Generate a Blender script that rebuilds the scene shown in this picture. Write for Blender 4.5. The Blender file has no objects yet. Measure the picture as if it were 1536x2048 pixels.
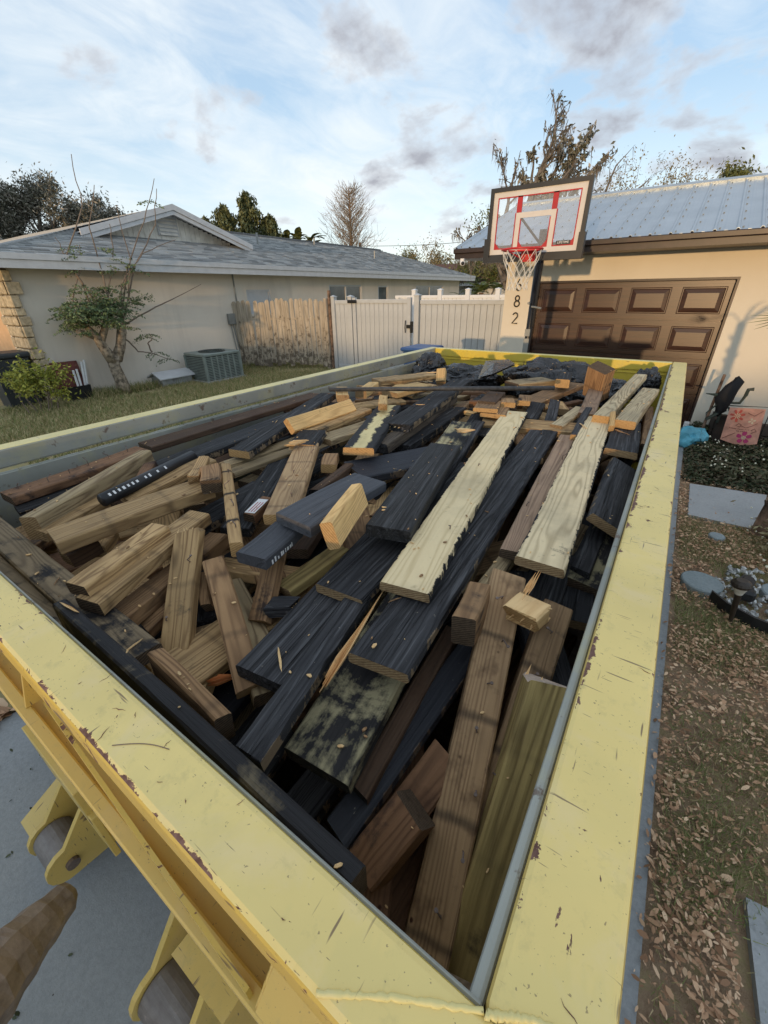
import bpy, bmesh, math, random
import numpy as np
from mathutils import Vector, Matrix, noise
random.seed(7); rng = np.random.default_rng(7)
PI = math.pi
S = bpy.context.scene
C = S.collection

# ---------------------------------------------------------------- camera
cd = bpy.data.cameras.new('camera'); cam = bpy.data.objects.new('camera', cd); C.objects.link(cam)
cd.sensor_fit = 'VERTICAL'; cd.sensor_height = 36.0; cd.lens = 14.309; cd.clip_start = 0.02; cd.clip_end = 2000
cam.matrix_world = Matrix(((0.8311, -0.2557, 0.4939, 0), (0.5560, 0.4018, -0.7276, 0), (-0.0124, 0.8793, 0.4761, 2.0), (0, 0, 0, 1)))
S.camera = cam

# ---------------------------------------------------------------- sky, sun, exposure
SUN_EL = math.radians(3.2); SUN_ROT = math.radians(180 - 7)
W = bpy.data.worlds.new('World'); S.world = W; W.use_nodes = True
nt = W.node_tree; nt.nodes.clear()
def wn(t, **k):
    n = nt.nodes.new(t)
    for a, b in k.items(): setattr(n, a, b)
    return n
def wl(a, b): nt.links.new(a, b)
def wmath(op, a, b=None, clamp=False):
    n = wn('ShaderNodeMath', operation=op, use_clamp=clamp)
    for i, v in enumerate((a, b)):
        if v is None: continue
        if isinstance(v, (int, float)): n.inputs[i].default_value = v
        else: wl(v, n.inputs[i])
    return n.outputs[0]
def wramp(fac, stops):
    n = wn('ShaderNodeValToRGB'); e = n.color_ramp.elements
    while len(e) < len(stops): e.new(0.5)
    for el, (p, c) in zip(e, stops):
        el.position = p; el.color = (*c, 1) if len(c) == 3 else c
    wl(fac, n.inputs[0]); return n.outputs[0]
def wmix(f, a, b):
    n = wn('ShaderNodeMix', data_type='RGBA')
    for i, v in ((0, f), (6, a), (7, b)):
        if isinstance(v, (int, float)): n.inputs[i].default_value = v
        elif isinstance(v, tuple): n.inputs[i].default_value = (*v, 1)
        else: wl(v, n.inputs[i])
    return n.outputs[2]
sky = wn('ShaderNodeTexSky', sky_type='NISHITA', sun_disc=False)
sky.sun_elevation = math.radians(8); sky.sun_rotation = SUN_ROT; sky.air_density = 1.0; sky.dust_density = 0.6; sky.ozone_density = 2.0
tc = wn('ShaderNodeTexCoord'); sep = wn('ShaderNodeSeparateXYZ'); wl(tc.outputs['Generated'], sep.inputs[0])
zc = wmath('MAXIMUM', sep.outputs[2], 0.0)
den = wmath('ADD', zc, 0.22)
px_, py_ = wmath('DIVIDE', sep.outputs[0], den), wmath('DIVIDE', sep.outputs[1], den)
cmb = wn('ShaderNodeCombineXYZ'); wl(px_, cmb.inputs[0]); wl(py_, cmb.inputs[1])
def wnoise(vec, scale, detail, dist=0.0, rough=0.55, mscale=None, off=(0, 0, 0)):
    m = wn('ShaderNodeMapping'); wl(vec, m.inputs[0]); m.inputs['Location'].default_value = off
    if mscale: m.inputs['Scale'].default_value = mscale
    n = wn('ShaderNodeTexNoise'); wl(m.outputs[0], n.inputs['Vector'])
    n.inputs['Scale'].default_value = scale; n.inputs['Detail'].default_value = detail
    n.inputs['Roughness'].default_value = rough; n.inputs['Distortion'].default_value = dist
    return n.outputs['Fac']
# clear sky: Nishita blue scaled, brightening towards the horizon through thin high haze; lifted overhead, out of view, for more light
skyb = wn('ShaderNodeVectorMath', operation='SCALE'); wl(sky.outputs[0], skyb.inputs[0]); skyb.inputs['Scale'].default_value = 0.13
clear = wmix(0.78, skyb.outputs[0], wramp(zc, [(0.0, (0.47, 0.475, 0.45)), (0.10, (0.40, 0.44, 0.46)), (0.28, (0.235, 0.315, 0.40)), (0.48, (0.20, 0.27, 0.37)), (0.75, (0.29, 0.35, 0.42)), (1.0, (0.34, 0.39, 0.45))]))
# high white veil
n1 = wnoise(cmb.outputs[0], 0.9, 7, 0.35, 0.55, (1, 1, 1), (3.1, 1.7, 0))
n2 = wnoise(cmb.outputs[0], 3.4, 8, 0.9, 0.62, (1.0, 0.6, 1), (7.7, 0.4, 0))
veil = wmath('MULTIPLY', wmath('ADD', n1, wmath('MULTIPLY', n2, 0.70)), 0.615)
veil = wramp(veil, [(0.45, (0, 0, 0)), (0.54, (0.35,) * 3), (0.68, (0.9,) * 3)])
c1 = wmix(veil, clear, (0.44, 0.465, 0.475))
# low grey-mauve cumulus, mostly to the north-east
dv = wn('ShaderNodeVectorMath', operation='DOT_PRODUCT'); wl(tc.outputs['Generated'], dv.inputs[0]); dv.inputs[1].default_value = Vector((-0.12, 0.86, 0.50)).normalized()
bias = wramp(dv.outputs['Value'], [(0.78, (0, 0, 0)), (0.97, (1, 1, 1))])
den2 = wmath('ADD', zc, 0.42); cm2 = wn('ShaderNodeCombineXYZ'); wl(wmath('DIVIDE', sep.outputs[0], den2), cm2.inputs[0]); wl(wmath('DIVIDE', sep.outputs[1], den2), cm2.inputs[1])
n3 = wnoise(cm2.outputs[0], 4.3, 9, 0.15, 0.55, (1, 1.15, 1), (0.85, 2.1, 0))
cl = wmath('ADD', n3, wmath('MULTIPLY', bias, 0.13))
clm = wramp(cl, [(0.60, (0, 0, 0)), (0.66, (0.55,) * 3), (0.76, (0.92,) * 3)])
clc = wramp(cl, [(0.60, (0.34, 0.35, 0.37)), (0.78, (0.185, 0.19, 0.215))])
c2 = wmix(clm, c1, clc)
bg = wn('ShaderNodeBackground'); wl(c2, bg.inputs[0]); bg.inputs[1].default_value = 1.0
wo = wn('ShaderNodeOutputWorld'); wl(bg.outputs[0], wo.inputs[0])

sd = bpy.data.lights.new('sun', 'SUN'); sun = bpy.data.objects.new('sun', sd); C.objects.link(sun)
sd.energy = 1.05; sd.angle = math.radians(1.0); sd.color = (1.0, 0.66, 0.34)
ld = Vector((-0.12, 1.0, -math.tan(SUN_EL)))
sun.rotation_euler = ld.to_track_quat('-Z', 'Y').to_euler(); sun.location = (3, -30, 12)
S.view_settings.view_transform = 'Standard'; S.view_settings.look = 'None'
S.view_settings.exposure = 1.15; S.view_settings.gamma = 1.0; S.view_settings.use_curve_mapping = False

# ---------------------------------------------------------------- helpers: objects
def tag(o, label=None, cat=None, group=None, kind=None):
    if label: o['label'] = label
    if cat: o['category'] = cat
    if group: o['group'] = group
    if kind: o['kind'] = kind
    return o
def thing(name, label, cat, loc=(0, 0, 0), group=None):
    o = bpy.data.objects.new(name, None); C.objects.link(o); o.location = loc; o.empty_display_size = 0.1
    return tag(o, label, cat, group)
def link(name, me, parent=None, loc=None):
    o = bpy.data.objects.new(name, me); C.objects.link(o)
    if parent is not None:
        o.parent = parent
        base = Vector((0, 0, 0)); p = parent
        while p is not None: base += p.location; p = p.parent
        o.location = -base
    if loc is not None: o.location = o.location + Vector(loc)
    return o
def mats_on(me, mats):
    for m in (mats if isinstance(mats, (list, tuple)) else [mats]): me.materials.append(m)
def obj(name, bm, mats, parent=None, smooth=False, loc=None):
    me = bpy.data.meshes.new(name); bm.to_mesh(me); bm.free(); mats_on(me, mats)
    if smooth: me.polygons.foreach_set('use_smooth', [True] * len(me.polygons))
    return link(name, me, parent, loc)
def pyobj(name, verts, faces, mats, parent=None, smooth=False, mi=None, loc=None):
    me = bpy.data.meshes.new(name); me.from_pydata([tuple(v) for v in verts], [], [tuple(f) for f in faces]); mats_on(me, mats)
    if mi is not None: me.polygons.foreach_set('material_index', mi)
    if smooth: me.polygons.foreach_set('use_smooth', [True] * len(me.polygons))
    me.update(); return link(name, me, parent, loc)
def npmesh(name, V, nper, mats, parent=None, mi=None):
    """V: (n*nper,3) points, every nper points one polygon"""
    n = len(V) // nper
    me = bpy.data.meshes.new(name); me.vertices.add(len(V)); me.vertices.foreach_set('co', np.asarray(V, dtype=np.float32).ravel())
    me.loops.add(n * nper); me.loops.foreach_set('vertex_index', np.arange(n * nper, dtype=np.int32))
    me.polygons.add(n); me.polygons.foreach_set('loop_start', np.arange(0, n * nper, nper, dtype=np.int32))
    mats_on(me, mats)
    if mi is not None: me.polygons.foreach_set('material_index', np.asarray(mi, dtype=np.int32))
    me.update(calc_edges=True); return link(name, me, parent)
def box(bm, x0, x1, y0, y1, z0, z1, bev=0.0, seg=1, M=None, mi=0):
    r = bmesh.ops.create_cube(bm, size=1.0); vs = r['verts']
    T = Matrix.Translation(((x0 + x1) / 2, (y0 + y1) / 2, (z0 + z1) / 2)) @ Matrix.Diagonal((abs(x1 - x0), abs(y1 - y0), abs(z1 - z0), 1))
    bmesh.ops.transform(bm, matrix=T, verts=vs)
    fs = list({f for v in vs for f in v.link_faces})
    for f in fs: f.material_index = mi
    if bev > 0:
        es = list({e for v in vs for e in v.link_edges})
        g = bmesh.ops.bevel(bm, geom=es, offset=bev, segments=seg, affect='EDGES', profile=0.5)
        vs = list({v for f in g['faces'] for v in f.verts} | {v for v in vs if v.is_valid})
        allf = {f for v in vs if v.is_valid for f in v.link_faces}; vs = list({v for f in allf for v in f.verts})
    if M is not None: bmesh.ops.transform(bm, matrix=M, verts=vs)
    return vs
def BX(*a, **k):
    bm = bmesh.new(); box(bm, *a, **k); return bm
def tube_geo(pts, radii, sides=6, cap=True):
    pts = [Vector(p) for p in pts]
    if not isinstance(radii, (list, tuple)): radii = [radii] * len(pts)
    V, F = [], []; up = None
    for i, p in enumerate(pts):
        d = (pts[min(i + 1, len(pts) - 1)] - pts[max(i - 1, 0)]).normalized()
        if up is None: up = d.orthogonal().normalized()
        up = (up - d * up.dot(d)).normalized() if (up - d * up.dot(d)).length > 1e-5 else d.orthogonal().normalized()
        sd_ = d.cross(up)
        for k in range(sides):
            a = 2 * PI * k / sides; V.append(p + (up * math.cos(a) + sd_ * math.sin(a)) * radii[i])
    for i in range(len(pts) - 1):
        for k in range(sides):
            k2 = (k + 1) % sides; F.append((i * sides + k, i * sides + k2, (i + 1) * sides + k2, (i + 1) * sides + k))
    if cap:
        F.append(tuple(range(sides))[::-1]); F.append(tuple((len(pts) - 1) * sides + k for k in range(sides)))
    return V, F
class Geo:
    def __init__(s): s.V = []; s.F = []; s.M = []
    def add(s, V, F, mi=0):
        n = len(s.V); s.V += [tuple(v) for v in V]; s.F += [tuple(i + n for i in f) for f in F]; s.M += [mi] * len(F)
    def tube(s, pts, r, sides=6, mi=0, cap=True): s.add(*tube_geo(pts, r, sides, cap), mi)
    def quad(s, a, b, c, d, mi=0): s.add([a, b, c, d], [(0, 1, 2, 3)], mi)
    def prism(s, poly, ext, mi=0):
        """poly: list of 3D points, ext: extrusion vector"""
        n = len(poly); e = Vector(ext); V = [Vector(p) for p in poly] + [Vector(p) + e for p in poly]
        F = [tuple(range(n))[::-1], tuple(range(n, 2 * n))] + [(i, (i + 1) % n, (i + 1) % n + n, i + n) for i in range(n)]
        s.add(V, F, mi)
    def box(s, x0, x1, y0, y1, z0, z1, mi=0):
        s.prism([(x0, y0, z0), (x1, y0, z0), (x1, y1, z0), (x0, y1, z0)], (0, 0, z1 - z0), mi)
    def out(s, name, mats, parent=None, smooth=False): return pyobj(name, s.V, s.F, mats, parent, smooth, s.M)
def text_geo(txt, size, depth, M, name='text', font_space=1.0):
    cu = bpy.data.curves.new(name, 'FONT'); cu.body = txt; cu.size = size; cu.extrude = depth; cu.align_x = 'CENTER'; cu.align_y = 'CENTER'; cu.space_character = font_space
    o = bpy.data.objects.new(name, cu); C.objects.link(o); bpy.context.view_layer.update()
    me = bpy.data.meshes.new_from_object(o.evaluated_get(bpy.context.evaluated_depsgraph_get()))
    bpy.data.objects.remove(o); bpy.data.curves.remove(cu)
    me.transform(M); return me

# ---------------------------------------------------------------- helpers: materials
class Mat:
    def __init__(s, name, rough=0.7, metal=0.0, spec=0.4):
        s.m = bpy.data.materials.new(name); s.m.use_nodes = True; s.t = s.m.node_tree
        s.b = s.t.nodes['Principled BSDF']; s.b.inputs['Roughness'].default_value = rough; s.b.inputs['Metallic'].default_value = metal
        s.b.inputs['Specular IOR Level'].default_value = spec
        s.tc = s.t.nodes.new('ShaderNodeTexCoord')
    def n(s, t, **k):
        n = s.t.nodes.new(t)
        for a, b in k.items(): setattr(n, a, b)
        return n
    def set(s, sock, v):
        if hasattr(v, 'is_output') or hasattr(v, 'links'): s.t.links.new(v, sock)
        elif isinstance(v, tuple) and len(v) == 3 and sock.type == 'RGBA': sock.default_value = (*v, 1)
        else: sock.default_value = v
    def math(s, op, a, b=0.0, clamp=False):
        n = s.n('ShaderNodeMath', operation=op, use_clamp=clamp); s.set(n.inputs[0], a); s.set(n.inputs[1], b); return n.outputs[0]
    def mix(s, f, a, b, blend='MIX'):
        n = s.n('ShaderNodeMix', data_type='RGBA', blend_type=blend); s.set(n.inputs[0], f); s.set(n.inputs[6], a); s.set(n.inputs[7], b); return n.outputs[2]
    def ramp(s, f, stops, interp='LINEAR'):
        n = s.n('ShaderNodeValToRGB'); e = n.color_ramp.elements; n.color_ramp.interpolation = interp
        while len(e) < len(stops): e.new(0.5)
        for el, (p, c) in zip(e, stops):
            if isinstance(c, (int, float)): c = (c, c, c)
            el.position = p; el.color = (*c, 1)
        s.set(n.inputs[0], f); return n.outputs[0]
    def rnd(s):
        n = s.n('ShaderNodeObjectInfo'); return n.outputs['Random']
    def isl(s):
        n = s.n('ShaderNodeNewGeometry'); return n.outputs['Random Per Island']
    def vec(s, scale=(1, 1, 1), src='Object', off=None, rand=False):
        m = s.n('ShaderNodeMapping'); s.t.links.new(s.tc.outputs[src], m.inputs[0]); m.inputs['Scale'].default_value = scale
        if off: m.inputs['Location'].default_value = off
        v = m.outputs[0]
        if rand:
            c = s.n('ShaderNodeCombineXYZ'); r = s.rnd()
            s.set(c.inputs[0], s.math('MULTIPLY', r, 37.0)); s.set(c.inputs[1], s.math('MULTIPLY', r, 11.0)); s.set(c.inputs[2], s.math('MULTIPLY', r, 23.0))
            a = s.n('ShaderNodeVectorMath', operation='ADD'); s.t.links.new(v, a.inputs[0]); s.t.links.new(c.outputs[0], a.inputs[1]); v = a.outputs[0]
        return v
    def noise(s, vec, scale, detail=4, rough=0.55, dist=0.0, out='Fac'):
        n = s.n('ShaderNodeTexNoise'); s.set(n.inputs['Vector'], vec) if vec is not None else None
        n.inputs['Scale'].default_value = scale; n.inputs['Detail'].default_value = detail; n.inputs['Roughness'].default_value = rough; n.inputs['Distortion'].default_value = dist
        return n.outputs[out]
    def voro(s, vec, scale, feat='F1', out='Distance', rand=1.0):
        n = s.n('ShaderNodeTexVoronoi', feature=feat); s.set(n.inputs['Vector'], vec); n.inputs['Scale'].default_value = scale; n.inputs['Randomness'].default_value = rand
        return n.outputs[out]
    def bump(s, h, strength=0.3, dist=0.01, prev=None):
        n = s.n('ShaderNodeBump'); n.inputs['Strength'].default_value = strength; n.inputs['Distance'].default_value = dist; s.set(n.inputs['Height'], h)
        if prev is not None: s.t.links.new(prev, n.inputs['Normal'])
        s.t.links.new(n.outputs[0], s.b.inputs['Normal']); return n.outputs[0]
    def col(s, v): s.set(s.b.inputs['Base Color'], v); return s
    def rough(s, v): s.set(s.b.inputs['Roughness'], v); return s
M = {}
def simple(name, col, rough=0.6, metal=0.0, var=0.12, scale=6.0, bump=0.1, spec=0.4, bscale=40, island=0.0, src='Object'):
    m = Mat(name, rough, metal, spec); v = m.vec((1, 1, 1), src)
    f = m.noise(v, scale, 5); dark = tuple(c * (1 - var * 1.6) for c in col); lite = tuple(min(1, c * (1 + var)) for c in col)
    c = m.ramp(f, [(0.3, dark), (0.7, lite)])
    if island > 0:
        r = m.math('ADD', m.math('MULTIPLY', m.isl(), island * 2), 1 - island)
        cc = m.n('ShaderNodeVectorMath', operation='SCALE'); m.set(cc.inputs[0], c); m.set(cc.inputs['Scale'], r); c = cc.outputs[0]
    m.col(c)
    if bump > 0: m.bump(m.noise(v, bscale, 4), bump, 0.01)
    M[name] = m.m; return m.m

def wood(name, base, dark, grain=1.0, stain=None, stain_amt=0.0, knots=0.0, edge_black=0.0, rough=0.75, center=None, bands=0.0, nails=0.0, crack=0.0, fibre=0.5, val=0.35, ring=26.0, spec=0.25, bright=1.42, ridge=0.0, scuff=None, vary=0.4, wave=0.22):
    """plank surface: x runs along the grain, colour grain from stretched rings, fibres and cracks"""
    m = Mat(name, rough, 0, spec)
    v = m.vec((1, 1, 1), 'Object', None, True)
    lo = m.n('ShaderNodeMapping'); m.set(lo.inputs[0], v); lo.inputs['Scale'].default_value = (0.5, 5.0, 5.0)
    warp = m.noise(lo.outputs[0], 1.7, 3, 0.5, 0.4)
    sp = m.n('ShaderNodeSeparateXYZ'); m.t.links.new(m.tc.outputs['Object'], sp.inputs[0])
    rr = m.rnd()
    yy = m.math('ADD', sp.outputs[1], m.math('MULTIPLY', m.math('SUBTRACT', rr, 0.5), 0.10))
    y2 = m.math('MULTIPLY', yy, yy)
    ringv = m.math('ADD', m.math('MULTIPLY', m.math('SQRT', m.math('ADD', y2, 0.0006)), 1.0), m.math('MULTIPLY', warp, wave))
    w = m.math('SINE', m.math('MULTIPLY', ringv, ring * 18.0))
    g = m.math('ADD', m.math('MULTIPLY', w, 0.5), 0.5)
    g = m.math('POWER', g, 1.6)
    fm = m.n('ShaderNodeMapping'); m.set(fm.inputs[0], v); fm.inputs['Scale'].default_value = (4.0, 150.0, 150.0)
    fib = m.noise(fm.outputs[0], 1.0, 4, 0.65)
    fm2 = m.n('ShaderNodeMapping'); m.set(fm2.inputs[0], v); fm2.inputs['Scale'].default_value = (1.2, 34.0, 34.0)
    fib2 = m.noise(fm2.outputs[0], 1.0, 5, 0.6, 0.3)
    gm = m.math('ADD', m.math('MULTIPLY', g, 0.45 * grain), m.math('MULTIPLY', m.math('ADD', m.math('MULTIPLY', fib, 0.5), m.math('MULTIPLY', fib2, 0.7)), fibre))
    wm_ = (1.0, 1.0, 1.0) if base[0] < 0.07 else (1.03, 0.94, 0.82)
    base = tuple(min(0.9, x * bright * k_) for x, k_ in zip(base, wm_)); dark = tuple(x * bright * k_ for x, k_ in zip(dark, wm_))
    c = m.ramp(gm, [(0.26, base), (0.50, tuple((x * 1.2 + y * .8) / 2 for x, y in zip(base, dark))), (0.74, dark)])
    big = m.noise(v, 5.0, 4, 0.6)
    c = m.mix(m.ramp(big, [(0.35, 0.0), (0.75, 0.55)]), c, tuple(x * (1 - val) for x in base))
    hs = m.n('ShaderNodeHueSaturation'); m.set(hs.inputs['Color'], c)
    m.set(hs.inputs['Value'], m.math('ADD', m.math('MULTIPLY', m.rnd(), vary), 1.0 - vary * 0.5)); c = hs.outputs[0]
    dr_ = m.noise(v, 2.3, 5, 0.65); c = m.mix(m.ramp(dr_, [(0.48, 0.0), (0.68, 0.55)]), c, tuple(x * y for x, y in zip(base, (0.42, 0.44, 0.48))))
    mud = m.noise(v, 38.0, 3, 0.6)
    c = m.mix(m.ramp(mud, [(0.62, 0.0), (0.80, 0.5)]), c, tuple(x * 0.35 for x in base))
    if center is not None:   # broad pale streak down the middle of a black board
        gen = m.n('ShaderNodeSeparateXYZ'); m.t.links.new(m.tc.outputs['Generated'], gen.inputs[0])
        d = m.math('ABSOLUTE', m.math('SUBTRACT', gen.outputs[1], 0.5))
        nz = m.noise(m.n('ShaderNodeMapping').outputs[0] if False else fm2.outputs[0], 1.0, 4, 0.7)
        nz2 = m.noise(v, 14.0, 5, 0.7)
        e = m.math('ADD', d, m.math('MULTIPLY', m.math('SUBTRACT', nz2, 0.5), 0.75))
        c = m.mix(m.ramp(e, [(0.17, 0.0), (0.24, 1.0)]), c, center)
    if stain is not None:
        sn = m.noise(v, 7.0, 6, 0.68, 0.3)
        sn = m.math('ADD', m.math('MULTIPLY', sn, 0.75), m.math('MULTIPLY', fib2, 0.25))
        c = m.mix(m.ramp(sn, [(0.62 - stain_amt * 0.3, 0.0), (0.70 - stain_amt * 0.3, 1.0)]), c, stain)
    if knots > 0:
        kv = m.n('ShaderNodeMapping'); m.set(kv.inputs[0], v); kv.inputs['Scale'].default_value = (2.2, 6.5, 6.5)
        k = m.voro(kv.outputs[0], 1.0)
        c = m.mix(m.ramp(k, [(0.04, 0.9 * knots), (0.10, 0.25 * knots), (0.22, 0.0)]), c, tuple(x * 0.18 for x in dark))
    if bands > 0:            # grime where joists once crossed
        bx = m.math('ADD', sp.outputs[0], m.math('MULTIPLY', m.math('SUBTRACT', big, 0.5), 0.05))
        bw = m.math('ABSOLUTE', m.math('SINE', m.math('MULTIPLY', m.math('ADD', bx, m.math('MULTIPLY', rr, 3.0)), 17.0)))
        c = m.mix(m.math('MULTIPLY', m.ramp(bw, [(0.04, 1.0), (0.22, 0.0)]), bands), c, (0.018, 0.016, 0.016))
    if nails > 0:
        nv = m.voro(v, 16.0)
        c = m.mix(m.ramp(nv, [(0.05, 1.0), (0.09, 0.0)]), c, (0.05, 0.018, 0.010))
        rv = m.noise(v, 9.0, 4, 0.6)
        c = m.mix(m.ramp(rv, [(0.52, 0.0), (0.66, 0.75 * nails)]), c, (0.055, 0.024, 0.014))
    if edge_black > 0:
        gen = m.n('ShaderNodeSeparateXYZ'); m.t.links.new(m.tc.outputs['Generated'], gen.inputs[0])
        d = m.math('ABSOLUTE', m.math('SUBTRACT', gen.outputs[1], 0.5))
        em = m.n('ShaderNodeMapping'); m.set(em.inputs[0], v); em.inputs['Scale'].default_value = (45.0, 12.0, 12.0)
        en = m.noise(em.outputs[0], 1.0, 4, 0.7); en2 = m.noise(v, 3.0, 2)
        e = m.math('ADD', d, m.math('ADD', m.math('MULTIPLY', m.math('SUBTRACT', en, 0.5), 0.22), m.math('MULTIPLY', m.math('SUBTRACT', en2, 0.5), 0.14)))
        c = m.mix(m.ramp(e, [(0.485 - 0.02 * edge_black, 0.0), (0.50 - 0.02 * edge_black, 1.0)]), c, (0.017, 0.017, 0.019))
    if ridge > 0:            # raised fibres picked out in lighter grey, thin and long
        rm = m.n('ShaderNodeMapping'); m.set(rm.inputs[0], v); rm.inputs['Scale'].default_value = (3.0, 95.0, 95.0)
        rn = m.noise(rm.outputs[0], 1.0, 3, 0.6, 0.4)
        c = m.mix(m.math('MULTIPLY', m.ramp(rn, [(0.55, 0.0), (0.66, 1.0)]), ridge), c, (0.13, 0.13, 0.135))
        dl = m.noise(v, 60.0, 3, 0.7); c = m.mix(m.ramp(dl, [(0.70, 0.0), (0.74, 0.6)]), c, (0.30, 0.27, 0.22))
    if scuff is not None:    # bare wood where the paint is knocked off the arrises
        ge2 = m.n('ShaderNodeSeparateXYZ'); m.t.links.new(m.tc.outputs['Generated'], ge2.inputs[0])
        d2 = m.math('ABSOLUTE', m.math('SUBTRACT', ge2.outputs[1], 0.5)); sm_ = m.n('ShaderNodeMapping'); m.set(sm_.inputs[0], v); sm_.inputs['Scale'].default_value = (22.0, 9.0, 9.0)
        sn2 = m.noise(sm_.outputs[0], 1.0, 5, 0.75)
        e2 = m.math('ADD', m.ramp(d2, [(0.455, 0.0), (0.495, 0.22)]), sn2)
        c = m.mix(m.ramp(e2, [(0.70, 0.0), (0.74, 0.85)]), c, scuff)
    m.col(c)
    h = m.math('ADD', m.math('MULTIPLY', fib, 0.6), m.math('MULTIPLY', g, -0.15 * grain))
    if crack > 0:
        cm = m.n('ShaderNodeMapping'); m.set(cm.inputs[0], v); cm.inputs['Scale'].default_value = (1.4, 42.0, 42.0)
        cr = m.noise(cm.outputs[0], 1.0, 3, 0.55, 0.6)
        ck = m.ramp(cr, [(0.38, 0.0), (0.43, 1.0)])
        h = m.math('ADD', h, m.math('MULTIPLY', ck, crack * 1.4))
        m.col(m.mix(m.ramp(cr, [(0.34, 0.75 * min(1, crack)), (0.42, 0.0)]), c, tuple(x * 0.25 for x in base)))
    m.bump(h, 0.8, 0.005)
    M[name] = m.m; return m.m
def endgrain(name, a, b, rough=0.85):
    m = Mat(name, rough, 0, 0.2); v = m.vec((1, 1, 1), 'Object', None, True)
    sp = m.n('ShaderNodeMapping'); m.set(sp.inputs[0], v); sp.inputs['Scale'].default_value = (0.2, 30, 30)
    w = m.n('ShaderNodeTexWave', wave_type='RINGS', rings_direction='X'); m.set(w.inputs['Vector'], sp.outputs[0]); w.inputs['Scale'].default_value = 1.6; w.inputs['Distortion'].default_value = 3.0; w.inputs['Detail'].default_value = 3
    n = m.noise(v, 120, 4, 0.7); f = m.math('ADD', m.math('MULTIPLY', w.outputs['Fac'], 0.4), m.math('MULTIPLY', n, 0.7))
    c = m.ramp(f, [(0.2, a), (0.8, b)])
    dn = m.noise(v, 25, 4, 0.7); c = m.mix(m.ramp(dn, [(0.55, 0.0), (0.75, 0.6)]), c, tuple(x * 0.3 for x in b))
    m.col(c); m.bump(n, 0.5, 0.003); M[name] = m.m; return m.m

# ---------------------------------------------------------------- materials
wood('pale_edge', (0.56, 0.485, 0.325), (0.34, 0.27, 0.15), 0.8, wave=0.15, edge_black=1.3, fibre=0.28, val=0.12, ring=20)
wood('pale_knot', (0.53, 0.46, 0.32), (0.22, 0.175, 0.11), 0.9, wave=0.16, stain=(0.05, 0.05, 0.05), stain_amt=0.12, knots=1.0, edge_black=1.0, fibre=0.3, val=0.15, ring=22)
BK = (0.020, 0.021, 0.027)
wood('black', (0.038, 0.037, 0.039), (0.0045, 0.0045, 0.005), 0.5, vary=1.0, fibre=0.8, rough=0.7, crack=1.0, val=0.3, spec=0.25, ridge=0.55, scuff=(0.24, 0.17, 0.10))
wood('black_smooth', (0.021, 0.022, 0.027), (0.011, 0.011, 0.013), 0.2, fibre=0.4, rough=0.65, crack=0.15, val=0.2, spec=0.3, ridge=0.15, scuff=(0.2, 0.14, 0.09))
wood('black_faded', (0.060, 0.062, 0.070), (0.016, 0.016, 0.019), 0.3, fibre=0.5, rough=0.65, crack=0.4, stain=(0.10, 0.10, 0.11), stain_amt=0.05, spec=0.3, ridge=0.35)
wood('charcoal', (0.027, 0.026, 0.026), (0.006, 0.006, 0.006), 0.6, fibre=0.6, rough=0.7, crack=0.8, stain=(0.09, 0.085, 0.075), stain_amt=0.0, ridge=0.4)
wood('black_worn', (0.016, 0.015, 0.016), (0.006, 0.006, 0.006), 0.3, fibre=0.4, rough=0.6, stain=(0.15, 0.12, 0.075), stain_amt=0.22, scuff=(0.22, 0.17, 0.11))
wood('mottled', (0.42, 0.38, 0.24), (0.15, 0.13, 0.08), 1.0, stain=(0.03, 0.03, 0.03), stain_amt=0.5, fibre=0.4, ring=14)
wood('striped', (0.024, 0.022, 0.022), (0.008, 0.008, 0.008), 0.6, fibre=0.5, stain=(0.30, 0.26, 0.15), stain_amt=0.46, rough=0.8)
wood('cream_streak', (0.62, 0.56, 0.33), (0.40, 0.34, 0.18), 0.4, fibre=0.35, center=(0.03, 0.03, 0.032), val=0.1)
wood('weathered_black', (0.21, 0.17, 0.115), (0.075, 0.058, 0.04), 0.7, fibre=0.55, stain=(0.022, 0.02, 0.02), stain_amt=0.42, knots=0.4)
wood('weathered', (0.30, 0.245, 0.155), (0.11, 0.08, 0.05), 0.8, fibre=0.6, stain=(0.06, 0.05, 0.04), stain_amt=0.12, knots=0.5)
wood('weathered_pale', (0.43, 0.375, 0.26), (0.17, 0.135, 0.09), 0.8, fibre=0.6, stain=(0.08, 0.07, 0.06), stain_amt=0.05, knots=0.4)
wood('weathered_pink', (0.27, 0.195, 0.145), (0.11, 0.075, 0.055), 0.7, fibre=0.55, knots=0.5)
wood('pink_tan', (0.42, 0.30, 0.18), (0.20, 0.125, 0.07), 0.8, fibre=0.5, knots=0.5, bands=0.35)
wood('tan', (0.41, 0.29, 0.155), (0.16, 0.10, 0.05), 0.9, fibre=0.5, knots=0.9, stain=(0.07, 0.055, 0.04), stain_amt=0.12, bands=0.25)
wood('fresh_tan', (0.52, 0.37, 0.18), (0.28, 0.17, 0.075), 0.7, fibre=0.45, knots=0.6, stain=(0.10, 0.07, 0.05), stain_amt=0.05)
wood('brown_tan', (0.28, 0.18, 0.10), (0.11, 0.064, 0.036), 0.8, fibre=0.55, knots=0.8, stain=(0.05, 0.035, 0.028), stain_amt=0.2, bands=0.3)
wood('brown', (0.20, 0.115, 0.068), (0.065, 0.036, 0.022), 0.6, fibre=0.55, knots=0.8, stain=(0.03, 0.022, 0.02), stain_amt=0.25, nails=0.7)
wood('nailed', (0.27, 0.19, 0.115), (0.10, 0.062, 0.038), 0.6, fibre=0.5, knots=0.5, stain=(0.05, 0.035, 0.028), stain_amt=0.15, bands=0.6, nails=1.0)
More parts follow.
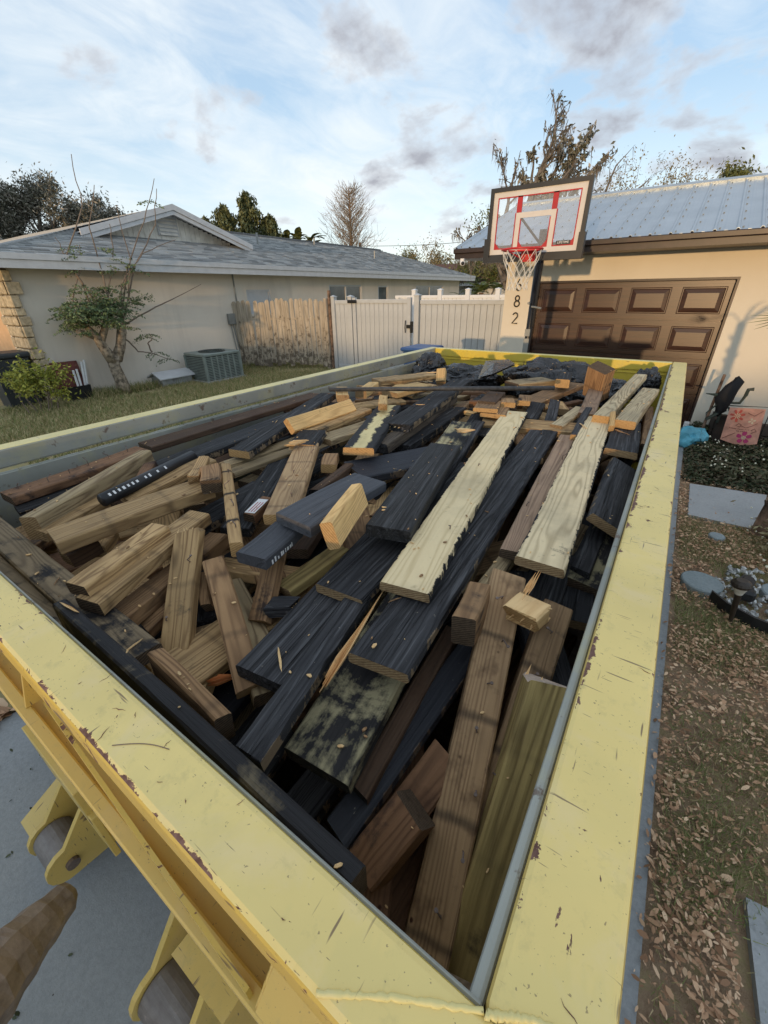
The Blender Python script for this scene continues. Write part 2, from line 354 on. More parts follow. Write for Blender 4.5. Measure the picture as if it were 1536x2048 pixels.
wood('banded', (0.36, 0.25, 0.13), (0.15, 0.09, 0.05), 0.6, fibre=0.5, bands=1.0, knots=0.5)
wood('olive', (0.36, 0.29, 0.13), (0.13, 0.095, 0.04), 0.8, fibre=0.5, wave=0.3, ring=11, val=0.4, bands=0.12, stain=(0.10, 0.075, 0.04), stain_amt=0.08)
wood('dark_brown', (0.085, 0.055, 0.038), (0.03, 0.02, 0.015), 0.6, fibre=0.6, nails=0.5)
wood('dark_weathered', (0.10, 0.085, 0.07), (0.025, 0.02, 0.018), 0.6, fibre=0.8)
wood('fresh', (0.62, 0.47, 0.27), (0.40, 0.25, 0.12), 0.3, fibre=0.8, val=0.15)
wood('orange', (0.38, 0.17, 0.07), (0.2, 0.08, 0.035), 0.3, fibre=0.8, val=0.15)
endgrain('end_tan', (0.42, 0.30, 0.16), (0.20, 0.12, 0.06)); endgrain('end_orange', (0.60, 0.40, 0.18), (0.36, 0.20, 0.08))
endgrain('end_dark', (0.16, 0.11, 0.07), (0.045, 0.032, 0.022)); endgrain('end_white', (0.72, 0.60, 0.50), (0.45, 0.34, 0.26))

def yellow_paint(name, col, rust=1.0, edge=None):
    m = Mat(name, 0.42, 0, 0.5); v = m.vec((1, 1, 1))
    f = m.noise(v, 3.0, 5); c = m.ramp(f, [(0.3, tuple(x * 0.86 for x in col)), (0.7, col)])
    fd = m.noise(v, 7.0, 6, 0.65, 0.5); c = m.mix(m.ramp(fd, [(0.52, 0.0), (0.70, 0.45)]), c, tuple(x * y for x, y in zip(col, (0.93, 0.95, 1.55))))
    gr = m.noise(v, 1.6, 7, 0.7); c = m.mix(m.ramp(gr, [(0.54, 0.0), (0.75, 0.4)]), c, (0.40, 0.35, 0.17))
    spk = m.noise(v, 210, 2, 0.5); c = m.mix(m.ramp(spk, [(0.70, 0.0), (0.74, 0.7)]), c, (0.20, 0.14, 0.07))
    d = m.noise(v, 26.0, 6, 0.7); c = m.mix(m.ramp(d, [(0.56, 0.0), (0.74, 0.35)]), c, (0.33, 0.29, 0.13))
    # fine scratches in two directions
    for sc, th in (((8, 150, 20), 0.705), ((120, 9, 20), 0.71), ((60, 380, 20), 0.745), ((20, 330, 20), 0.735)):
        mm = m.n('ShaderNodeMapping'); m.set(mm.inputs[0], v); mm.inputs['Scale'].default_value = sc; mm.inputs['Rotation'].default_value = (0, 0, 0.5 if sc[0] < 50 else -0.35)
        s_ = m.noise(mm.outputs[0], 1.0, 2, 0.4); c = m.mix(m.ramp(s_, [(th, 0.0), (th + 0.03, 0.85)]), c, (0.16, 0.10, 0.06))
    # rust chips
    a = m.noise(v, 17.0, 6, 0.72, 0.8); b_ = m.noise(v, 2.6, 2)
    ch = m.math('ADD', m.math('MULTIPLY', a, 0.8), m.math('MULTIPLY', b_, 0.25))
    if edge:      # paint knocked off along one arris: (axis, coordinate of the arris, other arris or None)
        sx = m.n('ShaderNodeSeparateXYZ'); m.set(sx.inputs[0], v)
        for ax, at_, amt, wd in edge:
            dd_ = m.math('ABSOLUTE', m.math('SUBTRACT', sx.outputs[ax], at_))
            mz = m.n('ShaderNodeMapping'); m.set(mz.inputs[0], v); mz.inputs['Scale'].default_value = (3, 3, 3); lo_ = m.noise(mz.outputs[0], 1.0, 2)
            ch = m.math('ADD', ch, m.math('MULTIPLY', m.ramp(dd_, [(0.0, amt), (wd, 0.0)]), m.ramp(lo_, [(0.40, 0.25), (0.60, 1.3)])))
    chip = m.ramp(ch, [(0.675 - 0.03 * rust, 0.0), (0.685 - 0.03 * rust, 1.0)])
    c = m.mix(chip, c, m.ramp(m.noise(v, 90, 3), [(0.35, (0.11, 0.05, 0.035)), (0.65, (0.22, 0.12, 0.09))]))
    m.col(c); hb = m.math('SUBTRACT', m.math('MULTIPLY', m.noise(v, 60, 3), 0.15), chip); bp_ = m.bump(hb, 0.45, 0.002); m.bump(m.noise(v, 5.5, 3), 0.25, 0.012, bp_)
    m.rough(m.ramp(chip, [(0.0, 0.42), (1.0, 0.85)])); M[name] = m.m
yellow_paint('rail_yellow', (0.78, 0.655, 0.27), 0.2)
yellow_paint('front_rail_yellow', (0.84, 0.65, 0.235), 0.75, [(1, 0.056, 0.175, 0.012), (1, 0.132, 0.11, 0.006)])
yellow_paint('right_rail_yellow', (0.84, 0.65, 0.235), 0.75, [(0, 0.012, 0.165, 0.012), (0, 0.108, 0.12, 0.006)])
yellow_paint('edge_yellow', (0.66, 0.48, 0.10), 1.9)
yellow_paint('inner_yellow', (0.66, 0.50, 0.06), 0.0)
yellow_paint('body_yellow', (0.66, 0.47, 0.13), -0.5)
def chipped_edge():   # rust flaking for the lip strip
    m = Mat('rust_chip', 0.85); v = m.vec(); m.col(m.ramp(m.noise(v, 30, 4), [(0.3, (0.10, 0.04, 0.03)), (0.7, (0.2, 0.10, 0.08))])); m.bump(m.noise(v, 90, 4), 0.6, 0.003); M['rust_chip'] = m.m
chipped_edge()
def greywall():
    m = Mat('grey_steel', 0.5, 0.1, 0.4); v = m.vec(); c = m.ramp(m.noise(v, 2.5, 6), [(0.3, (0.24, 0.25, 0.22)), (0.7, (0.38, 0.385, 0.34))])
    mm = m.n('ShaderNodeMapping'); m.set(mm.inputs[0], v); mm.inputs['Scale'].default_value = (10, 1.2, 30)
    c = m.mix(m.ramp(m.noise(mm.outputs[0], 1, 5, 0.7), [(0.58, 0), (0.8, 0.6)]), c, (0.10, 0.075, 0.06)); 
    c = m.mix(m.ramp(m.noise(v, 22, 5, 0.7), [(0.60, 0), (0.66, 0.8)]), c, (0.13, 0.08, 0.055)); c = m.mix(m.ramp(m.noise(v, 6, 5, 0.7), [(0.50, 0), (0.62, 0.5)]), c, (0.42, 0.40, 0.24))
    m.col(c); m.bump(m.noise(v, 18, 4), 0.15, 0.004); M['grey_steel'] = m.m
greywall()
def rust(name, a, b):
    m = Mat(name, 0.55, 0.35, 0.5); v = m.vec(); mm = m.n('ShaderNodeMapping'); m.set(mm.inputs[0], v); mm.inputs['Scale'].default_value = (5, 30, 30)
    n1 = m.noise(mm.outputs[0], 1, 6, 0.7); n2 = m.noise(v, 30, 5, 0.7); c = m.ramp(m.math('ADD', m.math('MULTIPLY', n1, 0.6), m.math('MULTIPLY', n2, 0.4)), [(0.3, a), (0.7, b)])
    c = m.mix(m.ramp(n2, [(0.64, 0), (0.72, 0.7)]), c, (0.35, 0.30, 0.27)); m.col(c); m.bump(n1, 0.4, 0.004); M[name] = m.m
rust('weathered_prong', (0.13, 0.095, 0.075), (0.36, 0.29, 0.24)); rust('rusty_steel', (0.085, 0.062, 0.052), (0.25, 0.19, 0.16)); rust('roller_steel', (0.13, 0.11, 0.10), (0.27, 0.25, 0.235))
def concrete(name, a, b, spots=True):
    m = Mat(name, 0.85, 0, 0.25); v = m.vec(); c = m.ramp(m.noise(v, 1.3, 6, 0.6), [(0.3, a), (0.7, b)])
    f = m.noise(v, 55, 5, 0.7); c = m.mix(m.ramp(f, [(0.35, 0.35), (0.6, 0.0)]), c, tuple(x * 0.6 for x in a))
    if spots:
        k = m.voro(v, 9.0); c = m.mix(m.ramp(k, [(0.018, 1.0), (0.03, 0.0)]), c, (0.05, 0.045, 0.045))
        k2 = m.noise(v, 14, 6, 0.75); c = m.mix(m.ramp(k2, [(0.68, 0), (0.76, 0.7)]), c, (0.08, 0.075, 0.07))
    m.col(c); m.bump(m.noise(v, 160, 4, 0.7), 0.5, 0.003); M[name] = m.m
concrete('driveway', (0.26, 0.275, 0.28), (0.34, 0.35, 0.35)); concrete('slab', (0.33, 0.345, 0.35), (0.44, 0.45, 0.455), False); concrete('stepping', (0.20, 0.25, 0.26), (0.32, 0.36, 0.37))
def soil():
    m = Mat('soil', 0.95, 0, 0.1); v = m.vec(); c = m.ramp(m.noise(v, 9, 7, 0.7), [(0.3, (0.19, 0.12, 0.075)), (0.5, (0.34, 0.24, 0.155)), (0.7, (0.30, 0.26, 0.12))]); m.col(c); m.bump(m.noise(v, 35, 6, 0.7), 0.8, 0.02); M['soil'] = m.m
    m = Mat('lawn', 0.95, 0, 0.1); v = m.vec(); c = m.ramp(m.noise(v, 1.5, 6, 0.7), [(0.3, (0.20, 0.19, 0.085)), (0.5, (0.30, 0.255, 0.13)), (0.7, (0.38, 0.30, 0.17))]); m.col(c); m.bump(m.noise(v, 25, 6, 0.7), 0.8, 0.02); M['lawn'] = m.m
soil()
def stucco(name, a, b, streak=0.35):
    m = Mat(name, 0.9, 0, 0.15); v = m.vec(); mm = m.n('ShaderNodeMapping'); m.set(mm.inputs[0], v); mm.inputs['Scale'].default_value = (2.5, 2.5, 0.35)
    c = m.ramp(m.noise(v, 0.8, 5), [(0.3, a), (0.7, b)]); c = m.mix(m.ramp(m.noise(mm.outputs[0], 1.2, 5, 0.6), [(0.5, 0.0), (0.8, streak)]), c, tuple(x * 0.62 for x in a))
    m.col(c); m.bump(m.noise(v, 70, 4, 0.7), 0.35, 0.004); M[name] = m.m
stucco('house_stucco', (0.68, 0.61, 0.52), (0.77, 0.70, 0.60), 0.35); stucco('garage_stucco', (0.66, 0.60, 0.49), (0.72, 0.66, 0.55), 0.1)
simple('white_trim', (0.55, 0.56, 0.57), 0.5, var=0.06); simple('gable_white', (0.78, 0.75, 0.68), 0.7, var=0.12); simple('dark_fascia', (0.030, 0.016, 0.013), 0.4, var=0.3, bump=0.03)
def garage_door():
    m = Mat('door_brown', 0.36, 0, 0.5); v = m.vec((1, 1, 1)); mm = m.n('ShaderNodeMapping'); m.set(mm.inputs[0], v); mm.inputs['Scale'].default_value = (1.2, 8, 16)
    c = m.ramp(m.noise(mm.outputs[0], 1.5, 6, 0.6, 1.0), [(0.3, (0.022, 0.0075, 0.0038)), (0.7, (0.062, 0.021, 0.0085))]); m.col(c); m.bump(m.noise(mm.outputs[0], 8, 4), 0.08, 0.003); M['door_brown'] = m.m
garage_door()
m = Mat('metal_roof', 0.38, 0.65, 0.5); v = m.vec(); m.col(m.ramp(m.noise(v, 2.0, 5), [(0.3, (0.36, 0.41, 0.45)), (0.7, (0.46, 0.51, 0.55))])); m.bump(m.noise(v, 1.5, 2), 0.06, 0.02); M['metal_roof'] = m.m
m = Mat('shingle', 0.9, 0, 0.15); r = m.isl(); v = m.vec(); n_ = m.noise(v, 90, 3, 0.7)
m.col(m.mix(m.ramp(n_, [(0.3, 0.0), (0.7, 0.5)]), m.ramp(r, [(0.0, (0.22, 0.235, 0.24)), (0.5, (0.36, 0.375, 0.375)), (1.0, (0.52, 0.535, 0.53))]), (0.10, 0.10, 0.10))); M['shingle'] = m.m
m = Mat('shingle_one', 0.9, 0, 0.15); r = m.rnd(); v = m.vec(); n_ = m.noise(v, 90, 3, 0.7)
m.col(m.mix(m.ramp(n_, [(0.3, 0.0), (0.7, 0.5)]), m.ramp(r, [(0.0, (0.22, 0.235, 0.24)), (0.5, (0.36, 0.375, 0.375)), (1.0, (0.52, 0.535, 0.53))]), (0.10, 0.10, 0.10))); M['shingle_one'] = m.m
simple('roof_felt', (0.10, 0.105, 0.11), 0.9); simple('brown_roof', (0.12, 0.062, 0.045), 0.9, var=0.3, scale=12)
simple('vinyl_white_shaded', (0.47, 0.49, 0.50), 0.45, var=0.05, bump=0.02); simple('vinyl_white', (0.74, 0.76, 0.78), 0.45, var=0.04, bump=0.02)  # grey copy: white vinyl with its shade put into the base colour
m = Mat('old_fence', 0.9, 0, 0.15); v = m.vec((1, 1, 1), 'Object', None, True); mm = m.n('ShaderNodeMapping'); m.set(mm.inputs[0], v); mm.inputs['Scale'].default_value = (30, 30, 2)
c = m.ramp(m.noise(mm.outputs[0], 1, 5, 0.6), [(0.3, (0.24, 0.20, 0.15)), (0.7, (0.55, 0.48, 0.38))])
sx = m.n('ShaderNodeSeparateXYZ'); m.t.links.new(m.tc.outputs['Object'], sx.inputs[0])
lowd = m.math('ADD', m.noise(v, 6, 6, 0.75), m.math('MULTIPLY', m.math('SUBTRACT', 0.9, sx.outputs[2]), 0.12))
c = m.mix(m.ramp(lowd, [(0.53, 0.0), (0.62, 0.85)]), c, (0.10, 0.08, 0.06)); m.col(c); m.bump(m.noise(mm.outputs[0], 2, 4), 0.4, 0.004); M['old_fence'] = m.m
simple('glass_dark', (0.10, 0.12, 0.13), 0.12, var=0.3, bump=0, spec=0.8, scale=1.5); simple('black_plastic', (0.016, 0.017, 0.018), 0.45, var=0.2, bump=0.05); simple('black_metal', (0.02, 0.02, 0.02), 0.4, 0.3, var=0.2)
simple('bin_dark', (0.035, 0.04, 0.045), 0.5); simple('bin_blue', (0.03, 0.08, 0.22), 0.45); simple('ac_green', (0.22, 0.26, 0.24), 0.5, var=0.1); simple('ac_dark', (0.06, 0.075, 0.07), 0.6)
simple('red_panel', (0.14, 0.04, 0.03), 0.7, var=0.35); simple('white_pipe', (0.68, 0.69, 0.68), 0.5); simple('meter_grey', (0.26, 0.27, 0.26), 0.5, 0.3); simple('pet_grey', (0.36, 0.37, 0.36), 0.85, var=0.2)
simple('stone_cream', (0.48, 0.40, 0.27), 0.9, var=0.25, scale=14, bump=0.6, bscale=25, island=0.2); simple('mortar', (0.16, 0.13, 0.09), 0.95); simple('peach_door', (0.62, 0.40, 0.22), 0.6, var=0.08)
simple('frame_black', (0.022, 0.023, 0.025), 0.4, var=0.15, bump=0.03); simple('print_white', (0.62, 0.58, 0.54), 0.5, var=0.04, bump=0); simple('print_red', (0.42, 0.012, 0.02), 0.45, var=0.1, bump=0); simple('rim_red', (0.55, 0.03, 0.03), 0.4, 0.1, var=0.1)
simple('net_white', (0.70, 0.68, 0.62), 0.8, var=0.1, bump=0); simple('pole_black', (0.018, 0.018, 0.02), 0.3, 0.4); simple('white_plain', (0.75, 0.75, 0.74), 0.5, var=0.03)
m = Mat('clear_board', 0.05, 0, 0.5); m.b.inputs['Alpha'].default_value = 0.14; m.col((0.75, 0.8, 0.85)); M['clear_board'] = m.m
def leafmat(name, a, b, c_=None, trans=0.25, rough=0.6):
    m = Mat(name, rough, 0, 0.3); r = m.isl(); st = [(0.0, a), (1.0, b)] if c_ is None else [(0.0, a), (0.6, b), (1.0, c_)]
    m.col(m.ramp(r, st)); 
    try: m.b.inputs['Transmission Weight'].default_value = 0.0; m.b.inputs['Subsurface Weight'].default_value = 0.0
    except Exception: pass
    M[name] = m.m
leafmat('leaf_darkgrey', (0.07, 0.075, 0.05), (0.17, 0.165, 0.125), (0.40, 0.37, 0.32)); leafmat('leaf_green', (0.055, 0.07, 0.026), (0.19, 0.20, 0.09)); leafmat('leaf_moringa', (0.06, 0.10, 0.04), (0.17, 0.23, 0.11))
leafmat('leaf_olive', (0.07, 0.085, 0.025), (0.17, 0.18, 0.06)); leafmat('leaf_tan', (0.17, 0.14, 0.07), (0.27, 0.23, 0.12)); leafmat('leaf_yellow', (0.15, 0.19, 0.03), (0.46, 0.43, 0.08)); leafmat('moss_grey', (0.10, 0.085, 0.07), (0.20, 0.18, 0.15))
leafmat('grass_dry', (0.24, 0.23, 0.09), (0.42, 0.34, 0.17), (0.60, 0.47, 0.28)); leafmat('grass_green', (0.12, 0.17, 0.045), (0.26, 0.28, 0.10)); leafmat('leaf_litter', (0.24, 0.13, 0.07), (0.52, 0.31, 0.18), (0.72, 0.51, 0.33), rough=0.7)
leafmat('ivy', (0.022, 0.034, 0.015), (0.075, 0.085, 0.04), (0.15, 0.11, 0.075)); leafmat('palm_green', (0.04, 0.07, 0.02), (0.12, 0.15, 0.05)); leafmat('flower_white', (0.7, 0.68, 0.55), (0.85, 0.80, 0.6))
leafmat('pebble', (0.10, 0.10, 0.10), (0.42, 0.42, 0.40), (0.7, 0.7, 0.68))
simple('bark_grey', (0.17, 0.145, 0.12), 0.95, var=0.4, scale=9, bump=0.7, bscale=22); simple('bark_brown', (0.20, 0.13, 0.09), 0.95, var=0.5, scale=12, bump=0.7, bscale=22); simple('twig', (0.20, 0.155, 0.12), 0.9); simple('twig_pale', (0.30, 0.25, 0.20), 0.9)
simple('bark_pale', (0.33, 0.27, 0.20), 0.95, var=0.5, scale=14, bump=0.6)
m = Mat('bag_plastic', 0.24, 0, 0.6); v = m.vec(); m.col((0.014, 0.014, 0.016)); m.bump(m.noise(v, 11, 2, 0.5, 3.0), 0.8, 0.03); M['bag_plastic'] = m.m
simple('cyan_plastic', (0.12, 0.42, 0.55), 0.4, var=0.2); simple('planter_dark', (0.05, 0.038, 0.03), 0.85, var=0.3); simple('ornament_green', (0.03, 0.045, 0.035), 0.5); simple('cloth_black', (0.012, 0.011, 0.012), 0.7)
simple('solar_white', (0.6, 0.58, 0.5), 0.4); simple('solar_brown', (0.035, 0.025, 0.018), 0.4); simple('flag_peach', (0.66, 0.33, 0.24), 0.7, var=0.2, scale=9); simple('flag_red', (0.55, 0.10, 0.07), 0.7); simple('flag_magenta', (0.50, 0.05, 0.16), 0.7); simple('flag_cream', (0.75, 0.6, 0.4), 0.7); simple('flag_brown', (0.22, 0.08, 0.06), 0.7)
simple('pipe_black', (0.02, 0.021, 0.024), 0.4, var=0.3, bump=0.1); simple('pipe_grey', (0.05, 0.052, 0.056), 0.55, var=0.4, scale=30)

# ================================================================ GROUND
def sheet(name, poly, z, mat, kind='structure', th=0.0):
    V = [(x, y, z) for x, y in poly]; n = len(V)
    if th: 
        g = Geo(); g.prism([(x, y, z - th) for x, y in poly], (0, 0, th)); o = g.out(name, M[mat])
    else: o = pyobj(name, V, [tuple(range(n))], M[mat])
    return tag(o, kind=kind)
sheet('ground', [(-300, -300), (300, -300), (300, 300), (-300, 300)], -0.02, 'soil')
sheet('lawn', [(-60, -2.0), (-2.52, -2.0), (-2.52, 9.9), (-60, 9.9)], -0.008, 'lawn')
sheet('back_yard', [(-60, 9.9), (60, 9.9), (60, 120), (-60, 120)], -0.008, 'lawn')
sheet('driveway', [(-2.5, -8), (0.43, -8), (0.43, 5.2), (0.46, 8.05), (-2.5, 8.05)], 0.0, 'driveway', th=0.12)
path = thing('garden_path', 'light grey concrete walkway slab between the leaf litter and the ivy bed', 'path', (0.5, 5, 0))
for poly in ([(0.52, 4.62), (1.06, 4.60), (1.22, 5.58), (0.53, 5.50)],):
    g = Geo(); g.prism([(x, y, -0.06) for x, y in poly], (0, 0, 0.075)); g.out('slab', M['slab'], path)
path2 = thing('paving_slab', 'bluish concrete slab corner in the leaf litter at the right edge of the photo', 'slab', (0.8, 1.1, 0))
g = Geo(); g.prism([(x, y, -0.05) for x, y in ((0.735, 1.27), (0.755, 0.6), (1.4, 0.5), (1.4, 1.32))], (0, 0, 0.06)); g.out('slab', M['slab'], path2)
def disc(name, label, cat, x, y, r, mat, h=0.04):
    V = []; F = []; n = 36
    for zz, rr in ((-0.03, r), (h - 0.008, r), (h, r - 0.008)):
        for k in range(n):
            a = 2 * PI * k / n; q = rr * (1 + 0.015 * math.sin(3 * a + x)); V.append((x + q * math.cos(a), y + q * math.sin(a), zz))
    for i in range(2):
        for k in range(n): F.append((i * n + k, i * n + (k + 1) % n, (i + 1) * n + (k + 1) % n, (i + 1) * n + k))
    F.append(tuple(2 * n + k for k in range(n)))
    return tag(pyobj(name, V, F, M[mat]), label, cat)
disc('stepping_stone', 'large round grey stepping stone beside the solar path light', 'stepping stone', 0.615, 3.38, 0.135, 'stepping')
disc('stepping_stone', 'small round stone marker in the leaves between the path slab and the big stepping stone', 'stepping stone', 0.735, 4.24, 0.062, 'stepping')
disc('stepping_stone', 'round grey stepping stone cut by the right edge of the photo beside the pebbles', 'stepping stone', 1.09, 3.52, 0.115, 'stepping')

# ================================================================ NEIGHBOUR HOUSE
HX = -10.9; EX = -10.35; HY0 = 3.45; EY0 = 3.0; EZ = 2.68; SL = 0.31; HY1 = 23.8; EY1 = 24.6
house = thing('neighbour_house', 'long low beige stucco house with grey shingle roof on the left of the driveway', 'house', (HX, 10, 0))
g = Geo()
wins = [(9.03, 9.95, 1.45, 2.10), (12.75, 14.7, 1.2, 2.24), (15.85, 16.6, 1.3, 2.22), (19.0, 21.8, 1.2, 2.23)]
y = HY0; T = 0.2
for (a, b, z0, z1) in wins:
    g.box(HX - T, HX, y, a, 0, 2.5); g.box(HX - T, HX, a, b, 0, z0); g.box(HX - T, HX, a, b, z1, 2.5); y = b
g.box(HX - T, HX, y, HY1, 0, 2.5)
g.box(-20, HX - T, HY0, HY0 + T, 2.2, 2.5); g.box(-12.05, HX - T, HY0, HY0 + T, 0, 2.2)
g.box(-20, -19.8, HY0 + T, HY1, 0, 2.5); g.box(-19.8, HX - T, HY1 - T, HY1, 0, 2.5)
g.out('wall', M['house_stucco'], house)
obj('garage_door', BX(-16.5, -12.05, HY0 + 0.12, HY0 + 0.17, 0, 2.2), M['peach_door'], house)
for i, (a, b, z0, z1) in enumerate(wins):
    g = Geo(); X = HX - 0.06; f = 0.055
    g.box(X, X + 0.05, a, b, z0, z0 + f); g.box(X, X + 0.05, a, b, z1 - f, z1); g.box(X, X + 0.05, a, a + f, z0 + f, z1 - f); g.box(X, X + 0.05, b - f, b, z0 + f, z1 - f)
    if b - a > 1: c = (a + b) / 2; g.box(X, X + 0.05, c - 0.03, c + 0.03, z0 + f, z1 - f)
    w_ = g.out('window', M['white_trim'], house)
    obj('pane', BX(X + 0.005, X + 0.02, a + f, b - f, z0 + f, z1 - f), M['glass_dark' if i else 'white_trim'], w_)
    obj('sill', BX(HX - 0.02, HX + 0.05, a - 0.04, b + 0.04, z0 - 0.06, z0), M['house_stucco'], w_)
# roof body
RX = -14.2; RZ = EZ + SL * (EX - RX); GX = -12.4; GZ = EZ + SL * (EX - GX); PY = 7.9; PZ = 4.06; GYL = 5.5; GYR = 10.35
roof = Geo()
roof.add([(EX, EY0, EZ), (EX, EY1, EZ), (GX, GYL, GZ), (GX, GYR, GZ), (RX, 11.2, RZ), (RX, 20.9, RZ)], [(0, 1, 5, 4, 3, 2)])
roof.add([(EX, EY0, EZ), (GX, GYL, GZ), (GX + 0.45, PY, PZ), (-21, PY, PZ), (-21, EY0, EZ)], [(0, 4, 3, 2, 1)])
roof.add([(GX + 0.45, PY, PZ), (GX + 0.30, GYR, GZ + 0.0), (RX, 11.2, RZ), (-21, 11.2, RZ), (-21, PY, PZ)], [(0, 4, 3, 2, 1)])
roof.add([(RX, 11.2, RZ), (RX, 20.9, RZ), (-21, 24.6, EZ), (-21, 11.2, EZ)], [(0, 1, 2, 3)]); roof.add([(EX, EY1, EZ), (RX, 20.9, RZ), (-21, EY1, EZ)], [(0, 1, 2)])
rf = roof.out('roof', M['roof_felt'], house)
g = Geo()
g.box(HX, EX, EY0 + 0.05, EY1 - 0.05, 2.485, 2.50)
g.out('soffit', M['white_trim'], house)
g = Geo(); g.box(EX, EX + 0.02, EY0 - 0.02, EY1, 2.46, 2.60); g.out('fascia', M['white_trim'], house)
g = Geo(); g.box(EX, EX + 0.045, EY0 - 0.045, EY1, 2.602, 2.70); g.out('gutter_board', M['white_trim'], house)
g = Geo(); g.box(-21, EX, EY0 - 0.02, EY0, 2.46, 2.60); g.out('fascia', M['white_trim'], house)
g = Geo(); g.box(-21, EX, EY0 - 0.045, EY0, 2.602, 2.70); g.out('gutter_board', M['white_trim'], house)
# gable wall, rake boards and vent
g = Geo(); g.prism([(GX, GYL + 0.3, GZ - 0.02), (GX, GYR - 0.3, GZ - 0.02), (GX, PY, PZ - 0.10)], (-0.05, 0, 0)); gab = g.out('gable', M['gable_white'], house)
for k in range(28):
    yy = GYL + 0.45 + k * 0.15
    if yy > GYR - 0.45: break
    top = GZ + (PZ - 0.1 - GZ) * (1 - abs(yy - PY) / 2.3) - 0.02
    g = Geo(); g.box(GX, GX + 0.012, yy - 0.066, yy + 0.066, GZ, max(GZ + 0.03, top)); g.out('siding_board', M['gable_white'], house)
for s, ye in ((-1, GYL), (1, GYR)):
    for off, w_, dz in ((0.45, 0.13, 0.0), (0.43, 0.09, -0.14)):
        g = Geo(); a = Vector((GX + off, PY, PZ + 0.03 + dz)); b = Vector((GX + off, ye + s * 0.05, GZ + 0.03 + dz))
        g.prism([a, b, b - Vector((0, 0, w_)), a - Vector((0, 0, w_))], (0.03 if dz == 0 else 0.02, 0, 0)); g.out('rake_board', M['white_trim'], house)
    g = Geo(); a = Vector((GX + 0.43, PY, PZ + 0.0 - 0.25)); b = Vector((GX + 0.43, ye, GZ - 0.0 - 0.22)); 
    g.prism([Vector((GX, PY, PZ - 0.1)), Vector((GX + 0.45, PY, PZ - 0.1)), Vector((GX + 0.45, ye, GZ - 0.03)), Vector((GX, ye, GZ - 0.03))], (0, 0, 0.015)); g.out('gable_soffit', M['white_trim'], house)
vent = obj('gable_vent', BX(GX + 0.012, GX + 0.05, PY - 0.30, PY + 0.30, GZ + 0.10, GZ + 0.56), M['white_trim'], house)
for k in range(5):
    g = Geo(); z = GZ + 0.15 + k * 0.085; g.prism([(GX + 0.051, PY - 0.26, z), (GX + 0.051, PY + 0.26, z), (GX + 0.085, PY + 0.26, z - 0.04), (GX + 0.085, PY - 0.26, z - 0.04)], (0, 0, 0.012)); g.out('slat', M['gable_white'], vent)
# shingles on the slope that faces the driveway
slp = math.sqrt(1 + SL * SL); REX = 0.145 / slp
shl = []
k = 0
while True:
    xr = EX - k * REX
    if xr < RX + 0.05: break
    y0 = EY0 + (EX - xr) * (GYL - EY0) / (EX - GX) + 0.02 if xr > GX else GYR + (GX - xr) * (11.2 - GYR) / (GX - RX)
    y1 = EY1 - (EX - xr) * (EY1 - 20.9) / (EX - RX)
    yy = y0 - (k % 3) * 0.0
    yy += 0.0
    while yy < y1 - 0.05:
        w_ = random.choice((0.22, 0.30, 0.38)); w_ = min(w_, y1 - yy); shl.append((k, xr, yy, w_)); yy += w_ + 0.006
    k += 1
def shingle_verts(xr, yy, w_, t):
    x1 = xr - REX * 1.05; z0 = EZ + SL * (EX - xr) + 0.012; z1 = EZ + SL * (EX - x1) + 0.006
    a = [(xr + 0.01, yy, z0 - 0.006), (xr + 0.01, yy + w_, z0 - 0.006), (xr + 0.01, yy + w_, z0 + t), (xr + 0.01, yy, z0 + t), (x1, yy + w_, z1), (x1, yy, z1)]
    return a, [(0, 1, 2, 3), (3, 2, 4, 5), (0, 3, 5), (1, 4, 2)]
shl.sort(key=lambda s: (s[2] - 4.0) * 0.8 + s[0] * 0.12)
proto = {}
for n_, (kk, xr, yy, w_) in enumerate(shl[:300]):
    key = (w_ if w_ in (0.22, 0.30, 0.38) else round(w_, 2), n_ % 3)
    if key not in proto:
        V, F = shingle_verts(0.0, 0.0, key[0], (0.008, 0.013, 0.018)[key[1]]); V = [(a, b, c - (EZ + SL * EX)) for a, b, c in V]
        me = bpy.data.meshes.new('shingle'); me.from_pydata(V, [], F); me.materials.append(M['shingle_one']); proto[key] = me
    link('shingle', proto[key], rf, loc=(xr, yy, EZ + SL * (EX - xr)))
g = Geo()
for (kk, xr, yy, w_) in shl[300:]: g.add(*shingle_verts(xr, yy, w_, random.choice((0.008, 0.013, 0.018))))
tag(g.out('shingles', M['shingle'], rf), kind='stuff')
g = Geo(); g.tube([(RX, 11.2, RZ + 0.01), (RX, 20.9, RZ + 0.01)], 0.07, 6); g.out('ridge_cap', M['roof_felt'], rf)
g = Geo(); g.tube([(EX, EY0, EZ + 0.01), (GX, GYL, GZ + 0.02)], 0.05, 6); g.out('ridge_cap', M['shingle_one'], rf)
for (x, y, h) in ((-12.9, 9.9 + 1.6, 0.35), (-13.9, 15.5, 0.25), (-12.4, 17.8, 0.3)):
    g = Geo(); z = EZ + SL * (EX - x); g.tube([(x, y, z - 0.05), (x, y, z + h)], 0.035, 8); g.out('vent_pipe', M['meter_grey'], rf)
# front row of the left hip: simple shingle course ridges
g = Geo()
for k in range(30):
    t0 = k / 32; y_ = EY0 + (PY - EY0) * t0; z_ = EZ + (PZ - EZ) * t0; xr = EX + (GX - EX) * min(1, t0 * 1.9)
    g.prism([(xr, y_, z_ + 0.004), (-21, y_, z_ + 0.004), (-21, y_ + 0.14, z_ + 0.04), (xr - 0.05, y_ + 0.14, z_ + 0.04)], (0, 0, 0.01))
tag(g.out('front_courses', M['shingle_one'], rf), kind='stuff')
